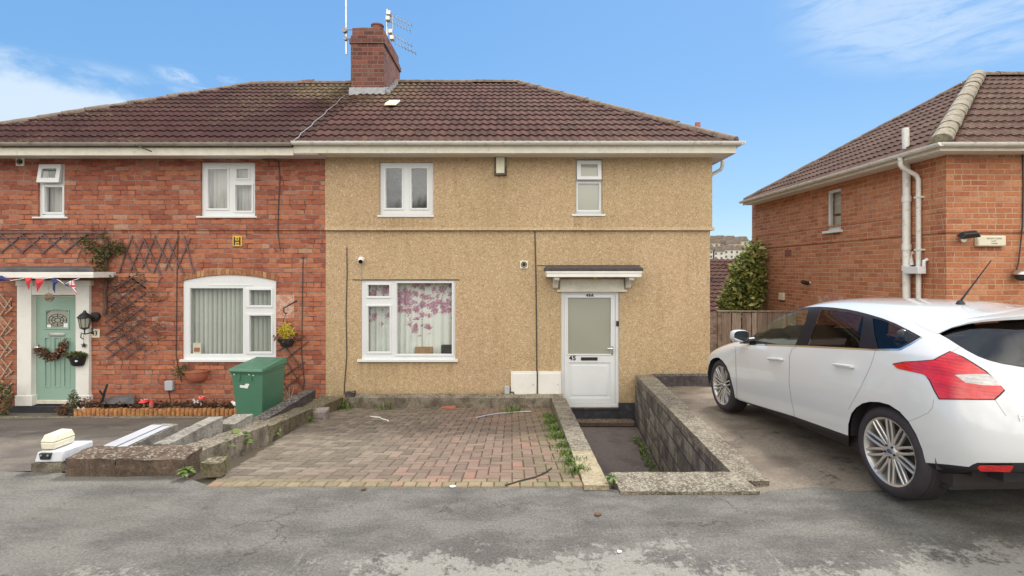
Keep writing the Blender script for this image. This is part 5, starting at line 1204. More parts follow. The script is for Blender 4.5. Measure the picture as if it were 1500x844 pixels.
ornament('bird_ornament','small white bird ornament at the left foot of the green bin',345,592,8.95,None,bird)
ornament('bird_ornament','small white bird ornament right of the green bin beside the dry stems',432,585,8.95,None,bird)

# hanging planters
def planter(name,lab,cat,px,py,y,w_,h_,mat,half=True):
    c=P(px,py,y); t_=thing(name,lab,cat,(c.x,y,c.z)); mb=MB(); n=14; rings=[]
    for z,r in ((0,.60),(.15*h_,.74),(.6*h_,.92),(h_*.86,.98),(h_*.87,1.05),(h_,1.06),(h_,.95),(h_*.8,.9)):
        if z in (h_*.8,): pass
        rings.append([mb.V((c.x-math.cos(math.pi*k/n)*w_/2*r, y-math.sin(math.pi*k/n)*w_*.42*r, c.z+z)) for k in range(n+1)])
    for A,B in zip(rings,rings[1:]):
        for k in range(n): mb.fi([A[k],A[k+1],B[k+1],B[k]])
    mb.fi(rings[0]); mb.fi(rings[-1]); mb.build('pot',M[mat],t_,smooth=True); return t_,c
t_,c=planter('wall_planter','black half-round wall basket filled with low green plants beside the sage green door','wall basket',115,535.5,FY-.07,.30,.17,'black')
leaves('foliage','ivy',t_,[((c.x,c.y-.06,c.z+.19),(.19,.08,.05))],420,.05,91,.6)
mb=MB(); mb.box(c.x+.05,c.x+.09,c.y-.135,c.y-.12,c.z+.09,c.z+.115); mb.build('tag',M['white'],t_)
t_,c=planter('wall_planter','terracotta half-round wall planter with a drooping green plant under the arched window','wall planter',289,557.5,FY,.46,.20,'terracotta')
leaves('foliage','ivy',t_,[((c.x-.20,c.y-.10,c.z+.20),(.14,.06,.07)),((c.x-.30,c.y-.10,c.z+.15),(.05,.05,.09))],120,.10,92,.16)
t_,c=planter('hanging_basket','dark hanging basket with yellow flowers on a wall hook right of the arched window','hanging basket',420.5,508,FY-.14,.29,.15,'rubber')
leaves('flowers','flower',t_,[((c.x+.01,c.y-.07,c.z+.27),(.12,.07,.12))],170,.09,93,.22)
leaves('trailing_stems','litter',t_,[((c.x,c.y-.07,c.z+.17),(.2,.08,.06))],90,.08,94,.4)
mb=MB(); a=P(434,440,FY); b_=P(421,450,FY-.2)
mb.tube([(a.x,FY,a.z),(a.x,FY-.02,a.z-.02),(b_.x,FY-.2,b_.z+.02),(b_.x-.06,FY-.21,b_.z-.02),(b_.x-.06,FY-.21,b_.z-.08),(b_.x-.02,FY-.21,b_.z-.12),(b_.x,FY-.21,b_.z-.10)],.012,8)
mb.build('bracket',M['black'],t_,smooth=True)
mb=MB(); 
for dx_ in (-.12,.12): mb.tube([(b_.x-.03,FY-.21,b_.z-.12),(c.x+dx_,c.y-.07,c.z+.15)],.003,4)
mb.build('chain',M['black'],t_)
mb=MB(); q=prect((405,431,432,466)); mb.panel(q[0],q[1],q[2],q[3],FY-.003,FY+.01); mb.build('paint_patch',t.m,K)
# lantern and number plaque by the green door
c=P(124,470,FY-.2); ln=thing('wall_lantern','black coach lantern on a curly bracket at the right of the sage green door','lantern',(c.x,FY,c.z))
mb=MB(); mb.lathe([(0,.19),(.02,.18),(.03,.15),(.075,.11),(.115,.06),(.11,.05)],Matrix.Translation(c),12); mb.build('roof',M['black'],ln,smooth=True)
mb=MB(); mb.lathe([(.09,.05),(.065,-.12)],Matrix.Translation(c),8); mb.build('glass',M['frost'],ln)
mb=MB(); 
for k in range(8): a=6.283*k/8; mb.tube([(c.x+.092*math.cos(a),c.y+.092*math.sin(a),c.z+.05),(c.x+.067*math.cos(a),c.y+.067*math.sin(a),c.z-.12)],.006,4)
mb.lathe([(.07,-.115),(.07,-.135),(.02,-.16),(0,-.17)],Matrix.Translation(c),10); mb.tube([(c.x,c.y,c.z-.16),(c.x,c.y,c.z-.24),(c.x+.05,c.y+.1,c.z-.22),(c.x+.02,FY-.06,c.z-.14)],.012,6); mb.tube([(c.x,c.y,c.z-.24),(c.x-.06,c.y,c.z-.22),(c.x-.07,c.y,c.z-.30),(c.x-.02,c.y,c.z-.33)],.009,6)
mb.build('frame',M['black'],ln,smooth=True)
c=P(138,464,FY-.05); cl_=thing('wall_light','small round black lamp on the brick beside the lantern','wall lamp',(c.x,FY,c.z)); mb=MB(); mb.lathe([(0,.0),(.08,.0),(.085,.05),(.05,.08),(0,.09)],at(c.x,FY,c.z),14); mb.build('housing',M['rubber'],cl_,smooth=True)
q=prect((131,145.5,482,495),FY-.02); pq=thing('number_plaque','small cream house number plaque reading 43 on the brick beside the lantern','sign',((q[0]+q[1])/2,FY,q[2])); mb=MB(); mb.box(q[0],q[1],FY-.02,FY,q[2],q[3]); mb.build('plate',M['cream_pl'],pq,bevel=.006)
text_mesh('43',.12,at((q[0]+q[1])/2,FY-.022,(q[2]+q[3])/2),M['rubber'],'number',pq,.001,.002)
# star and small hangings on the right pilaster
c=P(122.5,506,FY-.09); st=thing('star_ornament','small black metal star hanging on the white door surround below the lantern','ornament',c)
mb=MB(); pts=[(c.x+(.055 if k%2==0 else .024)*math.sin(k*math.pi/5),c.z+(.055 if k%2==0 else .024)*math.cos(k*math.pi/5)) for k in range(10)]; mb.prism(pts,c.y,c.y+.008,'y'); mb.tube([(c.x,c.y,c.z+.05),(c.x,c.y,c.z+.2)],.003,4); mb.build('star',M['black'],st)
gb=thing('hanging_ball','round wicker ball hanging from the white porch over the sage green door','ornament',P(71.5,436,FY-.25))
c=P(71.5,436,FY-.25); mb=MB(); rnd=random.Random(5)
for k in range(9):
    Mr=Matrix.Rotation(rnd.uniform(0,3),4,'X')@Matrix.Rotation(rnd.uniform(0,3),4,'Z'); mb.tube([c+Mr@Vector((.072*math.cos(a_*.3927),.072*math.sin(a_*.3927),0)) for a_ in range(17)],.006,5)
mb.tube([(c.x,c.y,c.z+.07),(c.x,c.y,c.z+.22)],.003,4); mb.build('ball',M['twig_pale'],gb)
# wreath
wt=thing('door_wreath','half-moon wreath of dried twigs and berries hanging on the sage green door','wreath',P(78,516,FY))
cs=[]; 
for a,b in ((59,513),(64,517),(70,521),(76,524),(82,522),(87,517),(90,511),(92,505)): v=P(a,b,FY-.03); cs.append(((v.x,FY-.03,v.z),(.055,.04,.05)))
leaves('dried_foliage','litter',wt,cs,420,.07,95,.4); leaves('green_sprigs','ivy',wt,cs[2:7],120,.06,96,.4)
mb=MB(); rnd=random.Random(3)
for a in range(14): 
    cc=cs[rnd.randrange(3,7)][0]; mb.lathe([(0,-.014),(.012,-.006),(.012,.006),(0,.014)],Matrix.Translation((cc[0]+rnd.uniform(-.05,.05),FY-.07,cc[2]+rnd.uniform(-.04,.04))),8)
mb.build('berries',M['terracotta'],wt,smooth=True)
# bunting
yb=FY-.53; bt=thing('bunting','string of red and navy bunting with one union flag pennant tied along the white porch','bunting',P(60,410,yb))
mb=MB(); mb.tube([P(a,b,yb) for a,b in ((-20,405),(0,407),(16,411),(36,408),(52,407.5),(66,408),(76,407),(87,411),(95,417),(101,413),(110,410),(116,408))],.006,5); mb.build('string',M['white'],bt)
def flag(pts,mat,nm='pennant',dy=.0):
    mb=MB(); V_=[P(a,b,yb-.01+dy*k) for k,(a,b) in enumerate(pts)]; c_=sum(V_,Vector())/len(V_)+Vector((0,-.025,0))
    for k in range(len(V_)): mb.face([V_[k],V_[(k+1)%len(V_)],c_])
    o=mb.build(nm,M[mat],bt,fix=False); s_=o.modifiers.new('cloth thickness','SOLIDIFY'); s_.thickness=.003; return o
flag([(-6,404),(3,404),(15.5,411),(8,411),(0,412),(-8,411)],'flag_blue'); flag([(36,407),(47,407),(44,416),(42.5,425),(39,416)],'flag_red'); flag([(52,408),(66,409),(60,419),(54.5,428),(53,417)],'flag_red')
flag([(75,407.5),(80,407),(86,412),(81,417),(80.5,429),(77.5,424),(77.5,415)],'flag_blue'); flag([(93,415),(100,418),(101,420),(98,419)],'flag_blue')
def unionmat():
    t=NT('union_flag_cloth'); g=t.sep(t.n('ShaderNodeTexCoord').outputs['Generated']); u=t.math('SUBTRACT',g[0],.45); v=t.math('SUBTRACT',g[2],.6)
    d1=t.math('ABSOLUTE',t.math('ADD',u,v)); d2=t.math('ABSOLUTE',t.math('SUBTRACT',u,v)); d=t.math('MINIMUM',d1,d2); c=t.math('MINIMUM',t.math('ABSOLUTE',u),t.math('ABSOLUTE',v))
    col=t.mix(t.math('LESS_THAN',d,.13),(.03,.05,.2),(.8,.8,.8)); col=t.mix(t.math('LESS_THAN',d,.05),col,(.62,.05,.06)); col=t.mix(t.math('LESS_THAN',c,.13),col,(.8,.8,.8)); col=t.mix(t.math('LESS_THAN',c,.08),col,(.62,.05,.06))
    t.set('Base Color',col); t.set('Roughness',.8); return t.m
M['union']=unionmat(); flag([(100,414),(105,411),(108,410),(110,420),(113,433),(107,426),(104,419)],'union')
# trellises
def trellis(lab,segs,y=FY,w_=.022,th=.012,mat='trellis',nm='trellis'):
    c=P(*segs[0][0],y); t_=thing(nm,lab,'trellis',(c.x,y,c.z)); 
    for layer in (0,1):
        mb=MB()
        for i,(a,b) in enumerate(segs):
            if i%2!=layer: continue
            A=P(*a,y-.012-th*layer); B=P(*b,y-.012-th*layer); d_=(B-A); n_=Vector((-d_.z,0,d_.x)).normalized()*w_/2
            yy=Vector((0,-th,0)); mb.hexa([A-n_+yy,A+n_+yy,A+n_,A-n_,B-n_+yy,B+n_+yy,B+n_,B-n_])
        mb.build('lath',M[mat],t_)
    return t_
sg=[]
for i in range(-2,4):
    x=i*31.0+14
    sg+=[((x+20,343),(x-14,371)),((x-14,343),(x+20,371))]
sg+=[((-20,348.5),(150,348.5)),((-20,341),(158,341))]
t1=trellis('long band of expanding lath trellis above the porch of the red brick house',sg)
sg=[]
for i in range(6):
    x=186+i*17; sg+=[((x+8,345+i%2*4),(x-12,400-i%3*3)),((x-10,350),(x+16,403-i%2*6))]
trellis('grey lath trellis of steep diamonds below and between the two upper brick-house windows',sg[:-1]+[((270,345),(284,400))])
sg=[]
for i in range(6):
    y0=430+i*18; sg+=[((150,y0+4),(212,y0-38+10)),((152,y0-8),(205,y0+33))]
def dia(x0,x1,y0,y1,m,st):
    out=[[],[]]
    for k,mm in enumerate((m,-m)):
        c=y0-abs(m)*(x1-x0)
        while c<y1+abs(m)*(x1-x0):
            P_=[]
            for i in range(61):
                x=x0+(x1-x0)*i/60; y=mm*(x-x0)+c
                if y0<=y<=y1: P_.append((x,y))
            if len(P_)>6: out[k].append((P_[0],P_[-1]))
            c+=st
    r=[]; n=max(len(out[0]),len(out[1]))
    for i in range(n): r+= [out[0][i%len(out[0])],out[1][i%len(out[1])]]
    return r
sg=dia(154,214,404,526,.72,18.5)
trellis('lower grey trellis behind the bare climbing plant, between the porch and the arched window',sg,w_=.018)
sg=[]
for i in range(5): 
    y0=430+i*31; sg+=[((0,y0),(18,y0+22)),((18,y0-2+8),(0,y0+25+8)),((0,y0+12),(10,y0+24)),((19,y0+20),(8,y0+30))]
trellis('pale lath trellis at the left edge, beside the white door surround',sg,mat='twig_pale',w_=.02)
sg=[((405,515),(447,492)),((408,535),(452,500)),((403,560),(446,530)),((412,500),(446,545)),((420,530),(445,570)),((408,552),(430,580)),((415,572),(442,548))]
trellis('brown twiggy trellis on the brick between the green bin and the pebbledash',sg,mat='twig',w_=.018)
# climber
rnd=random.Random(31)
cv=thing('climbing_plant','bare woody climbing plant with sparse green leaves trained up the wall right of the porch','climbing plant',P(155,590,FY))
mb=MB(); pts=[P(a,b,FY-.05) for a,b in ((152,462),(155,450),(153,430),(156,410),(155,385),(158,365),(156,347))]; mb.tube(pts,[.035,.03,.03,.028,.026,.022,.015],8)
for k in range(120):
    x_=156+abs(rnd.gauss(0,34)) if k%4 else 156-abs(rnd.gauss(0,16)); y_=rnd.uniform(400,500) if x_>160 else rnd.uniform(345,390)
    a_=rnd.uniform(-2.6,.4); pts=[]; L_=rnd.uniform(3,7)
    for j in range(6):
        pts.append(P(x_,y_,FY-.03-.02*math.sin(j+k))); x_+=math.cos(a_)*L_; y_+=-math.sin(a_)*L_*.9*(1 if k%2 else -1); a_+=rnd.gauss(0,.45)
    mb.tube(pts,[.007,.006,.005,.004,.003,.002],4)
mb.build('stems',M['twig'],cv,smooth=True)
cs=[]
for a,b,n_ in ((122,352,.09),(133,362,.1),(150,372,.14),(168,362,.12),(176,365,.1),(150,390,.1),(160,405,.07),(141,382,.08),(150,348,.07)): v=P(a,b,FY-.1); cs.append((tuple(v),(n_,.05,n_)))
leaves('foliage','ivy',cv,cs,620,.06,97,.5)
cs=[]
for k in range(22): v=P(rnd.uniform(165,245),rnd.uniform(405,520),FY-.06); cs.append((tuple(v),(.16,.04,.13)))
leaves('dry_leaves','litter',cv,cs,700,.035,98,.5)
# plants
def tuft(name,lab,cat,spots,n,h_,mat='grass',seed=1,w_=.014,spread=.06,lean=.6):
    rnd=random.Random(seed); c0=Vector(spots[0]); t_=MB()
    for c in spots:
        for k in range(n):
            b_=Vector(c)+Vector((rnd.gauss(0,spread),rnd.gauss(0,spread),0)); L=h_*rnd.uniform(.5,1.2); a=rnd.uniform(0,6.283); d_=Vector((math.cos(a),math.sin(a),0))*L*lean*rnd.uniform(.3,1.2); s_=Vector((-math.sin(a),math.cos(a),0))*w_/2*rnd.uniform(.7,1.4)
            m_=b_+d_*.4+Vector((0,0,L*.7)); e=b_+d_+Vector((0,0,L*rnd.uniform(.6,1)))
            t_.face([b_-s_*.6,b_+s_*.6,m_+s_,m_-s_]); t_.face([m_-s_,m_+s_,e])
    o=t_.build(name,M[mat],None,fix=False); return o
def gp_(px,py,z=None,zf=zp):      # ground point under a pixel (iterates the falling surface)
    y=6.0
    for _ in range(60): 
        yn=(CZ-zf(y))*F/(py-HY); y=y+.5*(yn-y)
    return Vector(((px-750)/F*y,y,zf(y)))
tag(tuft('grass_tuft','','',[P(a,b,9.0-.1*k)+Vector((0,-.05,0)) for k,(a,b) in enumerate(((500,599),))],200,.17,seed=4,spread=.14),'bright green grass tuft at the back left corner of the paving','grass tuft')
tag(tuft('weed','','',[gp_(565,600)],30,.13,seed=5,spread=.09),'small weed at the foot of the low wall below the curtained window','weed')
tag(tuft('weed','','',[P(658,592,9.1)],18,.16,seed=6,spread=.02,lean=.3),'upright weed growing behind the red brick','weed')
tag(tuft('weed','','',[gp_(744,606),gp_(757,604)],40,.11,seed=7,spread=.08),'low weed by the back wall under the meter cupboards','weed')
st_=[gp_(808+i*6.0,618+i*12.5) for i in range(7)]+[gp_(802+i*5,612+i*10) for i in range(4)]
stuff(tuft('grass_strip','','',st_,120,.075,seed=8,spread=.055,w_=.009,lean=.8))
def rosette(lab,px,py,n,h_,seed,z=None,w_=.05,y=None):
    c=P(px,py,y) if y else gp_(px,py); rnd=random.Random(seed); mb=MB()
    for k in range(n):
        a=rnd.uniform(0,6.283); L=h_*rnd.uniform(.6,1.1); d_=Vector((math.cos(a),math.sin(a),0)); s_=Vector((-math.sin(a),math.cos(a),0))*w_/2; el=rnd.uniform(.35,1.2)
        p0=c+d_*.01; p1=c+d_*L*.4*math.cos(el)+Vector((0,0,L*.55*math.sin(el)+.02)); p2=c+d_*L*.8*math.cos(el)+Vector((0,0,L*.85*math.sin(el))); p3=c+d_*L*math.cos(el)*1.1+Vector((0,0,L*.7*math.sin(el)))
        mb.face([p0-s_*.2,p0+s_*.2,p1+s_*.8,p1-s_*.8]); mb.face([p1-s_*.8,p1+s_*.8,p2+s_*.9,p2-s_*.9]); mb.face([p2-s_*.9,p2+s_*.9,p3])
    return tag(mb.build('leafy_weed',M['grass'],None,fix=False),lab,'weed')
rosette('broad-leaved green weed against the garden wall, nearest the mossy rock',323,668,34,.17,1,y=4.75)
rosette('taller broad-leaved green weed against the garden wall, behind the one nearest the mossy rock',346,655,46,.20,2,y=5.1)
rosette('tiny clover-like weed growing from the corner of the garden wall on the street',272,698,30,.09,3,y=4.02,w_=.03)
rosette('spreading green weed beside the mossy kerb, below the pale grey block',405,640,16,.14,4,y=5.9,w_=.02)
rosette('thin green weed between the mossy kerb and the pale grey block',452,622,24,.13,5,y=7.2,w_=.02)
rosette('small green weed at the street end of the sunken path',897,708,30,.08,6,y=3.86,w_=.02)
cs=[]
for i in range(9): y=8.2-i*.35; cs.append(((rwx(y)-.10,y,-1.12),(.07,.2,.04)))
stuff(leaves('ground_ivy','grass',None,cs,900,.035,99,.7))
bs=thing('small_shrub','small dark green conical shrub at the right foot of the sage green door','shrub',P(108,600,8.95)); c=P(108,598,8.95)
leaves('foliage','ivy',bs,[((c.x,c.y,c.z+.10),(.10,.08,.14)),((c.x,c.y,c.z+.22),(.06,.05,.10))],500,.035,101,.4); mb=MB(); mb.tube([(c.x,c.y,c.z-.05),(c.x,c.y,c.z+.2)],.01,6); mb.build('stem',M['twig'],bs)
b2=leaves('dry_plant','litter',None,[((P(92,603,8.9).x,8.9,-.83),(.10,.06,.09))],240,.05,102,.5); tag(b2,'dead brown plant at the left end of the log edging','plant')
b3=leaves('dry_plant','twig_pale' and 'litter',None,[((P(128,590,9.0).x,9.0,-.72),(.10,.06,.10))],120,.04,103,.4); tag(b3,'withered pale flower heads beside the slate slab','plant')
mb=MB(); rnd=random.Random(12); c=P(425,597,8.9)
for k in range(12): a=rnd.uniform(-.9,.9); L=rnd.uniform(.25,.5); mb.tube([c,c+Vector((math.sin(a)*L*.5,-.02,L*.55)),c+Vector((math.sin(a)*L*.9,rnd.uniform(-.1,.05),L*.9*math.cos(a)))],[.014,.01,.005],6)
tag(mb.build('dead_plant',M['twig_pale'],None,smooth=True),'cluster of pale dry stems behind the dark wall, right of the green bin','plant')
b4=leaves('dark_bush','ivy',None,[((P(2,588,8.9).x,8.9,-.62),(.16,.15,.3))],700,.05,104,.5); tag(b4,'dark green bush cut by the left edge beside the door plinth','bush')
mb=MB(); mb.tube([P(149,590,9.05),P(153,575,9.05),P(157,563,9.08)],.02,6); mb.tube([P(151,580,9.05),P(146,572,9.02)],.014,6); tag(mb.build('garden_fork',M['black'],None,smooth=True),'dark upright tool handle standing in the bed before the slate slab','garden tool')
# litter on the paving
mb=MB(); mb.tube([gp_(a,b)+Vector((0,0,.012)) for a,b in ((543,611),(548,612),(556,612.5),(560,615),(567,616.5),(569,618))],.008,5); tag(mb.build('plastic_strip',M['white'],None),'crooked scrap of white plastic lying on the back of the paving','litter')
mb=MB(); mb.tube([gp_(a,b)+Vector((0,0,.02)) for a,b in ((698,614),(712,610.5),(730,607.5),(750,606),(765,604.8),(778,604.5))],.010,6); tag(mb.build('white_cable',M['grey_pl'],None,smooth=True),'pale loose cable curving across the back right of the paving','cable')
mb=MB(); mb.tube([gp_(a,b)+Vector((0,0,.014)) for a,b in ((740,713.5),(765,706),(785,701),(800,694),(808,688))],.006,5); tag(mb.build('black_cord',M['cable'],None,smooth=True),'thin black cord crossing the front edge of the paving','cord')
def scrap(px,py,lab,mat='white',s_=.017):
    y=CZ*F/(py-HY); x=(px-750)/F*y; mb=MB(); rnd=random.Random(px); mb.prism([(x+s_*(1.4*math.cos(a)*rnd.uniform(.6,1.2)),y+s_*math.sin(a)*rnd.uniform(.6,1.2)) for a in (0,1,2,3,4,5)],.004,.012,'z'); tag(mb.build('litter_scrap',M[mat],None),lab,'litter')
scrap(663,714,'white paper scrap on the street at the front of the paving'); scrap(533,718,'small brown leaf scrap on the street before the paving','litter',.016); scrap(875,755,'small rusty leaf on the street in front of the low kerb wall','litter',.022); scrap(907,810,'tiny white chip on the worn street near the bottom edge','white',.012)
# aerials
an=thing('television_aerial','tall thin mast aerial with dipole clamps fixed on the left of the chimney','aerial',P(507,80,11.9))
mb=MB(); mb.tube([P(507.3,80,11.9),P(506.8,-60,11.9)],.022,8); mb.build('mast',M['metal'],an,smooth=True)
mb=MB(); c=P(506,46,11.9); mb.tube([c,c+Vector((0,-.1,0))],.06,10); c=P(507,58,11.9); mb.tube([c,c+Vector((0,-.08,0))],.045,10); mb.tube([P(502,44,11.9),P(517,43,11.95)],.015,6); mb.tube([P(503,58,11.9),P(517,56,11.95)],.012,6); mb.build('clamp',M['lead'],an,smooth=True)
y2=13.4; an=thing('television_aerial','pair of stacked yagi aerials with thin bars on the right of the chimney','aerial',P(567,60,y2))
mb=MB(); mb.tube([P(567,62,y2),P(567.2,14,y2)],.026,8); mb.tube([P(567,20,y2),P(572,18,y2-.2)],.03,6); mb.build('mast',M['metal'],an,smooth=True)
for i,(a,b,c_,d_) in enumerate(((574,22,603,37),(573,31,601,45),(574,50,603,67),(579,63,609,78))):
    mb=MB(); A=P(a,b,y2-.2); B=P(c_,d_,y2-.9); mb.tube([A,B],.013,6)
    for k in range(7):
        q=A.lerp(B,k/6*.98); mb.tube([q+Vector((.0,-.10,.02)),q+Vector((0,.10,-.02))],.005,4)
    mb.build('yagi_boom',M['metal'],an,smooth=True)
mb=MB(); 
for a,b in ((570,20),(569,28),(573,47),(575,56)):
    c=P(a,b,y2-.15); mb.box(c.x-.06,c.x+.05,c.y-.08,c.y+.08,c.z-.06,c.z+.05)
mb.box(c.x-.01,c.x+.01,c.y-.01,c.y+.01,c.z-.1,c.z+.6); mb.build('clamp',M['metal'],an,bevel=.01)
# ------------------------------------------------------------------ the white hatchback
Wr=Vector((2.687,3.615,.351)); Wf=Vector((2.577,6.23,.228))
cf=(Wf-Wr).normalized(); cl_=Vector((-cf.y,cf.x,0)).normalized(); cu=cf.cross(cl_).normalized()
CO=Wr-cl_*.885-cu*.32+Vector((0,0,.008))
MC=Matrix(((cf.x,cl_.x,cu.x,CO.x),(cf.y,cl_.y,cu.y,CO.y),(cf.z,cl_.z,cu.z,CO.z),(0,0,0,1))); MCi=MC.inverted(); NR=MC.to_3x3()
car=thing('parked_car','white five-door hatchback with red tail lamp and multi-spoke alloy wheels parked on the concrete drive','car',CO); car.rotation_euler=MC.to_euler()
def carmesh(name,verts,faces,mats,midx,parent,normals=None,smooth=True):
    me=bpy.data.meshes.new(name); me.from_pydata([tuple(v) for v in verts],[],faces)
    for m_ in mats: me.materials.append(m_)
    me.polygons.foreach_set('material_index',midx); me.polygons.foreach_set('use_smooth',[smooth]*len(faces)); me.update()
    if normals: me.normals_split_custom_set_from_vertices([tuple(n) for n in normals])
    o=bpy.data.objects.new(name,me); COL.objects.link(o); o.parent=parent; return o
def cbuild(mb,name,mat,parent=None,smooth=False,bevel=0,mirror=False,angle=40):   # mb in car coordinates, no offset
    mats=mat if isinstance(mat,(list,tuple)) else [mat]
    mats=[M[x] if isinstance(x,str) else x for x in mats]
    me=bpy.data.meshes.new(name); me.from_pydata(mb.v,[],mb.f)
    for x in mats: me.materials.append(x)
    me.polygons.foreach_set('material_index',mb.m); me.update()
    bm=bmesh.new(); bm.from_mesh(me)
    bmesh.ops.recalc_face_normals(bm,faces=bm.faces); bm.to_mesh(me); bm.free()
    if smooth: me.polygons.foreach_set('use_smooth',[True]*len(me.polygons)); me.set_sharp_from_angle(angle=R(angle))
    o=bpy.data.objects.new(name,me); COL.objects.link(o); o.parent=parent or car
    if bevel:
        bv=o.modifiers.new('bevel','BEVEL'); bv.width=bevel; bv.segments=2; bv.limit_method='ANGLE'; bv.angle_limit=R(35); me.polygons.foreach_set('use_smooth',[True]*len(me.polygons)); me.set_sharp_from_angle(angle=R(40))
    return o
def side(x,w=1.0,zs=.27,belt=1.0,cant=(None),c=None,yb=.84,r7=None,r8=None,r9z=1.39,r10z=1.41,xs=None):
    # one station of the body side: 11 points from underside to roof centre
    r7x,r7y,r7z=r7; r8x,r8y,r8z=r8
    return [(x,.78*w,.19),(x,.868*w,zs),(x,.900*w,.47),(x,.908*w,.68),(x,.893*w,.85),(x,yb,belt),(x,yb-.018,belt+.03),(r7x,r7y,r7z),(r8x,r8y,r8z),(c,.33,r9z),(c,0,r10z)]
CG=[
 [(-.66,0,.39),(-.79,0,.42),(-.85,0,.50),(-.845,0,.68),(-.78,0,.86),(-.715,0,1.0),(-.70,0,1.03),(-.59,0,1.16),(-.46,0,1.305),(-.30,0,1.345),(-.20,0,1.36)],
 [(-.65,.36,.39),(-.78,.37,.42),(-.84,.38,.50),(-.83,.38,.68),(-.765,.38,.86),(-.70,.36,1.0),(-.685,.355,1.03),(-.57,.32,1.16),(-.43,.29,1.30),(-.28,.18,1.34),(-.18,0,1.362)],
 [(-.60,.62,.385),(-.735,.66,.415),(-.77,.67,.50),(-.76,.67,.68),(-.69,.66,.86),(-.61,.61,1.0),(-.595,.60,1.03),(-.47,.54,1.155),(-.34,.48,1.27),(-.22,.30,1.325),(-.12,0,1.365)],
 [(-.50,.74,.345),(-.595,.815,.385),(-.62,.845,.50),(-.60,.845,.68),(-.53,.825,.87),(-.44,.765,1.01),(-.42,.75,1.04),(-.31,.675,1.145),(-.19,.58,1.235),(-.10,.35,1.325),(-.03,0,1.372)],
 [(-.36,.78,.27),(-.38,.86,.33),(-.38,.895,.50),(-.37,.902,.68),(-.32,.885,.87),(-.24,.825,1.02),(-.22,.81,1.05),(-.13,.715,1.165),(-.04,.605,1.262),(.02,.34,1.350),(.06,0,1.384)],
 side(0,1,.30,1.03,c=.18,r7=(.08,.735,1.18),r8=(.14,.615,1.30),r9z=1.368,r10z=1.396,yb=.838),
 side(.40,1,.29,1.02,c=.45,r7=(.43,.745,1.19),r8=(.45,.62,1.335),r9z=1.385,r10z=1.407,yb=.842),
 side(.85,1,.27,.99,c=.85,r7=(.85,.745,1.19),r8=(.85,.62,1.368),r9z=1.398,r10z=1.412,yb=.845),
 side(1.30,1,.26,.955,c=1.10,r7=(1.30,.75,1.16),r8=(1.27,.615,1.355),r9z=1.40,r10z=1.412,yb=.845),
 side(1.75,1,.24,.92,c=1.30,r7=(1.68,.755,1.09),r8=(1.58,.62,1.285),r9z=1.39,r10z=1.407,yb=.842),
 side(2.12,1,.22,.885,c=1.42,r7=(1.98,.755,.985),r8=(1.86,.65,1.19),r9z=1.375,r10z=1.40,yb=.835),
 [(2.45,.78,.19),(2.45,.868,.24),(2.45,.90,.45),(2.45,.905,.64),(2.45,.875,.80),(2.42,.79,.865),(2.40,.765,.875),(2.16,.66,.965),(1.78,.56,1.235),(1.52,.30,1.365),(1.50,0,1.395)],
 [(2.85,.78,.20),(2.85,.868,.26),(2.85,.898,.45),(2.85,.898,.62),(2.84,.85,.745),(2.80,.72,.805),(2.76,.68,.815),(2.22,.50,.985),(1.72,.46,1.28),(1.58,.27,1.36),(1.56,0,1.39)],
 [(3.12,.76,.20),(3.15,.83,.27),(3.17,.845,.45),(3.16,.84,.60),(3.12,.76,.69),(3.05,.60,.745),(3.0,.56,.76),(2.27,.40,.995),(1.69,.38,1.30),(1.62,.22,1.36),(1.60,0,1.385)],
 [(3.25,.60,.20),(3.33,.66,.27),(3.36,.67,.45),(3.34,.66,.58),(3.28,.56,.66),(3.20,.44,.71),(3.14,.41,.73),(2.30,.28,1.0),(1.67,.27,1.31),(1.64,.14,1.355),(1.62,0,1.38)],
 [(3.32,.33,.20),(3.42,.36,.27),(3.46,.36,.45),(3.43,.35,.57),(3.36,.30,.645),(3.27,.24,.69),(3.2,.22,.715),(2.31,.15,1.0),(1.66,.15,1.315),(1.65,.07,1.35),(1.63,0,1.375)],
 [(3.34,0,.20),(3.45,0,.27),(3.49,0,.45),(3.46,0,.57),(3.39,0,.64),(3.29,0,.685),(3.22,0,.71),(2.32,0,1.0),(1.66,0,1.318),(1.65,0,1.35),(1.64,0,1.372)],
]
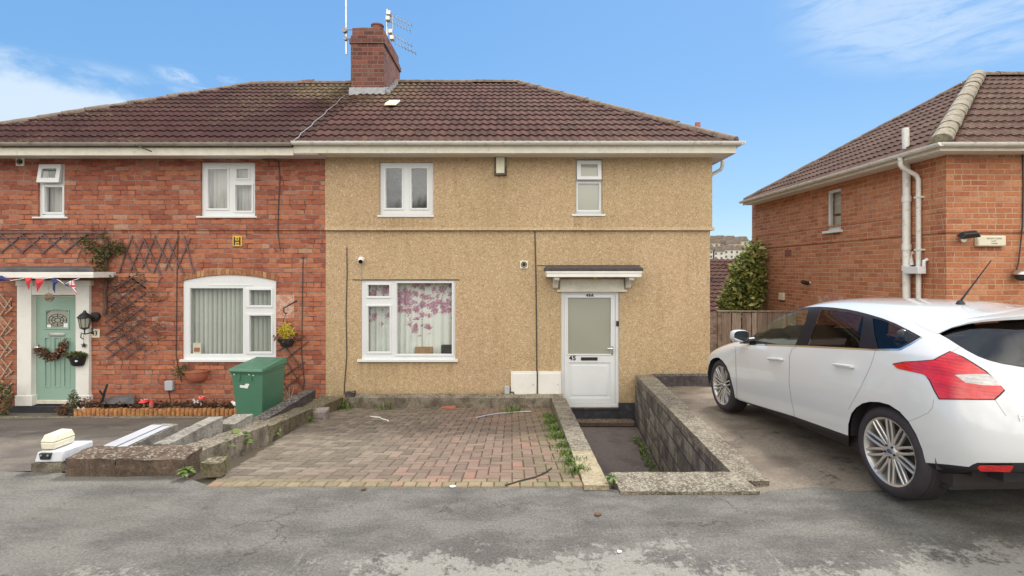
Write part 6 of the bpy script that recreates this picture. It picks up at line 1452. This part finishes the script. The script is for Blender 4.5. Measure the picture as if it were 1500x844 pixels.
def build_base():
    nr=11; nc=len(CG); b=bmesh.new(); V_={}
    def vert(i,j,sgn):
        x,y,z=CG[i][j]
        key=(i,j) if (y==0) else (i,j,sgn)
        if y==0: key=('c',round(x,4),round(z,4))
        if key not in V_: V_[key]=b.verts.new((x,y*sgn*1.012,z))
        return V_[key]
    for sgn in (1,-1):
        for i in range(nc-1):
            for j in range(nr-1):
                q=[vert(i,j,sgn),vert(i+1,j,sgn),vert(i+1,j+1,sgn),vert(i,j+1,sgn)]
                u=[]
                for v in q:
                    if v not in u: u.append(v)
                if len(u)<3: continue
                if sgn<0: u=u[::-1]
                try: b.faces.new(u)
                except ValueError: pass
    bmesh.ops.recalc_face_normals(b,faces=b.faces)
    # sharper belt line and sill edge
    cr=b.edges.layers.float.new('crease_edge')
    inv={v:k for k,v in V_.items()}
    for e in b.edges:
        k=[inv[v] for v in e.verts]
        js=[q[1] for q in k if len(q)==3 and q[0]!='c']
        if len(js)==2 and js[0]==js[1] and js[0] in (1,): e[cr]=.6
        if len(js)==2 and js[0]==js[1] and js[0] in (5,): e[cr]=.35
    me=bpy.data.meshes.new('cage'); b.to_mesh(me); b.free()
    o=bpy.data.objects.new('cage',me); COL.objects.link(o); m_=o.modifiers.new('s','SUBSURF'); m_.levels=3; m_.render_levels=3; m_.boundary_smooth='PRESERVE_CORNERS' if hasattr(m_,'boundary_smooth') else 'ALL'
    dg=bpy.context.evaluated_depsgraph_get(); out=bpy.data.meshes.new_from_object(o.evaluated_get(dg)); bpy.data.objects.remove(o); return out
base=build_base()
bb=bmesh.new(); bb.from_mesh(base); bb.normal_update()
# outward test
cen=sum((f.normal.dot(f.calc_center_median()-Vector((1.3,0,.7))) for f in bb.faces)); 
if cen<0: bmesh.ops.reverse_faces(bb,faces=bb.faces); bb.normal_update()
bb.to_mesh(base)
bvh=BVHTree.FromBMesh(bb); bb.faces.ensure_lookup_table()
vn=[v.normal.copy() for v in bb.verts]; fv=[[v.index for v in f.verts] for f in bb.faces]; vc=[v.co.copy() for v in bb.verts]
def snorm(p):
    loc,n,i,d_=bvh.find_nearest(p)
    ws=[1/((vc[k]-loc).length+1e-4)**1.0 for k in fv[i]]
    # bilinear-like weights
    m_=Vector()
    for k in fv[i]: m_+=vn[k]*(1/((vc[k]-loc).length_squared+1e-6))
    return m_.normalized()
half=bmesh.new(); half.from_mesh(base)
bmesh.ops.delete(half,geom=[f for f in half.faces if f.calc_center_median().y<-1e-5],context='FACES')
camc=MCi@CAM
def topx(p): w_=MC@p; return (750+F*w_.x/w_.y, HY-F*(w_.z-CZ)/w_.y)
def ray(px,py): return (MCi.to_3x3()@Vector(((px-750)/F,1,-(py-HY)/F)))
def cutline(b,p,q,pad=3.0):
    n=ray(*p).cross(ray(*q)); 
    if n.length<1e-9: return
    n.normalize()
    x0,x1=min(p[0],q[0])-pad,max(p[0],q[0])+pad; y0,y1=min(p[1],q[1])-pad,max(p[1],q[1])+pad
    fs=[]
    for f in b.faces:
        c=f.calc_center_median()
        if (c-camc).dot(f.normal)>0 and c.y<.3: continue
        if (c-camc).dot(f.normal)>.0: continue
        P_=[topx(v.co) for v in f.verts]
        if max(a[0] for a in P_)<x0 or min(a[0] for a in P_)>x1 or max(a[1] for a in P_)<y0 or min(a[1] for a in P_)>y1: continue
        fs.append(f)
    if not fs: return
    es=set(e for f in fs for e in f.edges); vs=set(v for f in fs for v in f.verts)
    bmesh.ops.bisect_plane(b,geom=list(vs)+list(es)+fs,dist=1e-6,plane_co=camc,plane_no=n)
def cutpoly(b,poly):
    for p,q in zip(poly,poly[1:]+poly[:1]): cutline(b,p,q)
def inside(pt,poly):
    x,y=pt; c=False; n=len(poly)
    for i in range(n):
        x1,y1=poly[i]; x2,y2=poly[(i+1)%n]
        if (y1>y)!=(y2>y) and x<(x2-x1)*(y-y1)/(y2-y1)+x1: c=not c
    return c
def strip(line,hw):   # closed polygons following a polyline
    out=[]
    for p,q in zip(line,line[1:]):
        d_=Vector((q[0]-p[0],q[1]-p[1])); L=d_.length or 1; nx,ny=-d_.y/L*hw,d_.x/L*hw
        out.append([(p[0]+nx,p[1]+ny),(q[0]+nx,q[1]+ny),(q[0]-nx,q[1]-ny),(p[0]-nx,p[1]-ny)])
    return out
POL={}
POL['arch']=[[(1242,668),(1242.5,621.5),(1247,606),(1254,597),(1263,591),(1274,588.5),(1288,589),(1302.5,593),(1318,603),(1331,617.5),(1342,636),(1351,658),(1358,686),(1362,720),(1355,790),(1243,790)],
 [(1035,564.5),(1036,548),(1038,536),(1040.5,529),(1043.7,525.5),(1048,523.8),(1053,524),(1059,529),(1064,536),(1068.5,547),(1072,560),(1075,572),(1077,585),(1079,640),(1035,640)]]
POL['sill']=[[(1077,584.5),(1120,597),(1162,609.6),(1200,623),(1243,638.5),(1243,800),(1000,800),(1000,584)],[(1357,678),(1388,680.5),(1419,684),(1425,680.5),(1431.5,678),(1460,678),(1500,678),(1700,682),(1900,690),(1900,1000),(1350,1000)]]
POL['front_glass']=[[(1103,503.6),(1105,492),(1110,481.5),(1130,468.5),(1152.7,458.5),(1168,455),(1184,453.5),(1180,470),(1172,488),(1164.5,505.2)]]
POL['rear_glass']=[[(1183.5,506),(1190,488),(1197,468),(1202.5,453),(1225,454.2),(1245,457),(1264,462.5),(1263.5,475),(1260,495),(1258,509.8)]]
POL['quarter_glass']=[[(1278,466.2),(1291,469),(1305,474),(1325,483),(1344,493.2),(1330,501),(1312.5,510.3),(1286,510.8),(1281,490)]]
POL['dlo']=[[(1083,503.4),(1090,491),(1097,483.5),(1108,474),(1122,464.5),(1135,459.5),(1148,455.8),(1160,453.2),(1172,451.2),(1186,449.8),(1200,449.3),(1220,450.5),(1241,453),(1258,456.5),(1275,461),(1293,466.5),(1312,474),(1332,484),(1350,493.7),(1334,503),(1318,511.3),(1281,511.7),(1230,509.3),(1181,506.8),(1130,504.9),(1095,503.8)]]
POL['chrome']=[[(1095,503.6),(1130,504.7),(1181,506.6),(1230,509.1),(1281,511.5),(1318,511.1),(1334,502.8),(1350,493.5),(1351,495),(1335,504.6),(1319,513.2),(1281,513.6),(1230,511.2),(1181,508.7),(1130,506.7),(1095,505.4)]]
POL['rear_window']=[[(1375,489),(1392,481),(1413,474.8),(1440,471),(1480,468.5),(1600,463),(1800,458),(1800,549),(1640,549),(1560,546),(1525,543),(1500,538.5),(1469,533.5),(1449,528.5),(1432,522),(1416,513.5),(1402,505),(1388,496)]]
LP=[(1308.6,534),(1325,531),(1345,530),(1369,528),(1380,522),(1393,515.5),(1410,524),(1425,533),(1443.6,545),(1458,557),(1470.6,571),(1464,578),(1456,584.7),(1420,584.5),(1377,584),(1370,572),(1363,557),(1357,551),(1351,548),(1333,544),(1315,540)]
POL['lamp_white']=[[(1399,549.5),(1420,548.5),(1448,548.5),(1458,556),(1466,565.5),(1440,564.5),(1415,561)]]
POL['lamp']=[LP]
cx_,cy_=1400,552
POL['bezel']=[[(x+(1.6 if x>cx_ else -1.2),y+(1.2 if y>cy_ else -.9)) for x,y in LP]]
seams=[[(1077,507),(1078,540),(1079.5,586)],[(1168,507),(1160,512),(1156.5,522),(1156,562),(1159,585),(1164,610)],[(1282.5,513),(1279,525),(1275,537),(1261,567),(1247,592),(1243,600)],
 [(1353.7,457),(1346,459.5),(1341.6,463),(1339.5,470),(1342,474.5),(1347.6,478),(1359,483.5),(1375,489.5)],[(1457,585),(1465,597),(1474,610)],[(1331,617.5),(1347,611),(1360,604.5),(1366,597),(1367.5,585)],[(1395,515),(1406,508)]]
POL['reflector']=[[(1431.5,684.5),(1436,681),(1484,681.5),(1483,686),(1479.5,691),(1436,690)]]
FD=[(1077,505),(1078,540),(1079.5,590),(1120,600),(1164,613),(1159,585),(1156,562),(1156.5,522),(1160,512),(1168,505)]
RD=[(1168,505),(1160,512),(1156.5,522),(1156,562),(1159,585),(1164,613),(1200,626),(1243,642),(1243,600),(1247,592),(1261,567),(1275,537),(1279,525),(1282.5,509)]
SEAMP=[s for l in seams for s in strip(l,.5)]
for k in ('arch','sill','front_glass','rear_glass','quarter_glass','dlo','rear_window','lamp','bezel','lamp_white','reflector','chrome'):
    for p_ in POL[k]: cutpoly(half,p_)
for s_ in SEAMP: cutpoly(half,s_)
for v in (FD,RD): cutpoly(half,v)
half.normal_update()
order=['arch','reflector','sill','lamp_white','lamp','bezel','chrome','front_glass','rear_glass','quarter_glass','dlo','rear_window']
cls={}
for f in half.faces:
    c=f.calc_center_median(); t_='body'
    if (c-camc).dot(f.normal)<0.02 and c.x<3.2:
        pt=topx(c); 
        for k in order:
            if any(inside(pt,p_) for p_ in POL[k]): t_=k; break
        if t_=='body':
            if any(inside(pt,p_) for p_ in SEAMP): t_='seam'
            elif c.y>.5 and inside(pt,FD): t_='front_door'
            elif c.y>.5 and inside(pt,RD): t_='rear_door'
    if t_=='body' and c.z<.24: t_='sill'
    if t_=='body' and c.y<.43 and c.x<-.36 and 1.04<c.z<1.31: t_='rear_window'
    # the windscreen
    if t_=='body' and c.x>1.60 and c.y<.70 and c.x<2.2:
        lim=1.665; zz=c.z
        if zz>1.0 and zz<1.335 and c.y<.60+(.15)*(c.x-1.6)/.55-.0: t_='windscreen'
    cls.setdefault(t_,[]).append(f)
def extract(keys,name,mat,parent=None,off=0.0,mirror=True,both=False,matmap=None):
    fs=[f for k in keys for f in cls.get(k,[])]
    if not fs: return None
    idx={}; vs=[]; ns=[]; faces=[]; mi=[]
    keyof={id(f):k for k in keys for f in cls.get(k,[])}
    for sgn in ((1,-1) if mirror else (1,)):
        for f in fs:
            q=[]
            for v in f.verts:
                kk=(v.index,sgn) if abs(v.co.y)>1e-6 else (v.index,0)
                if kk not in idx:
                    n=snorm(v.co); p=v.co+n*off; idx[kk]=len(vs); vs.append((p.x,p.y*sgn,p.z)); ns.append((n.x,n.y*sgn,n.z))
                q.append(idx[kk])
            faces.append(q if sgn>0 else q[::-1]); mi.append(matmap.get(keyof[id(f)],0) if matmap else 0)
    mats=mat if isinstance(mat,list) else [mat]
    return carmesh(name,vs,faces,[M[x] for x in mats],mi,parent or car,ns)
half.verts.index_update()
body=extract(['body','seam'],'body',['paint','seam'],matmap={'seam':1})
for k,lab in (('front_door','front_door'),('rear_door','rear_door')):
    fs=cls.get(k,[])
    d1=extract([k],'door','paint',mirror=False)
    # the doors of the far side
    me=d1.data.copy(); me.transform(Matrix.Scale(-1,4,(0,1,0))); me.flip_normals(); d2_=bpy.data.objects.new('door',me); COL.objects.link(d2_); d2_.parent=car
    if k=='front_door': DF=d1
    else: DR=d1
extract(['sill'],'lower_trim','car_dark',off=-.006)
extract(['dlo'],'window_trim','gloss_black',off=-.002)
extract(['chrome'],'chrome_strip','chrome',off=.002)
for k,mt in (('front_glass','car_glass'),('rear_glass','privacy'),('quarter_glass','privacy')):
    a=extract([k],'side_window',mt,off=-.006,mirror=False); me=a.data.copy(); me.transform(Matrix.Scale(-1,4,(0,1,0))); me.flip_normals(); o2=bpy.data.objects.new('side_window',me); COL.objects.link(o2); o2.parent=car
M['rear_glass_m']=glassmat('dark_rear_glass',(.045,.045,.055),.10,.02,base=.07)
extract(['rear_window'],'rear_window','rear_glass_m',off=-.016)
extract(['windscreen'],'windscreen','car_glass',off=-.002)
lm=extract(['lamp','lamp_white','bezel'],'tail_lamp',['lamp_red','lamp_clear','gloss_black'],off=.004,mirror=False,matmap={'lamp_white':1,'bezel':2})
me=lm.data.copy(); me.transform(Matrix.Scale(-1,4,(0,1,0))); me.flip_normals(); o2=bpy.data.objects.new('tail_lamp',me); COL.objects.link(o2); o2.parent=car
rl_=extract(['reflector'],'reflector','lamp_red',off=.004,mirror=False)
def hit(px,py):
    r=ray(px,py).normalized(); loc,n,i,d_=bvh.ray_cast(camc,r); return loc,snorm(loc) if loc else None
# spoiler over the rear window
mb=MB(); T=[hit(*p)[0] for p in ((1375,489),(1392,481),(1413,474.8),(1430,472),(1440,471),(1460,469.5),(1480,468.5),(1500,467))]+[Vector((-.395,.12,1.306)),Vector((-.40,0,1.308))]
ds=[0,.012,.028,.040,.048,.056,.062,.066,.070,.070]
for sgn in (1,-1):
    rows=[]
    for t_,d_ in zip(T,ds):
        q=t_+Vector((.03+d_*1.6,-.01 if t_.y>.02 else 0,.03)); loc,n_,_,_=bvh.find_nearest(q); root=loc+n_*(-.002); lip=t_+Vector((-d_,0,d_*.34+.004)); low=t_+Vector((-d_+.003,0,d_*.06+.001)); und=t_-snorm(t_)*.003
        if t_.y<.001: root.y=0
        rows.append([mb.V((v.x,v.y*sgn,v.z)) for v in (root,root.lerp(lip,.5)+Vector((0,0,d_*.10)),lip,low,und)])
    for A,B in zip(rows,rows[1:]):
        for k in range(4): mb.fi([A[k],A[k+1],B[k+1],B[k]] if sgn>0 else [B[k],B[k+1],A[k+1],A[k]])
cbuild(mb,'spoiler','paint',smooth=True,angle=50)
mb=MB(); mb.box(-.472,-.462,-.16,.17,1.296,1.312); cbuild(mb,'brake_light','lamp_red')
# handles
def handle(px0,py0,px1,py1,par):
    a,na=hit(px0,py0); b_,nb=hit(px1,py1); n=na; mb=MB(); up=Vector((0,0,1))
    mb.tube([a+n*.002,a+n*.03,a.lerp(b_,.3)+n*.036,a.lerp(b_,.7)+n*.036,b_+n*.03,b_+n*.002],[.011,.013,.014,.014,.013,.011],8); cbuild(mb,'handle','paint',par,smooth=True)
handle(1129,526,1147,527,DF); handle(1227,535,1251,538,DR)
# mirror
M['mirror']=plain('mirror_glass',(.30,.33,.36),.03,metal=1,var=0)
def onplane(px,py,yc):
    r=ray(px,py); t_=(yc-camc.y)/r.y; return camc+r*t_
mc_=onplane(1086.5,492.5,.965)
for sgn in (1,-1):
    c=Vector((mc_.x,mc_.y*sgn,mc_.z)); mb=MB()
    h_,w_=.068,.098
    prof=[(-.03,.86),(0,1.0),(.05,.98),(.09,.75),(.115,.35)]
    rings=[]
    for dx_,k in prof: rings.append([mb.V((c.x+dx_+.03, c.y+w_*k*math.copysign(abs(math.cos(a))**.7,math.cos(a))*1.0, c.z+h_*k*math.copysign(abs(math.sin(a))**.7,math.sin(a)))) for a in [6.283185*i/20 for i in range(20)]])
    for A,B in zip(rings,rings[1:]):
        for i in range(20): mb.fi([A[i],A[(i+1)%20],B[(i+1)%20],B[i]])
    mb.fi(rings[-1]); wm=cbuild(mb,'wing_mirror','paint',smooth=True,angle=60)
    mb=MB(); A=[mb.V((c.x+.012, c.y+w_*.86*math.copysign(abs(math.cos(a))**.7,math.cos(a)), c.z+h_*.86*math.copysign(abs(math.sin(a))**.7,math.sin(a)))) for a in [6.283185*i/20 for i in range(20)]]; mb.fi(A); cbuild(mb,'mirror_glass','mirror' ,wm)
    mb=MB(); mb.tube([(c.x+.05,c.y-sgn*.05,c.z-.06),(c.x+.05,.80*sgn,.93)],[.03,.035],8); cbuild(mb,'mirror_arm','car_dark',wm,smooth=True)
# aerial on the roof
a,na=hit(1407,445.5)
mb=MB(); mb.lathe([(.030,0),(.022,.018),(.010,.03)],Matrix.Translation(a),12); tip=onplane(1452,381.5,a.y-.02); mb.tube([a+Vector((0,0,.02)),a.lerp(tip,.45)+Vector((0,0,.01)),tip],[.008,.005,.003],6); cbuild(mb,'roof_aerial','black',smooth=True)
# wheels
def wheel(x,y,sgn):
    Rm=Matrix.Translation((x,y,.32))@Matrix.Rotation(R(-90*sgn),4,'X')     # local z points outwards
    mb=MB(); r=.236
    mb.lathe([(.200,-.20),(.205,-.06),(.222,-.012),(r,-.004),(r+.004,-.012),(r,-.03),(.21,-.05)],Rm,48)
    # spokes
    n=10
    for k in range(n):
        a0=2*math.pi*k/n
        for s_ in (-1,1):
            ai=a0+s_*.05; ao=a0+s_*.235; wi,wo=.0085,.0075
            def pt(rad,a,zz,side_): t_=side_; return Rm@Vector((rad*math.cos(a)-t_*math.sin(a),rad*math.sin(a)+t_*math.cos(a),zz))
            sec=[]
            for rad,f_,z_,wd in ((.045,0,-.022,.012),(.10,.35,-.020,.0095),(.17,.75,-.014,.0088),(.226,1,-.008,.0115)):
                a=ai+(ao-ai)*f_
                sec.append([mb.V(pt(rad,a,z_-.022,-wd)),mb.V(pt(rad,a,z_-.004,-wd)),mb.V(pt(rad,a,z_,-wd*.45)),mb.V(pt(rad,a,z_,wd*.45)),mb.V(pt(rad,a,z_-.004,wd)),mb.V(pt(rad,a,z_-.022,wd))])
            for A,B in zip(sec,sec[1:]):
                for i in range(5): mb.fi([A[i],A[i+1],B[i+1],B[i]])
    mb.lathe([(.060,-.05),(.060,-.030),(.048,-.018),(.030,-.014),(0,-.014)],Rm,24)
    w_=cbuild(mb,'wheel','alloy',smooth=True,angle=35)
    mb=MB(); mb.lathe([(.232,-.20),(.262,-.215),(.30,-.205),(.317,-.185),(.320,-.16),(.320,-.06),(.316,-.035),(.300,-.008),(.275,.004),(.250,.003),(.238,-.004),(.234,-.02)],Rm,56)
    for zz in (-.165,-.13,-.095,-.06): mb.lathe([(.3215,zz-.012),(.3215,zz+.012)],Rm,56)
    cbuild(mb,'tyre','tyre',w_,smooth=True,angle=50)
    mb=MB(); mb.lathe([(0,-.075),(.15,-.075),(.15,-.095),(0,-.095)],Rm,28); mb.lathe([(0,-.14),(.225,-.14)],Rm,28); cbuild(mb,'brake_disc','brake',w_,smooth=True,angle=30)
    mb=MB()
    for k in range(5): a=2*math.pi*(k+.25)/5; mb.lathe([(.0085,-.02),(.0085,-.010),(0,-.009)],Rm@Matrix.Translation((.043*math.cos(a),.043*math.sin(a),0)),8)
    cbuild(mb,'wheel_nut','rubber',w_)
    mb=MB(); mb.lathe([(.0,-.008),(.022,-.009),(.026,-.013)],Rm@Matrix.Rotation(R(90),4,'Z')@Matrix.Scale(.62,4,(1,0,0)),18); cbuild(mb,'hub_badge',M['blue_badge'],w_,smooth=True)
M['blue_badge']=plain('blue_enamel',(.02,.05,.16),.25,var=0,coat=1)
for x in (0,2.62):
    for s_ in (1,-1): wheel(x,.885*s_,s_)
# wheel housings, floor and cabin
for x in (0,2.62):
    for s_ in (1,-1):
        mb=MB(); n=16; A=[];B=[]; rr=.385
        for i in range(n+1):
            a=-.02+(math.pi+.04)*i/n; A.append(mb.V((x+rr*math.cos(a),.875*s_,.33+rr*math.sin(a)))); B.append(mb.V((x+rr*math.cos(a),.50*s_,.33+rr*math.sin(a))))
        for i in range(n): mb.fi([A[i],A[i+1],B[i+1],B[i]])
        mb.fi(B); cbuild(mb,'wheel_housing','rubber')
mb=MB(); mb.box(-.35,3.1,-.76,.76,.18,.22); mb.box(-.55,-.35,-.6,.6,.30,.42); cbuild(mb,'underbody','rubber')
mb=MB(); 
for s_ in (1,-1): mb.box(-.35,2.2,.765*s_,.785*s_,.3,.93)
mb.box(-.45,-.40,-.7,.7,.3,.98); mb.box(-.4,2.1,-.78,.78,.22,.30); cbuild(mb,'cabin_lining','interior')
mb=MB(); mb.hexa([(1.95,-.72,.5),(2.25,-.72,.5),(2.25,.72,.5),(1.95,.72,.5),(1.72,-.72,.90),(2.25,-.70,.93),(2.25,.70,.93),(1.72,.72,.90)]); cbuild(mb,'dashboard','interior',bevel=.03)
mb=MB(); c=Vector((1.62,-.37,.86)); Ms=Matrix.Translation(c)@Matrix.Rotation(R(-65),4,'Y'); mb.tube([Ms@Vector((.185*math.cos(6.2832*k/24),.185*math.sin(6.2832*k/24),0)) for k in range(25)],.014,8); mb.tube([Ms@Vector((-.18,0,0)),Ms@Vector((.18,0,0))],.02,6); cbuild(mb,'steering_wheel','interior',smooth=True)
for y_ in (.37,-.37):
    mb=MB(); mb.hexa([(.98,y_-.25,.32),(1.5,y_-.25,.32),(1.5,y_+.25,.32),(.98,y_+.25,.32),(.98,y_-.25,.52),(1.5,y_-.25,.56),(1.5,y_+.25,.56),(.98,y_+.25,.52)])
    mb.hexa([(.93,y_-.24,.5),(1.07,y_-.24,.5),(1.07,y_+.24,.5),(.93,y_+.24,.5),(.74,y_-.19,1.05),(.84,y_-.19,1.07),(.84,y_+.19,1.07),(.74,y_+.19,1.05)])
    mb.hexa([(.72,y_-.12,1.08),(.82,y_-.12,1.08),(.82,y_+.12,1.08),(.72,y_+.12,1.08),(.69,y_-.11,1.25),(.76,y_-.11,1.26),(.76,y_+.11,1.26),(.69,y_+.11,1.25)]); cbuild(mb,'seat','interior',bevel=.03)
mb=MB(); mb.hexa([(.0,-.62,.32),(.5,-.62,.32),(.5,.62,.32),(.0,.62,.32),(.0,-.62,.52),(.5,-.62,.56),(.5,.62,.56),(.0,.62,.52)]); mb.hexa([(-.06,-.62,.5),(.08,-.62,.5),(.08,.62,.5),(-.06,.62,.5),(-.2,-.6,.98),(-.1,-.6,1.0),(-.1,.6,1.0),(-.2,.6,.98)]); cbuild(mb,'rear_seat','interior',bevel=.03)
# lettering on the tailgate, cut by the frame in the photograph
a,na=hit(1490,612.5); b_,nb=hit(1520,614)
if a and b_:
    xd=(b_-a).normalized(); n=na; yd=n.cross(xd).normalized()
    if yd.z<0: yd=-yd
    Mt=Matrix(((xd.x,yd.x,n.x,0),(xd.y,yd.y,n.y,0),(xd.z,yd.z,n.z,0),(0,0,0,1))); p=a+xd*.085+n*.005
    cu_=bpy.data.curves.new('f','FONT'); cu_.body='FOCUS'; cu_.size=.045; cu_.extrude=.002; cu_.offset=.0012; cu_.align_x='CENTER'; cu_.align_y='CENTER'; cu_.space_character=1.15
    t2=bpy.data.objects.new('tmp',cu_); COL.objects.link(t2); me=bpy.data.meshes.new_from_object(t2.evaluated_get(bpy.context.evaluated_depsgraph_get())); bpy.data.objects.remove(t2)
    me.transform(Matrix.Translation(p)@Mt); me.materials.clear(); me.materials.append(M['chrome']); o=bpy.data.objects.new('badge_lettering',me); COL.objects.link(o); o.parent=car
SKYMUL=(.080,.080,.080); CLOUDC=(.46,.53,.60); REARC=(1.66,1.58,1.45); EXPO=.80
# ------------------------------------------------------------------ world, sun, camera
SUN_EL,SUN_AZ=R(54),R(30)           # behind the houses, a little to the right
w=bpy.data.worlds.new("World"); S.world=w; w.use_nodes=True; nt=w.node_tree
bg=nt.nodes['Background']; bg.inputs[1].default_value=1.0
class WN(NT):
    def __init__(s,t): s.t=t
q=WN(nt)
sky=q.n('ShaderNodeTexSky'); sky.sky_type='NISHITA'; sky.sun_disc=False; sky.sun_elevation=SUN_EL; sky.sun_rotation=SUN_AZ; sky.air_density=1.0; sky.dust_density=.6; sky.ozone_density=1.6; sky.altitude=50
d=q.n('ShaderNodeTexCoord').outputs['Generated']; s_=q.sep(d)
skyc=q.mix(1,sky.outputs[0],SKYMUL,'MULTIPLY')
skyc=q.mix(.72,skyc,q.ramp(s_[2],[(0,(.31,.46,.565)),(.12,(.185,.36,.55)),(.3,(.115,.285,.54)),(.55,(.088,.255,.525)),(1,(.07,.2,.47))]))
def blob(cx,cz,ax,az):
    a=q.math('POWER',q.math('DIVIDE',q.math('SUBTRACT',s_[0],cx),ax),2.0); b=q.math('POWER',q.math('DIVIDE',q.math('SUBTRACT',s_[2],cz),az),2.0)
    return q.step(q.math('ADD',a,b),1.0,.0)
front=q.math('GREATER_THAN',s_[1],0)
nv=q.map(d,(1,1,2.6)); nz=q.noise(5.5,8,.62,nv,.3); nz2=q.noise(7,9,.68,q.map(d,(1.2,1,5.5),(3,1,2),(0,R(-10),0)),.8)
A=q.math('MULTIPLY',q.step(blob(-.66,.20,.36,.115),0,.4),q.step(q.math('ADD',nz,q.math('MULTIPLY',blob(-.72,.19,.30,.10),.45)),.44,.70))
B=q.math('MULTIPLY',q.step(blob(.70,.42,.32,.17),0,.7),q.step(nz2,.30,.62))
Cc=q.math('MULTIPLY',blob(-.47,.305,.10,.02),q.step(nz2,.45,.7))
cl=q.math('MULTIPLY',q.math('MULTIPLY',q.math('MAXIMUM',q.math('MAXIMUM',A,q.math('MULTIPLY',B,.6)),Cc),front),.8)
# bright warm cloud added in the unseen rear sky to light the facades
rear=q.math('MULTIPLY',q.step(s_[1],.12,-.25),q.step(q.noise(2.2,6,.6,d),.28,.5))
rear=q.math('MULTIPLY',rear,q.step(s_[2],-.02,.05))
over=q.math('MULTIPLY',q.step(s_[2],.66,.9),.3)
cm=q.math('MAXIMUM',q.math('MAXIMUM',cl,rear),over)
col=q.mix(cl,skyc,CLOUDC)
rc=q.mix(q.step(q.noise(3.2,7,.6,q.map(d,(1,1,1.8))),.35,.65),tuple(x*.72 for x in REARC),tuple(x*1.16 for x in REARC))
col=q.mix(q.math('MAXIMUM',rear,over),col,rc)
# dark roof and tree line added in the unseen rear sky for reflections
hz=q.math('MULTIPLY',q.step(s_[1],0,-.25),q.math('SUBTRACT',1,q.step(q.math('SUBTRACT',s_[2],q.math('MULTIPLY',q.noise(6,7,.7,q.map(d,(1,1,.2))),.22)),.0,.03)))
col=q.mix(q.math('MULTIPLY',hz,.85),col,(.16,.155,.14))
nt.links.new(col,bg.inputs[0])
sl=bpy.data.lights.new('sun','SUN'); sl.energy=2.2; sl.angle=R(11); sl.color=(1,.95,.88)
so=bpy.data.objects.new('sun',sl); COL.objects.link(so)
dv=Vector((math.sin(SUN_AZ)*math.cos(SUN_EL),math.cos(SUN_AZ)*math.cos(SUN_EL),math.sin(SUN_EL)))
so.rotation_euler=dv.to_track_quat('Z','Y').to_euler(); so.location=(0,0,30)
cam=bpy.data.cameras.new('camera'); co=bpy.data.objects.new('camera',cam); COL.objects.link(co)
co.location=CAM; co.rotation_euler=(R(90),0,0)
cam.sensor_width=36; cam.lens=36*F/1500; cam.shift_y=-(422-HY)/1500; cam.clip_start=.05; cam.clip_end=2000
S.camera=co
S.view_settings.view_transform='Standard'; S.view_settings.look='None'; S.view_settings.exposure=EXPO; S.view_settings.gamma=1; S.view_settings.use_curve_mapping=False
S.render.engine='CYCLES'; S.cycles.use_denoising=True; S.cycles.max_bounces=6; S.cycles.transparent_max_bounces=12; S.cycles.caustics_reflective=False; S.cycles.caustics_refractive=False; S.cycles.sample_clamp_indirect=6
